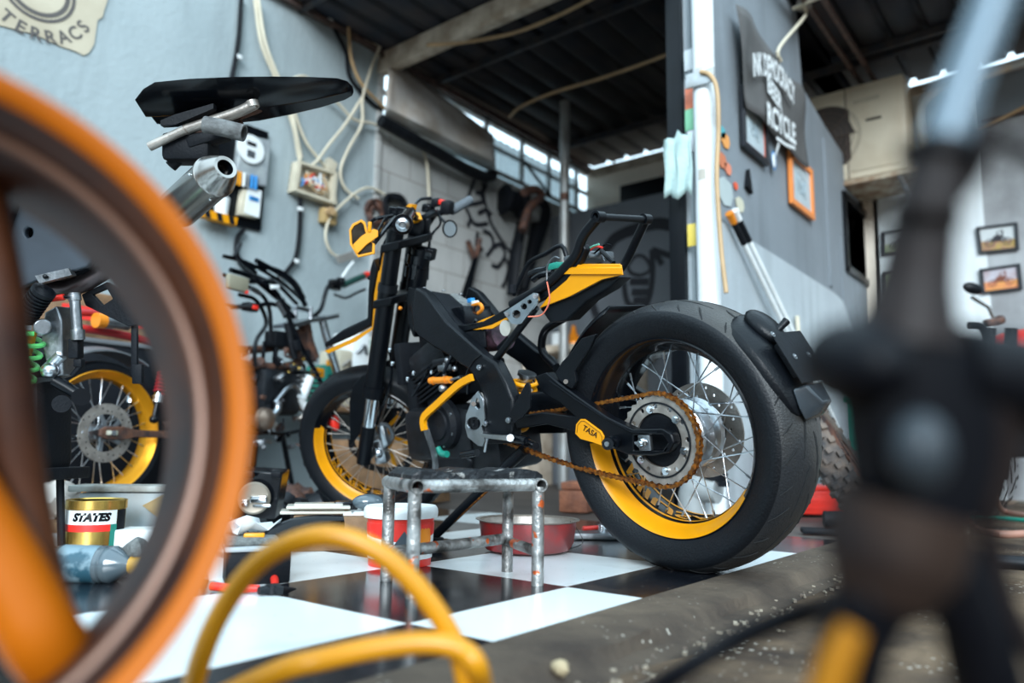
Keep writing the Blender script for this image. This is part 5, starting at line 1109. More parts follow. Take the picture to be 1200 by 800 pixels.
# cables under the roof
def roofcable(pts, r_, m, lab): setp(obj('cable', MB().tube(pts, r_, 8, k=6), m), lab, 'cable')
roofcable([UN(597, 137, (0, 0, 1), 2.97), UN(612, 124, (0, 0, 1), 2.97), UN(650, 108, (0, 0, 1), 2.98), UN(700, 93, (0, 0, 1), 2.98), UN(750, 76, (0, 0, 1), 2.98), UN(784, 63, (0, 0, 1), 2.98)], .012, TAN, 'tan cable slung below the roof to the black post')
roofcable([UN(500, 53, (0, 0, 1), 2.86), UN(540, 50, (0, 0, 1), 2.88), UN(600, 39, (0, 0, 1), 2.92), UN(650, 20, (0, 0, 1), 2.95), UN(700, -5, (0, 0, 1), 2.98)], .012, TAN, 'tan cable slung below the roof near the timber beam')
roofcable([LW(404, -5, .05), LW(408, 30, .05), LW(412, 70, .05), LW(425, 100, .06), LW(452, 128, .04)], .012, TAN, 'tan cable looping down the pale blue wall beside the timber beam')
roofcable([LW(350, 0, .03), LW(380, 15, .03), LW(410, 30, .03), LW(445, 55, .03)], .016, CAB, 'cream conduit along the top of the pale blue wall')
roofcable([LW(445, 55, .05), LW(435, 80, .06), LW(425, 115, .07), LW(424, 145, .06), LW(408, 175, .05), LW(399, 200, .04), LW(404, 220, .04), LW(420, 233, .04)], .010, CAB, 'cream cable hanging from the beam end to the socket')
roofcable([LW(298, -5, .03), LW(306, 50, .05), LW(322, 90, .05), LW(334, 120, .05), LW(344, 150, .05), LW(349, 178, .04), LW(352, 190, .04)], .011, CAB, 'left cream cable of the bundle running down to the open fuse box')
roofcable([LW(302, -5, .05), LW(311, 50, .07), LW(328, 95, .07), LW(340, 125, .07), LW(347, 155, .07), LW(353, 185, .05)], .011, CAB, 'right cream cable of the bundle running down to the open fuse box')
roofcable([LW(341, 100, .05), LW(345, 92, .06), LW(358, 90, .06), LW(372, 102, .06), LW(395, 120, .06), LW(415, 140, .06), LW(440, 146, .05), LW(475, 165, .05), LW(492, 173, .05), LW(500, 190, .04), LW(503, 232, .04)], .010, CAB, 'cream cable crossing the corner from the blue wall to the block wall')
roofcable([LW(341, 100, .04), LW(345, 130, .05), LW(358, 165, .05), LW(375, 188, .05), LW(388, 205, .05), LW(394, 240, .05)], .010, CAB, 'cream cable dropping past the right side of the open fuse box')
roofcable([LW(424, 115, .06), LW(405, 145, .07), LW(385, 170, .08), LW(372, 188, .08), LW(362, 196, .06)], .010, CAB, 'cream cable curving from the corner into the open fuse box')
roofcable([LW(462, 235, .04), LW(430, 220, .04), LW(395, 245, .06), LW(383, 265, .06), LW(383, 285, .06), LW(395, 300, .05), LW(425, 296, .04)], .009, CAB, 'thin cream cable looping below the socket')
roofcable([LW(283, -5, .03), LW(279, 50, .03), LW(270, 100, .03), LW(262, 140, .03)], .014, KM, 'black cable on the pale blue wall above the tail')
roofcable([LW(352, 232, .03), LW(351, 270, .03), LW(347, 300, .03), LW(338, 315, .03), LW(328, 325, .03), LW(310, 330, .03)], .014, KM, 'black cable running down from the open fuse box')
roofcable([LW(286, 268, .03), LW(278, 280, .03), LW(278, 300, .03), LW(290, 318, .03), LW(315, 330, .03)], .014, KM, 'black cable curving down from the tool board')
roofcable([LW(390, 30, .02), LW(405, 60, .02), LW(410, 90, .02), LW(430, 115, .02), LW(448, 130, .02)], .014, KM, 'black cable hanging in the wall corner under the beam')
for i, (a, b_) in enumerate(((280, 67), (352, 245), (347, 306), (330, 324), (387, 24))): setp(obj('cable_clip', MB().box(LW(a, b_, .035), (.02, .035, .025), (1, 0, 0), Z, .004), WHT), ['white cable clip above the long black tail', 'white cable clip just below the open fuse box', 'white cable clip at the bend of the black cable', 'white cable clip at the foot of the black cable', 'white cable clip near the roof edge'][i], 'cable clip')
# open fuse box
fb = thing('fuse_box', 'open ivory fuse box full of loose wires on the pale blue wall', 'fuse box', LW(360, 238))
c = [LW(341, 191), LW(387, 205), LW(384, 242), (LW(336, 226))]
ce = sum(c, V())/4; inn = [p+(ce-p)*.16 for p in c]; m = MB(); m.prism([p+V((.003, 0, 0)) for p in c], (.012, 0, 0)); obj('back_plate', m, IVY, fb); obj('box_wall', MB().prism([p+V((.003, 0, 0)) for p in c], (.075, 0, 0), [[p+V((.003, 0, 0)) for p in inn]]), IVY, fb)
rn = random.Random(9); cols = [CAB, TAN, BLU, ORA, WHT, RED, TAN, WHT]
for i in range(16):
    a = quadpt(inn, rn.uniform(.08, .92), rn.uniform(.1, .9))+V((.05, 0, 0)); b_ = quadpt(inn, rn.uniform(.08, .92), rn.uniform(.1, .9))+V((.07, 0, 0)); obj('wire', MB().tube([a, a.lerp(b_, .5)+V((.02, 0, rn.uniform(-.05, .05))), b_], .006, 6, k=4), cols[i % 8], fb)
for i in range(4): p = quadpt(inn, .2+.2*i, .45+.1*(i % 2))+V((.03, 0, 0)); obj('terminal_block', MB().box(p, (.03, .05, .035), (1, 0, 0), Z, .003), [WHT, BLU, IVY, WHT][i], fb)
sk = thing('socket', 'brown wall socket with a plug below the fuse box', 'socket', LW(383, 262)); p = LW(384, 254, .035); obj('socket_body', MB().box(p, (.06, .11, .10), (1, 0, 0), Z, .012), mat('aged_tan_plastic', (.46, .32, .14), .5), sk); obj('plug', MB().cyl(p+V((.03, -.02, .02)), p+V((.07, -.02, .02)), .028, 14), TAN, sk)
sk = thing('socket', 'small cream socket beside the top right corner of the fuse box', 'socket', LW(387, 200)); p = LW(387, 194, .03); obj('socket_body', MB().box(p, (.05, .08, .075), (1, 0, 0), (0, .3, 1), .01), IVY, sk)
# tool board with timer, clear box, cup, meter box and hazard strip
tb = thing('tool_board', 'black board with a timer and a hazard striped ledge on the pale blue wall', 'board', LW(285, 270)); c = [LW(287, 147), LW(312, 156), LW(303, 271), LW(240, 256), LW(250, 150)]
obj('board', MB().prism([p+V((.004, 0, 0)) for p in c], (.02, 0, 0)), K, tb)
c = [LW(274, 160), LW(309, 168), LW(304, 222), (LW(268, 215))]; 
bxm = mat('clear_grey_box', (.38, .42, .42), .25, col2=(.25, .28, .30), scale=12, spec=.7)
cbx2 = thing('component_box', 'clear plastic component box with coloured tubes on the black board', 'box', LW(290, 222, .03)); obj('box_body', MB().prism([p+V((.026, 0, 0)) for p in c], (.05, 0, 0)), bxm, cbx2, bev=.006)
tmr = LW(293, 175, .08); obj('timer_face', MB().cyl(tmr, tmr+V((.012, 0, 0)), .085, 28), WHT, cbx2, 'round white timer'); obj('timer_window', MB().box(tmr+V((.014, 0, .03)), (.003, .06, .022)), DM, cbx2); obj('timer_keys', MB().box(tmr+V((.014, 0, -.03)), (.003, .05, .04)), ALD, cbx2)
for i, cm in enumerate([RED, YL, YL, WHT, ALD, BLU, BLU]): p = LW(272+4.6*i, 209+1.2*i, .085); obj('tube', MB().tube([p-V((0, 0, .03)), p+V((0, 0, .05))], .009, 8), cm, cbx2)
cp = LW(260, 240, .06); setp(obj('cup', MB().lathe([(0, 0), (0, .034), (.11, .042), (.11, .038), (.01, .03), (.01, 0)], cp-V((0, 0, .07)), Z, 24), WHT), 'white paper cup on the black board beside the meter box', 'cup')
mt = thing('meter_box', 'small white meter box with a blue logo on the black board', 'meter', LW(288, 258, .03)); c = [LW(282, 222), LW(298, 227), LW(295, 258), LW(278, 252)]; obj('meter_body', MB().prism([p+V((.026, 0, 0)) for p in [LW(277, 224)]+c[1:3]+[LW(272, 254)]], (.045, 0, 0)), IVY, mt, bev=.004); obj('meter_face', MB().prism([p+V((.072, 0, 0)) for p in c], (.004, 0, 0)), WHT, mt)
for i in range(3): obj('meter_logo', MB().box(quadpt(c, .3+.2*i, .62)+V((.078, 0, 0)), (.003, .025, .025), (1, 0, 0), Z), BLU, mt)
hz = [LW(230, 245, .05), LW(273, 257, .05), LW(271, 266, .05), LW(228, 254, .05)]
hzo = obj('hazard_ledge', MB().prism(hz, (.05, 0, 0)), YL, tb, 'yellow and black striped ledge')
for i in range(3): u = .16+.33*i; obj('hazard_stripe', MB().prism([quadpt(hz, u, 0)+V((.0505, 0, 0)), quadpt(hz, u+.15, 0)+V((.0505, 0, 0)), quadpt(hz, u+.06, 1)+V((.0505, 0, 0)), quadpt(hz, u-.09, 1)+V((.0505, 0, 0))], (.001, 0, 0)), KM, hzo)
# torn poster top left
po = thing('poster', 'torn beige poster with dark arched lettering at the top left', 'poster', LW(80, 62)); edge = [(-40, -60), (125, -60), (126, 0), (122, 12), (120, 20), (114, 24), (112, 38), (110, 52), (104, 62), (98, 65), (88, 60), (70, 54), (40, 40), (0, 30), (-40, 20)]
PSM = mat('aged_poster_paper', (.56, .50, .38), .8, col2=(.42, .36, .26), scale=3)
obj('paper', MB().prism([LW(a, b_, .004) for a, b_ in edge], (.003, 0, 0)), PSM, po)
oc = LW(45, -15, .009); m = MB(); m.plate(oc, (1, 0, 0), .165, .150, .001, 48); m.plate(oc, (1, 0, 0), .140, .120, .001, 48); obj('print_ring', m, mat('poster_ink', (.10, .09, .085), .8), po)
m = MB(); word = 'TERRACS'
for i, chh in enumerate(word):
    a = radians(241.5+15.5*i); vs0, fs0 = text_verts(chh, .085, bold=.02); r_ = .235
    cx = oc+V((0, cos(a)*r_, sin(a)*r_)); tx_ = V((0, -sin(a), cos(a))); ty_ = V((0, -cos(a), -sin(a)))
    bv = [m.b.verts.new(cx+tx_*v.x+ty_*v.y) for v in vs0]
    for f in fs0: m.face([bv[k] for k in f])
obj('print_lettering', m, MATS['poster_ink'], po)
# things hanging on the block wall
for i, (a, b_, s_, lab) in enumerate(((440, 250, .10, 'coil of rusty wire hanging left on the block wall'), (464, 247, .12, 'black rubber ring hanging right of the wire coil'))):
    p = LW(a, b_, .04); m = MB(); rn = random.Random(i)
    for k in range(7 if i == 0 else 3):
        m.tube([p+V((rn.uniform(-.01, .02), s_*(.95-.08*k)*cos(t)+rn.uniform(-.01, .01), s_*(.95-.08*k)*sin(t)+rn.uniform(-.01, .01))) for t in [2*pi*j/10 for j in range(10)]], .010 if i == 0 else .02, 7, k=3, closed=True)
    setp(obj('coil', m, [RST, KM][i]), lab, ['wire coil', 'ring'][i])
m = MB(); p = LW(601, 236, .10); m.lathe([(-.11, .0), (-.11, .10), (-.09, .13), (-.05, .09), (.05, .09), (.09, .13), (.11, .10), (.11, 0)], p, (.3, 1, 0), 28); setp(obj('spool', m, KM), 'black cable spool on the block wall below the louvres', 'spool')
setp(obj('pipe_elbow', MB().tube([LW(614, 225, .33), LW(628, 222, .33), LW(634, 230, .33), LW(620, 245, .33), LW(612, 270, .33)], .035, 12, k=4), RST), 'rusty exhaust elbow hanging beside the black spool', 'exhaust pipe')
m = MB()
for k, pts in enumerate(([(628, 262), (622, 300), (612, 345), (606, 360)], [(632, 232), (640, 250), (625, 300), (615, 340)], [(612, 260), (604, 300), (600, 345)])): m.tube([LW(a, b_, .10+.04*k) for a, b_ in pts], [.05, .06, .05, .04][:len(pts)], 10, k=4, flat=.6)
setp(obj('leather_apron', m, KM), 'dark leather straps and apron hanging on the block wall', 'apron')
sh = thing('spade', 'old spade handle with a brown fork grip leaning on the block wall', 'spade', LW(545, 350)); obj('shaft', MB().loft([[LW(554, 303, .05), LW(561, 300, .05), LW(561, 300, .09), LW(554, 303, .09)], [LW(540, 345, .05), LW(551, 347, .05), LW(551, 347, .09), LW(540, 345, .09)], [LW(530, 380, .05), LW(543, 384, .05), LW(543, 384, .09), LW(530, 380, .09)]]), KP, sh); obj('grip', MB().tube([LW(548, 282, .07), LW(552, 292, .07), LW(556, 302, .07)], .022, 8, k=3).tube([LW(562, 280, .07), LW(560, 292, .07), LW(557, 302, .07)], .022, 8, k=3), RST, sh)
# graffiti, sprayed as flat strokes
GI = mat('black_spray_paint', (.01, .012, .018), .7)
def graf(fn, strokes, wd, lab, side):
    m = MB()
    for k, s_ in enumerate(strokes):
        pts = smoothpts([fn(a, b_, .003+.0006*k) for a, b_ in s_], 5); m.strip([p for p in pts], side, wd, .0008)
    return m
st1 = [[(558, 205), (549, 230), (546, 240)], [(548, 240), (566, 236), (562, 226)], [(565, 205), (568, 235), (575, 260), (588, 282), (600, 298)], [(562, 208), (570, 214), (566, 224), (557, 226)], [(546, 243), (556, 262), (572, 262)], [(560, 250), (570, 246), (576, 252)], [(560, 272), (558, 288), (566, 292)], [(566, 270), (575, 275), (578, 288), (570, 300)], [(578, 290), (586, 286), (592, 298), (584, 312), (576, 310)], [(590, 300), (596, 312), (592, 330), (588, 336)], [(552, 255), (548, 265)]]
def flatstroke(fn, strokes, w_, n_, lab, name='graffiti', lift=.003):
    m = MB()
    for k, s_ in enumerate(strokes):
        pts = smoothpts([fn(a, b_, lift+.0007*k) for a, b_ in s_], 5); loops = []
        for i, p in enumerate(pts):
            t = (pts[min(i+1, len(pts)-1)]-pts[max(i-1, 0)]).normalized(); sd = t.cross(n_).normalized(); ww = w_[k] if isinstance(w_, list) else w_
            loops.append([p+sd*ww/2, p-sd*ww/2, p-sd*ww/2+n_*.0006, p+sd*ww/2+n_*.0006])
        m.loft(loops)
    setp(obj(name, m, GI), lab, 'graffiti')
flatstroke(LW, st1, .035, V((1, 0, 0)), 'black sprayed lettering on the grey block wall')
GW = lambda a, b_, o=0: UN(a, b_, (0, 1, 0), GY-o)
st2 = [[(712, 290), (722, 278), (745, 268), (770, 262), (786, 264)], [(712, 290), (702, 305), (700, 330), (694, 352), (700, 372), (708, 384)], [(735, 312), (745, 300), (756, 302), (762, 315), (752, 322), (740, 320), (735, 312)], [(764, 292), (770, 300), (776, 310)], [(764, 292), (775, 296), (787, 300)], [(730, 325), (736, 355), (755, 360), (764, 330), (764, 292)], [(738, 330), (760, 330)], [(740, 342), (760, 342)], [(742, 352), (758, 352)]]
flatstroke(GW, st2, [.10, .07, .03, .05, .05, .05, .06, .06, .06], V((0, -1, 0)), 'large black sprayed face on the dark low wall')
# tall galvanised pole
pz0 = UN(662, 115, (0, 0, 1), 3.03); po_ = thing('pole', 'tall galvanised pole with a rust band between floor and roof', 'pole', V((pz0.x, pz0.y, 0))); obj('pole_tube', MB().tube([(pz0.x, pz0.y, .004), (pz0.x, pz0.y, 3.0)], .038, 20), mat('galvanised_pole', (.36, .38, .38), .45, .5, col2=(.24, .23, .21), scale=5), po_)
zz = UN(660, 232, (0, 1, 0), pz0.y).z; obj('rust_band', MB().tube([(pz0.x, pz0.y, zz-.03), (pz0.x, pz0.y, zz+.03)], .0385, 20), RST, po_, 'band of rust')
# crumpled foil sheet hung from the rail
L = []; rn = random.Random(21)
for i in range(25):
    t = i/24; row = []; top = (457+121*t, 68+90*t); bot = (450+131*t, 139+59*t)
    for k in range(11):
        s_ = k/10; o_ = .04+.14*s_+.10*sin(pi*s_)*(.6+.4*sin(t*5+2))+.022*sin(t*13+s_*5)+rn.uniform(-.004, .004)
        if s_ > .8: o_ -= (s_-.8)*.5
        a, b_ = LW(top[0], top[1], o_), LW(bot[0], bot[1], o_); row.append(a.lerp(b_, s_))
    L.append(row)
FOI = mat('crumpled_foil', (.92, .91, .88), .4, .15, col2=(.62, .55, .47), scale=4, bump=.5, bscale=9)
m = MB(); m.loft(L, closed=False, cap=False); o = obj('foil_sheet', m, FOI); md = o.modifiers.new('s', 'SOLIDIFY'); md.thickness = .004; setp(o, 'crumpled silver foil sheet hanging over the wall opening', 'foil sheet')
setp(obj('duct', MB().tube([LW(446, 141, .10), LW(500, 172, .12), LW(560, 205, .10), LW(578, 205, .10)], .045, 14, k=4), DM), 'dark metal gutter under the foil sheet', 'gutter')
# ================================================================== TAIL OF A DIRT BIKE, UPPER LEFT
d1 = 1.9
base = CAM+(DP(90, 400, d1)-CAM); base = V((base.x, base.y, 0))
b1 = thing('dirt_bike', 'stripped dirt bike with a long black tail and steel silencer at the left', 'motorcycle', base)
sec = [(172, 124, 137, .06), (185, 114, 137, .075), (200, 108, 136, .085), (240, 105, 134, .09), (290, 102, 130, .085), (330, 100, 124, .075), (370, 98, 117, .06), (400, 97, 110, .045), (410, 98, 107, .03), (413, 101, 105, .015)]
L = []
for x_, t_, b_, hw_ in sec:
    T_ = DP(x_, t_, d1); B2 = DP(x_, b_, d1)
    L.append([T_, T_+FW*hw_*.8+UP*-.004, B2+FW*hw_, B2+FW*hw_*.9-UP*.002, T_.lerp(B2, .45)+FW*0, B2-FW*hw_*.05-UP*.001, B2-FW*hw_*.15, T_-FW*hw_-UP*.004])
obj('tail_fender', MB().loft(L), KG, b1)
def D1(seq, o=0): return [DP(p[0], p[1], d1+o) for p in seq]
obj('tail_fender_flap', MB().prism(D1([(188, 141), (205, 134), (250, 121), (250, 127), (205, 146), (188, 147)], -.06), FW*.02), KP, b1)
obj('subframe_tube', MB().tube(D1([(175, 172), (200, 160), (217, 152)], -.05), .011, 12).tube(D1([(217, 152), (245, 143), (275, 133), (299, 122)], -.04), .013, 12, k=3).tube(D1([(295, 119), (297, 126)], -.04), .016, 10), STL, b1, 'worn steel tube')
obj('subframe_tube', MB().tube(D1([(225, 160), (262, 142), (300, 128), (318, 122)], .05), .012, 12, k=3).tube(D1([(200, 190), (240, 162), (285, 146)], .05), .012, 12), RST, b1, 'brown rusted tube')
obj('rubber_tube', MB().tube(D1([(240, 146), (262, 150), (286, 156)], -.09), .0205, 20, hollow=.78), mat('grey_worn_rubber', (.16, .17, .17), .8, col2=(.07, .07, .07), scale=40, bump=.5), b1, 'worn grey open tube')
mu_a, mu_b = DP(264, 196, d1-.18), DP(180, 270, d1+.08)
ax1 = (mu_b-mu_a).normalized()
obj('silencer', MB().lathe([(.03, .018), (.0, .019), (-.002, .027), (.004, .031), (.035, .045), (.05, .049), (.052, .051), (.06, .051), (.062, .048), (.25, .049), (.25, 0)], mu_a, ax1, 36), mat('silencer_steel', (.50, .47, .44), .27, 1., var=.3, scale=6), b1); obj('silencer_bore', MB().lathe([(.03, 0), (.03, .0182), (.0, .0185)], mu_a, ax1, 24), KG, b1)
for i in range(4): a = 2*pi*i/4; _, x_, y_ = frame(ax1); q = mu_a+ax1*.075+(x_*cos(a)+y_*sin(a))*.049; obj('rivet', MB().sph(q, .004, 8), CHR, b1)
obj('silencer_bracket', MB().box(DP(224, 175, d1), (.12, .08, .07), RT, UP, .012).box(DP(245, 163, d1-.02), (.10, .05, .03), RT+UP*.3, UP, .008).tube(D1([(200, 195), (225, 170), (262, 160)]), .015, 10), KM, b1)
SPN = [(-25, 230), (0, 236), (40, 218), (75, 212), (100, 225), (120, 260), (118, 290), (102, 312), (70, 322), (40, 330), (5, 345), (-25, 352)]
obj('side_panel', MB().prism([DP(a, b_, d1-.09) for a, b_ in SPN], FW*.02, [[DP(33+5*cos(2*pi*i/12), 272.5+6.5*sin(2*pi*i/12), d1-.09) for i in range(12)]]), mat('charcoal_side_panel', (.035, .045, .058), .38, col2=(.02, .026, .034), scale=6), b1, bev=.004)
obj('side_panel_inner', MB().prism([DP(a, b_, d1-.05) for a, b_ in [(-25, 190), (10, 185), (40, 195), (80, 190), (90, 230), (120, 300), (90, 320), (-25, 340)]], FW*.1), KM, b1)
obj('upper_shell', MB().prism([DP(a, b_, d1-.11) for a, b_ in [(-25, 180), (5, 186), (30, 200), (15, 245), (-2, 290), (-25, 300)]], FW*.02), KG, b1); obj('yellow_trim', MB().prism([DP(a, b_, d1-.12) for a, b_ in [(-25, 176), (5, 184), (15, 196), (-25, 200)]], FW*.02), YL, b1, 'yellow trim')
obj('mount_bracket', MB().prism(D1([(41, 323), (80, 314), (84, 322), (46, 332)], -.1), FW*.02, []), ALD, b1); obj('mount_bracket_bolt', MB().sph(DP(53, 324, d1-.105), .006, 8).sph(DP(79, 319, d1-.105), .006, 8) if 0 else MB().sph(DP(53, 324, d1-.105), .006, 8), KG, b1)
obj('header_pipe', MB().tube(D1([(58, 338), (80, 338), (100, 330), (125, 315)]), [.020, .022, .024, .024], 16, k=4), mat('burnt_exhaust', (.13, .10, .10), .4, .8), b1)
ba_, bb2 = DP(52, 340, d1-.12), DP(28, 374, d1-.10); m = MB(); m.tube([ba_, bb2], .022, 20)
for i in range(9): q = ba_.lerp(bb2, .15+.1*i); m.tube([q, q.lerp(bb2, .05)], .0265, 20)
m.tube([ba_, ba_.lerp(bb2, .1)], .027, 20); obj('air_boot', m, KP, b1)
obj('carburettor', MB().prism(D1([(52, 366), (66, 358), (72, 375), (74, 440), (58, 445), (48, 400)], -.06), FW*.06).cyl(DP(50, 383, d1-.10), DP(50, 383, d1-.06), .02, 20), ALD, b1, bev=.004)
obj('oil_cooler_tube', MB().tube(D1([(87, 343), (91, 392)], -.05), .0125, 14).tube(D1([(87, 345), (88, 352)], -.05), .015, 14).tube(D1([(91, 386), (91.5, 398)], -.05), .016, 14), ALD, b1)
obj('reservoir_cap', MB().tube(D1([(60, 350), (75, 348)], -.06), .008, 10), RED, b1, 'red hose end')
obj('reservoir_hose', MB().tube(D1([(75, 348), (86, 348)], -.06), .005, 8), CHR, b1)
obj('frame_casting', MB().prism(D1([(-10, 352), (20, 335), (35, 340), (36, 350), (20, 368), (-10, 380)], -.02), FW*.08), ALU, b1, bev=.005)
g0_, g1_ = DP(34, 388, d1-.08), DP(18, 452, d1-.08); dg = g1_-g0_; _, x_, y_ = frame(dg); obj('shock_spring', MB().tube([g0_+dg*(i/90)+(x_*cos(i*2*pi/20)+y_*sin(i*2*pi/20))*.036 for i in range(91)], .006, 8), mat('green_spring', (.12, .62, .16), .35), b1, 'green coil spring')
obj('shock_body', MB().tube([g0_, g1_], .018, 14), YL, b1)
obj('linkage_lug', MB().tube(D1([(56, 432), (72, 416)], -.06), .014, 12).sph(DP(58, 434, d1-.07), (.024, .02, .02), 12).tube(D1([(68, 436), (70, 400)], -.04), .010, 10), ALU, b1)
obj('linkage_arm', MB().tube(D1([(64, 446), (80, 455), (94, 464)], -.06), .014, 12).cyl(DP(95, 465, d1-.08), DP(95, 465, d1-.05), .021, 18), K, b1); obj('linkage_boss', MB().cyl(DP(72, 473, d1-.08), DP(72, 473, d1-.05), .021, 18), KM, b1)
obj('brake_fitting', MB().box(DP(89, 408, d1-.04), (.025, .03, .05), RT, UP, .004).tube(D1([(85, 440), (95, 428)], -.04), .007, 8).box(DP(93, 425, d1-.04), (.02, .02, .02), RT, UP, .003), KM, b1)
obj('crankcase', MB().box(DP(22, 500, d1), (.20, .16, .25), RT, UP, .03).box(DP(5, 440, d1), (.16, .14, .12), RT, UP, .02), KM, b1)
obj('lever_arm', MB().box(DP(158, 410, d1+.02), (.016, .012, .13), RT, (UP+RT*-.08), .003).box(DP(162, 438, d1+.02), (.025, .018, .05), RT, UP, .003), KM, b1, 'thin black drop arm'); obj('sprocket_guard', MB().prism(D1([(95, 345), (125, 330), (155, 345), (165, 380), (150, 382), (125, 370), (100, 358)], .0), FW*.015, [[DP(a, b_, d1) for a, b_ in [(108, 345), (125, 338), (132, 350), (120, 358)]]]), KM, b1, bev=.002)
sb = MB(); q0 = DP(22, 560, d1); zt = DP(22, 545, d1).z
ls = thing('bike_lift', 'black steel lift stand under the stripped dirt bike', 'stand', V((q0.x, q0.y, 0))); obj('platform', MB().box(V((q0.x, q0.y, zt-.02)), (.24, .22, .03), RT, Z, .004), KM, ls)
for sx in (-1, 1):
    for sy in (-1, 1): obj('leg', MB().tube([V((q0.x, q0.y, zt-.03))+RT*.05*sx+V((0, .05*sy, 0)), V((q0.x, q0.y, .012))+RT*.06*sx+V((0, .06*sy, 0))], .010, 8), KM, ls)
# ================================================================== RUSTY STREET BIKE WITH A GOLD RIM
A2 = DP(113, 507, 2.9); HD2 = DP(362, 372, 4.0); h2 = (HD2-A2); h2.z = 0; L2 = h2.length; h2.normalize(); n2 = V((h2.y, -h2.x, 0)); n2 = n2 if n2.dot(CAM-A2) > 0 else -n2
b2 = thing('motorcycle', 'dismantled rusty motorcycle with a gold rear rim standing by the pale blue wall', 'motorcycle', V((A2.x, A2.y, 0))+h2*.3)
def U2(px, py, o=0): return UN(px, py, n2, n2.dot(A2)+o)
def S2(seq, o=0): return [U2(p[0], p[1], o) for p in seq]
rim2 = wheel(b2, A2+h2*.0, n2, h2, .278, .046, .232, .040, TYB, GLD, ALU, 28, .035, .04, ALU)
obj('brake_disc', MB().plate(A2+n2*.055, n2, .112, .072, .004, 60, 28, (.083, .094, .104), .0045), STL, rim2)
m = MB()
for i in range(5):
    a = 2*pi*i/5; _, x_, y_ = frame(n2); m.strip([A2+n2*.054+(x_*cos(a)+y_*sin(a))*.02, A2+n2*.054+(x_*cos(a+.4)+y_*sin(a+.4))*.076], x_*(-sin(a))+y_*cos(a), .016, .005)
obj('disc_carrier', m, ALU, rim2)
ac_ = A2+n2*.075
obj('swingarm', MB().loft([[ac_+h2*a-Z*b_+n2*c_ for b_, c_ in ((-t_, 0), (-t_, .016), (t_, .016), (t_, 0))] for a, t_ in ((-.045, .012), (-.02, .024), (.05, .026), (.10, .015), (.3, .014), (.62, .022))]), RST, b2, bev=.003)
obj('axle_slot', MB().box(ac_+n2*.018, (.045, .004, .018), h2, Z, .004), mat('pale_worn_washer', (.55, .53, .42), .5), b2)
obj('axle_nut', MB().cyl(ac_+n2*.018, ac_+n2*.03, .011, 6), CHR, b2)
for k, o_ in ((0, .075), (1, -.09)):
    pa = A2+h2*.19+n2*o_+Z*.06; pb_ = A2+h2*.225+n2*o_+Z*.27; dd_ = pb_-pa; _, x_, y_ = frame(dd_)
    sh_ = obj('rear_shock', MB().tube([pa, pa+dd_*.38], .011, 12).tube([pa+dd_*.36, pa+dd_*.55], .019, 16).sph(pa, .018, 10), [KG, KG][k], b2); obj('shock_collar', MB().tube([pa+dd_*.33, pa+dd_*.50], .022, 18).tube([pa+dd_*.42, pa+dd_*.44], .027, 18), CHR, sh_); obj('shock_spring', MB().tube([pa+dd_*(.5+.42*i/72)+(x_*cos(i*pi/6)+y_*sin(i*pi/6))*.022 for i in range(73)], .0045, 7), mat('dark_red_spring', (.42, .02, .03), .35), sh_)
obj('frame_tube', MB().tube(S2([(92, 366), (125, 368), (150, 374), (190, 385)], .05), .013, 12, k=3).tube(S2([(90, 384), (120, 388), (160, 396), (200, 405)], .05), .016, 12, k=3), mat('deep_red_frame', (.38, .015, .018), .35), b2, 'red frame tube')
obj('piggyback_reservoir', MB().tube([U2(122, 376, .10), U2(132, 377, .10)], .028, 18).tube([U2(132, 377, .10), U2(150, 380, .10)], .024, 18), ALD, b2, 'silver reservoir'); obj('reservoir_cap', MB().tube([U2(112, 375, .10), U2(122, 376, .10)], .029, 18), ORA, b2, 'orange cap')
obj('fender', MB().loft([[A2+(h2*cos(a)+Z*sin(a))*r_+n2*y_ for r_, y_ in ((.32, .06), (.335, 0), (.32, -.06), (.314, -.06), (.328, 0), (.314, .06))] for a in [radians(60+6*i) for i in range(12)]]), mat('grey_plastic_fender', (.13, .14, .15), .5), b2)
obj('frame_tube', MB().tube(S2([(250, 425), (290, 428), (330, 430), (352, 425)], .03), .022, 12, k=3).tube(S2([(240, 408), (290, 410), (335, 405), (355, 395)], -.03), .020, 12, k=3).tube(S2([(190, 500), (240, 495), (300, 505), (330, 500)], .0), .02, 12, k=3).tube(S2([(236, 420), (245, 460), (250, 510)], .0), .02, 12), RST, b2, 'rusted frame tube')
obj('steering_head', MB().tube(S2([(356, 378), (360, 400), (367, 420)]), .035, 16).prism(S2([(352, 385), (338, 405), (350, 422), (372, 424), (366, 400)], .02), -n2*.04), RST, b2)
obj('top_clamp', MB().strip(S2([(334, 382), (350, 377), (366, 375), (384, 371)], .02), n2, .16, .02).tube(S2([(346, 363), (346, 375)], .06), .012, 10).tube(S2([(364, 360), (364, 374)], .06), .012, 10).box(U2(354, 362, .05), (.12, .03, .02), h2, Z, .004), ALU, b2)
obj('fork_leg', MB().tube(S2([(377, 372), (382, 392), (390, 420), (396, 440)], .08), .022, 14), CHR, b2); obj('fork_leg', MB().tube(S2([(337, 378), (341, 400), (345, 420)], .08), .02, 14), DM, b2)
obj('handlebar', MB().tube(S2([(345, 372), (335, 362), (318, 356), (300, 358), (270, 360)], .10), .011, 10, k=4), KG, b2); obj('handlebar', MB().tube(S2([(366, 372), (376, 362), (381, 345), (385, 335), (394, 330)], -.05), .012, 10, k=4), KG, b2)
obj('hand_grip', MB().tube([U2(402, 334, -.1), U2(427, 323, -.15)], .019, 14), mat('dark_green_grip', (.01, .06, .05), .6), b2, 'dark green grip'); obj('grip_end', MB().tube([U2(426, 323.5, -.15), U2(431, 321.5, -.16)], .021, 14), RED, b2, 'red grip end')
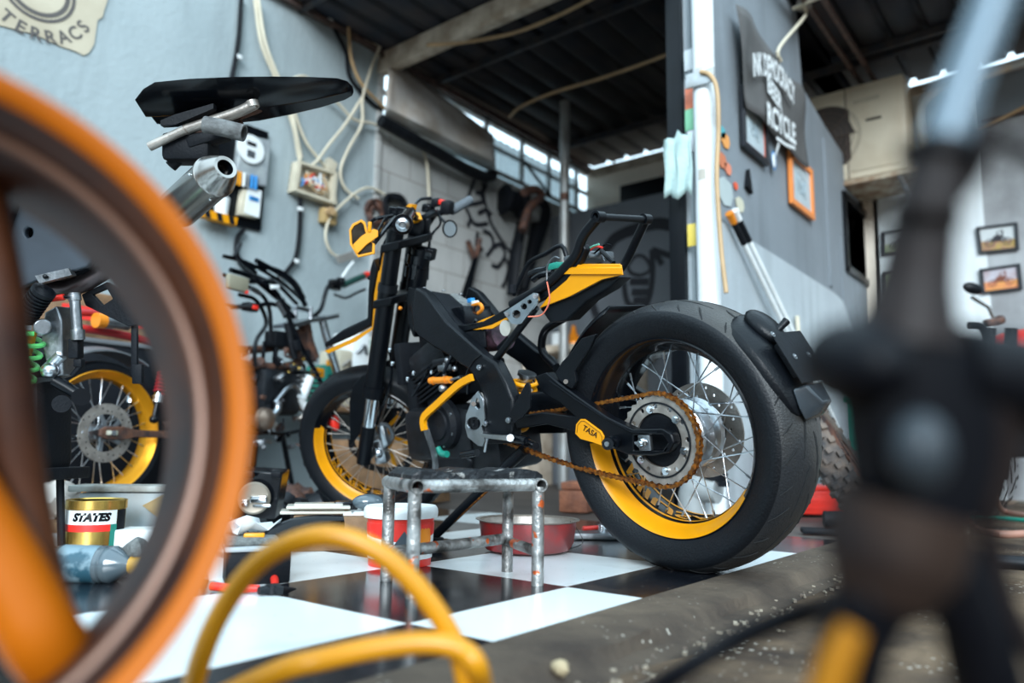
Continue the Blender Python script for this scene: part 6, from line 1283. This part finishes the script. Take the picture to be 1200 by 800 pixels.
obj('switch_pod', MB().box(U2(392, 334, -.08), (.07, .05, .06), h2, Z, .01).box(U2(399, 330, -.08), (.025, .05, .05), h2, Z, .006), KG, b2); obj('lever', MB().tube(S2([(392, 345), (405, 349), (418, 343), (428, 339)], -.1), .008, 8, k=3), KG, b2)
obj('mirror_stalk', MB().tube(S2([(399, 328), (408, 314), (414, 307)], -.1), .008, 8), WHT, b2); obj('mirror_head', MB().prism(S2([(396, 300), (414, 294), (419, 302), (399, 308)], -.1), -n2*.02), mat('dusty_mirror', (.28, .27, .25), .4), b2)
obj('switch_pod', MB().box(U2(293, 360, .10), (.07, .05, .04), h2, Z, .008), KG, b2); obj('switch_button', MB().box(U2(299, 360, .13), (.03, .01, .02), h2, Z, .003), RED, b2); obj('switch_button', MB().box(U2(289, 342, .13), (.018, .01, .018), h2, Z, .003), RED, b2)
obj('clutch_lever', MB().tube(S2([(262, 357), (280, 359), (295, 358)], .15), .006, 8), ALU, b2)
rn = random.Random(2)
arcs = [[(262, 300), (285, 306), (310, 318), (335, 335), (352, 350)], [(270, 316), (295, 325), (320, 345), (340, 362)], [(275, 300), (282, 285), (278, 300), (300, 320)], [(300, 305), (330, 322), (345, 335), (358, 358)], [(270, 330), (300, 340), (315, 360), (318, 400)], [(285, 312), (320, 315), (344, 330), (356, 350)], [(262, 322), (290, 330), (322, 332), (348, 356)], [(305, 330), (325, 345), (335, 372)], [(280, 345), (300, 352), (312, 378), (300, 400), (298, 430)], [(330, 350), (350, 400), (372, 440), (385, 470)], [(310, 400), (308, 430), (314, 462)], [(324, 402), (322, 430), (332, 450)], [(292, 500), (330, 508), (370, 500), (402, 500)]]
for i, a in enumerate(arcs): obj('cable', MB().tube([U2(p[0], p[1], .02+.02*(i % 5)) for p in a], .010+.003*(i % 2), 8, k=5), KG, b2)
obj('headlamp_bowl', MB().box(U2(278, 332, .12), (.12, .03, .07), h2, Z, .01), mat('olive_grey_part', (.26, .24, .17), .6), b2, 'olive grey bracket')
obj('cable_tag', MB().box(U2(322, 336, .12), (.055, .01, .02), h2+Z*.2, Z, .002), WHT, b2); obj('clutch_arm', MB().tube(S2([(325, 354), (333, 368)], .12), .012, 8), ALU, b2); obj('clutch_arm', MB().tube(S2([(294, 338), (306, 345)], .12), .010, 8), ALU, b2)
obj('battery', MB().box(U2(325, 398, .02), (.10, .08, .08), h2, Z, .006), KM, b2)
obj('engine', MB().box(U2(315, 460, .0), (.26, .20, .22), h2, Z, .03).box(U2(345, 452, .02), (.10, .14, .12), h2, Z, .02), DM, b2)
for i in range(6): obj('cooling_fin', MB().box(U2(350, 436+6*i, .03), (.17, .16, .008), h2, Z, .002), ALD, b2)
c = U2(308, 491, .14); obj('engine_cover', MB().lathe([(0, .055), (.03, .05), (.045, .03), (.048, 0)], c, n2, 24), mat('bronze_cover', (.30, .22, .17), .35, .8), b2); obj('oil_pipe', MB().tube(S2([(318, 488), (325, 480), (326, 470)], .13), .018, 12, k=3).tube(S2([(322, 472), (336, 455), (345, 452), (352, 460)], .13), .010, 10, k=3), ALU, b2)
obj('carburettor', MB().tube(S2([(362, 442), (357, 455), (352, 468)], .10), .028, 14, k=3).tube(S2([(352, 466), (358, 478)], .10), .02, 12), WHT, b2, 'pale carburettor body')
obj('round_cap', MB().cyl(U2(349, 406, .03), U2(349, 406, .07), .028, 18), KG, b2)
for q in ((338, 437), (350, 432), (344, 428), (356, 420), (366, 430), (330, 425)): obj('fitting', MB().sph(U2(q[0], q[1], .08), .013, 8), [ALU, ORA, GT][q[0] % 3], b2)
rn = random.Random(31)
for i in range(46):
    q = U2(rn.uniform(272, 362), rn.uniform(400, 525), rn.uniform(.0, .17)); v_ = V((rn.uniform(-1, 1), rn.uniform(-1, 1), rn.uniform(-1, 1))).normalized(); mm_ = [DM, RST, ALD, KM, STL, KG, ALD, RST][i % 8]; sz_ = rn.uniform(.014, .034); m = MB()
    if i % 3 == 0: m.lathe([(0, 0), (0, sz_), (sz_*.5, sz_*1.1), (sz_*.6, sz_*.5), (sz_*1.3, sz_*.4), (sz_*1.3, 0)], q, v_, 14)
    elif i % 3 == 1: m.tube([q, q+v_*sz_*2, q+v_*sz_*2+Z*sz_*1.6], sz_*.28, 8, k=3)
    else: m.box(q, (sz_*1.8, sz_, sz_*1.2), v_, Z if abs(v_.z) < .9 else h2, sz_*.15)
    obj(['flange', 'pipe_fitting', 'bracket'][i % 3], m, mm_, b2)
obj('yellow_tag', MB().box(U2(372, 436, .0), (.10, .01, .05), h2, Z, .002), YL, b2); obj('yellow_tag', MB().box(U2(385, 425, .0), (.03, .01, .03), h2, Z, .002), YL, b2)
obj('wire_end', MB().tube(S2([(310, 516), (318, 518)], .1), .008, 8), ALU, b2)
obj('centre_stand', MB().tube([V((U2(300, 520, .12).x, U2(300, 520, .12).y, U2(300, 520).z)), FL(292, 585, .01)], .014, 10).tube([U2(330, 505, -.1), FL(345, 583, .01)], .014, 10), KM, b2)
# boxes and clutter against the wall behind
cbn = LW(105, 430, .24); zc_ = LW(115, 402, .24).z
cab_ = thing('cabinet', 'low dark metal cabinet against the wall behind the gold rimmed wheel', 'cabinet', V((cbn.x, cbn.y, 0)))
obj('cabinet_body', MB().box(V((cbn.x, cbn.y, zc_/2+.02)), (.30, 1.1, zc_-.045), (1, 0, 0), Z, .006), KM, cab_); obj('cabinet_top', MB().box(V((cbn.x, cbn.y, zc_-.01)), (.32, 1.14, .02), (1, 0, 0), Z, .003), mat('grey_top_sheet', (.12, .13, .14), .5), cab_)
for i, (px, top, wdt, lab) in enumerate(((132, 352, .34, 'beige carton with red print on the dark cabinet at its right end'), (92, 345, .30, 'taller beige carton with red print on the dark cabinet behind the silver tube'))):
    p = LW(px, 380, .22); zt_ = LW(px, top, .22).z; t = thing('carton', lab, 'carton', V((p.x, p.y, zc_))); obj('carton_body', MB().box(V((p.x, p.y, (zc_+zt_)/2+.001)), (.24, wdt, zt_-zc_-.003), (1, 0, 0), Z, .005), CRD, t)
    obj('carton_print', MB().box(V((p.x+.121, p.y, zt_-.10)), (.003, wdt*.8, .06), (1, 0, 0), Z), LRED, t, 'red printed band')
sf = MB(); shf = thing('shelf', 'low wooden shelf against the wall behind the rusty engine', 'shelf', LW(370, 575, .25)); p = LW(375, 490, .16); zs = LW(375, 478, .25).z
obj('shelf_board', MB().box(V((XL+.17, p.y, zs)), (.26, 1.3, .03), (1, 0, 0), Z, .003), CRD, shf); obj('shelf_support', MB().box(V((XL+.17, p.y-.6, zs/2)), (.26, .03, zs-.02)), DM, shf); obj('shelf_support', MB().box(V((XL+.17, p.y+.6, zs/2)), (.26, .03, zs-.02)), DM, shf)
for i, (a, w_, h_2, m_, lab) in enumerate(((390, .10, .34, IVY, 'white tin standing left on the low shelf'), (407, .13, .46, WHT, 'tall white engine case on the low shelf'), (427, .15, .44, mat('spotted_white_case', (.62, .60, .54), .5, col2=(.20, .30, .28), scale=16, lo=.5, hi=.6), 'spotted white toolbox on the low shelf behind the fork'), (375, .10, .24, GRN, 'small green box at the left end of the low shelf'))):
    p = LW(a, 470, .17); t = thing('case', lab, 'case', V((XL+.18, p.y, zs+.016))); obj('case_body', MB().box(V((XL+.18, p.y, zs+.017+h_2/2)), (.20, w_, h_2), (1, 0, 0), Z, .012), m_, t); obj('case_handle', MB().tube([V((XL+.285, p.y-w_*.3, zs+h_2*.75)), V((XL+.31, p.y, zs+h_2*.85)), V((XL+.285, p.y+w_*.3, zs+h_2*.75))], .010, 8, k=4), [STL, ALD, STL, KM][i], t)
cbx3 = FL(500, 598); 
cc3 = thing('carton', 'brown cardboard carton seen through the spokes of the front wheel', 'carton', FL(478, 600)+V((-.5, .35, 0))); p = FL(478, 600)+V((-.5, .35, 0)); obj('carton_body', MB().box(p+V((0, 0, .16)), (.45, .45, .31), h2, Z, .004), CRD, cc3); obj('carton_flap', MB().box(p+V((.1, -.15, .325)), (.3, .12, .006), h2, Z+n2*.3), CRD, cc3)
# pile of old parts by the wall foot left of the front wheel
rn = random.Random(14); ps_ = [(345, 592), (362, 596), (352, 580), (372, 588), (338, 584), (330, 596)]
for i, (a, b_) in enumerate(ps_):
    p = FL(a, b_, .05); t = MB(); ax_r = V((rn.uniform(-1, 1), rn.uniform(-1, 1), .3)); t.lathe([(-.05, 0), (-.05, .04), (-.03, .055), (0, .04), (.04, .05), (.05, .03), (.05, 0)], p, ax_r, 14); setp(obj('engine_part', t, [RST, DM, RST, KM, RST, DM][i]), ['rusty engine part at the front of the pile left of the front wheel', 'dark steel engine part nearest the front wheel in the pile', 'rusty engine part at the back of the pile by the wall foot', 'matte black engine part lying behind the dark steel one', 'rusty engine part second from the left in the pile', 'dark engine part at the far left of the pile beside the black case'][i], 'engine part', 'old engine parts left of the front wheel')
setp(obj('red_funnel', MB().lathe([(0, .09), (.02, .09), (.09, .03), (.16, .012)], V((UN(672, 392, (0, 1, 0), 4.95).x, 4.95, UN(680, 400, (0, 1, 0), 4.9).z-.017)), (0, 0, 1), 24), ORA), 'orange red funnel on the bench in front of the dark low wall', 'funnel')
bn_ = UN(680, 400, (0, 1, 0), 4.9); t = thing('bench', 'old grey timber bench in front of the dark low wall', 'bench', V((bn_.x, 5.02, 0))); obj('bench_top', MB().box((bn_.x-.05, 5.02, bn_.z-.05), (1.1, .40, .06), (1, 0, 0), Z, .004), TIM, t)
for sx in (-.45, .45): obj('leg', MB().box((bn_.x-.05+sx, 5.02, (bn_.z-.08)/2), (.06, .34, bn_.z-.085)), TIM, t)
t = thing('can', 'white tin with a dark lid on the old timber bench', 'can', UN(655, 392, (0, 1, 0), 4.95)); p = UN(655, 396, (0, 1, 0), 4.95); p.z = bn_.z-.018; obj('tin', MB().cyl(p, p+Z*.11, .06, 20), WHT, t); obj('tin_lid', MB().cyl(p+Z*.11, p+Z*.125, .062, 20), DM, t)
dc = FL(805, 592); dk_ = thing('drain_elbow', 'fat white plastic drain elbow seen through the rear wheel', 'pipe elbow', V((-1.2, 2.75, 0))); e0 = UN(815, 600, (0, 1, 0), 2.75); e0.z = max(e0.z, .01); 
q1_ = UN(811, 605, (0, 1, 0), 2.75); q2_ = UN(811, 580, (0, 1, 0), 2.75); q3_ = UN(824, 572, (0, 1, 0), 2.75); q4_ = UN(842, 574, (0, 1, 0), 2.75); q1_.z = .01
obj('elbow', MB().tube([q1_, q2_, q2_.lerp(q3_, .6)+Z*.01, q3_, q4_], .052, 20, k=5), mat('dull_white_pvc', (.34, .36, .36), .5), dk_); obj('elbow_cap', MB().tube([UN(835, 560, (0, 1, 0), 2.75), UN(838, 550, (0, 1, 0), 2.75)], .05, 16).box(UN(848, 567, (0, 1, 0), 2.7), (.03, .03, .02)), KM, dk_)
# ================================================================== NEAR THE LENS
# big blurred gold brown rim just in front of the lens
BRZ = mat('orange_lacquered_rim', (.44, .105, .001), .5, spec=.2)
BRD = mat('brown_rim_well', (.10, .032, .012), .45, spec=.25, col2=(.018, .008, .007), scale=7)
def hoop(label, Ca, Cb, Ra, Rb):
    a = (Cb-Ca); L_ = a.length; a.normalize()
    t = thing('wheel_rim', label, 'wheel rim', Ca-Z*Ra)
    prof = [(0, Ra-.002), (0, Ra), (L_*.05, Ra-.003), (L_*.09, Ra-.010), (L_*.07, Ra-.013), (L_*.03, Ra-.010)]
    obj('rim_lip', MB().lathe(prof, Ca, a, 120, closed=True), BRZ, t, 'orange lip')
    prof = [(L_*.07, Ra-.004), (L_*.09, Ra-.010), (L_*.45, Ra-.020), (L_*.8, Ra-.020), (L_, Rb), (L_, Rb+.004), (L_*.8, Ra-.014), (L_*.45, Ra-.014)]
    obj('rim_well', MB().lathe(prof, Ca, a, 120, closed=True), BRD, t, 'brown reflecting well')
    obj('rim_highlight', MB().lathe([(L_*.36+.0045*cos(q*pi/4), Ra-.0185+.0045*sin(q*pi/4)) for q in range(8)], Ca, a, 120, closed=True), mat('pale_brown_highlight', (.17, .085, .055), .35, .3), t, 'pale raised ring painted as a highlight'); return t  # pale ring added to paint a highlight round the brown well
hoop('huge blurred orange and brown wheel rim close to the lens at the left', DP(-225, 480, .37), DP(-200, 520, .47), .219, .197)
bt2 = thing('bent_frame', 'blurred brown and orange bent tubes close to the lens at the lower left corner', 'bent tube', FL(60, 1000))
obj('brown_tube', MB().tube([DP(-30, 200, .54), DP(0, 350, .54), (DP(14, 480, .54)), DP(28, 590, .54), DP(48, 690, .53), DP(75, 780, .52), DP(110, 900, .51), FL(150, 1330)], .017, 16, k=6), BRD, bt2)
obj('orange_tube', MB().tube([DP(-120, 460, .50), DP(-60, 560, .50), DP(-5, 650, .50), DP(45, 740, .50), DP(90, 830, .50), FL(150, 1330)+V((.02, 0, 0))], .024, 16, k=6), BRZ, bt2)
# yellow hose looping up from the ground
YH = mat('yellow_hose', (.60, .25, .004), .38)
dh = .68
setp(obj('hose', MB().tube([FL(215, 850, .012), DP(236, 770, dh), DP(262, 712, dh), DP(300, 662, dh), DP(345, 635, dh), DP(392, 628, dh), DP(440, 645, dh), DP(480, 678, dh), DP(515, 722, dh), DP(538, 765, dh), DP(548, 812, dh), FL(552, 850, .012)], .0098, 14, k=6), YH), 'yellow hose rising in a tall blurred loop over the tiles', 'hose')
setp(obj('hose', MB().tube([FL(190, 850, .012), DP(320, 789, dh-.02), DP(380, 772, dh-.02), DP(440, 759, dh-.02), DP(500, 753, dh-.02), DP(540, 761, dh-.02), DP(561, 785, dh-.02), FL(568, 830, .012)], .0098, 14, k=6), YH), 'second low arc of yellow hose along the bottom edge', 'hose')
# bare black frame, hub and legs close to the lens on the right
dn = .30
BK2 = mat('near_black_paint', (.0015, .002, .004), .5, spec=.15); BWN = mat('near_brown_paint', (.014, .008, .007), .5, spec=.2, col2=(.006, .005, .006), scale=6)
nf = thing('motorcycle', 'blurred dark bare motorcycle front with a silver tube, close to the lens at the right', 'motorcycle', FL(1060, 1150))
obj('silver_tube', MB().tube([DP(1185, -60, dn), DP(1158, 20, dn), DP(1128, 100, dn), DP(1104, 175, dn)], [.008, .008, .0085, .0095], 16, k=4), mat('pale_blue_silver', (.12, .17, .21), .35, .3), nf, 'pale silver tube')
obj('steering_tube', MB().tube([DP(1106, 165, dn), DP(1085, 250, dn), DP(1072, 330, dn), DP(1062, 400, dn)], [.010, .012, .014, .020], 18, k=4), BWN, nf, 'dark brown tube')
obj('tube_ring', MB().tube([DP(1102, 178, dn), DP(1100, 186, dn)], .016, 16), BK2, nf); obj('tube_ring', MB().tube([DP(1086, 246, dn-.008), DP(1084, 256, dn-.008)], .013, 16), BWN, nf)
m = MB(); m.loft([[DP(x_, y_, dn)+FW*z_ for x_, y_, z_ in ((xa, ya_, -.02), (xb, ya_, -.02), (xb, ya_, .03), (xa, ya_, .03))] for ya_, xa, xb in ((360, 1025, 1095), (385, 985, 1130), (430, 975, 1180), (520, 985, 1185), (600, 1000, 1160), (660, 1015, 1110))])
obj('hub_casting', m, BK2, nf, sub=1, bev=0)
obj('hub_lobe', MB().sph(DP(1000, 425, dn), (.018, .03, .018), 18, RT, UP), BK2, nf); obj('hub_lobe', MB().tube([DP(1010, 425, dn), DP(1060, 450, dn)], .016, 14), BK2, nf)
obj('side_arm', MB().tube([DP(1120, 430, dn), DP(1180, 440, dn), DP(1240, 470, dn)], .018, 14), BK2, nf); obj('side_arm', MB().tube([DP(1130, 430, dn), DP(1165, 520, dn), DP(1158, 600, dn)], [.014, .010, .006], 12, k=4), BWN, nf)
obj('grey_knob', MB().sph(DP(1078, 528, dn-.03), (.010, .010, .014), 14, RT, UP), mat('blue_grey_knob', (.018, .026, .034), .5), nf, 'blue grey knob')
obj('lower_column', MB().tube([DP(1062, 590, dn), DP(1045, 650, dn), DP(1030, 700, dn)], [.026, .026, .018], 18, k=3), mat('brown_grey_paint', (.028, .015, .010), .6, spec=.2, col2=(.006, .006, .008), scale=14), nf)
obj('leg', MB().tube([DP(1040, 660, dn), DP(1000, 750, dn), FL(920, 1180)], [.016, .014, .014], 14), BK2, nf); obj('leg', MB().tube([DP(1090, 640, dn), DP(1135, 730, dn), FL(1230, 1180)], [.014, .012, .013], 14), BK2, nf)
obj('leg_stripe', MB().tube([DP(1000, 735, dn-.012), DP(985, 765, dn-.012), DP(962, 830, dn-.012)], [.005, .0065, .007], 10), mat('dim_amber_paint', (.34, .13, .003), .5, spec=.2), nf, 'yellow orange stripe')
obj('cross_piece', MB().tube([DP(1000, 700, dn), DP(1110, 665, dn)], .016, 14), BK2, nf); obj('spoke_tube', MB().tube([DP(1110, 600, dn), DP(1150, 680, dn), DP(1185, 800, dn), DP(1200, 900, dn)], .006, 10, k=4), BK2, nf); obj('spoke_tube', MB().tube([DP(1140, 450, dn), DP(1160, 600, dn), DP(1180, 700, dn), DP(1230, 800, dn)], .004, 10, k=4), BWN, nf)
obj('top_cable', MB().tube([DP(1105, 110, dn), DP(1150, 150, dn), DP(1240, 200, dn)], .003, 8, k=4), BWN, nf); obj('top_cable', MB().tube([DP(1090, 250, dn), DP(1130, 210, dn), DP(1160, 150, dn)], .005, 8, k=4), BWN, nf)
setp(obj('cable', MB().tube([FL(640, 900, .02), DP(760, 812, .45), DP(870, 745, .43), DP(960, 712, .40), DP(1030, 690, dn)], .0062, 12, k=5), BK2), 'blurred black cable crossing the dusty ground at lower right', 'cable')
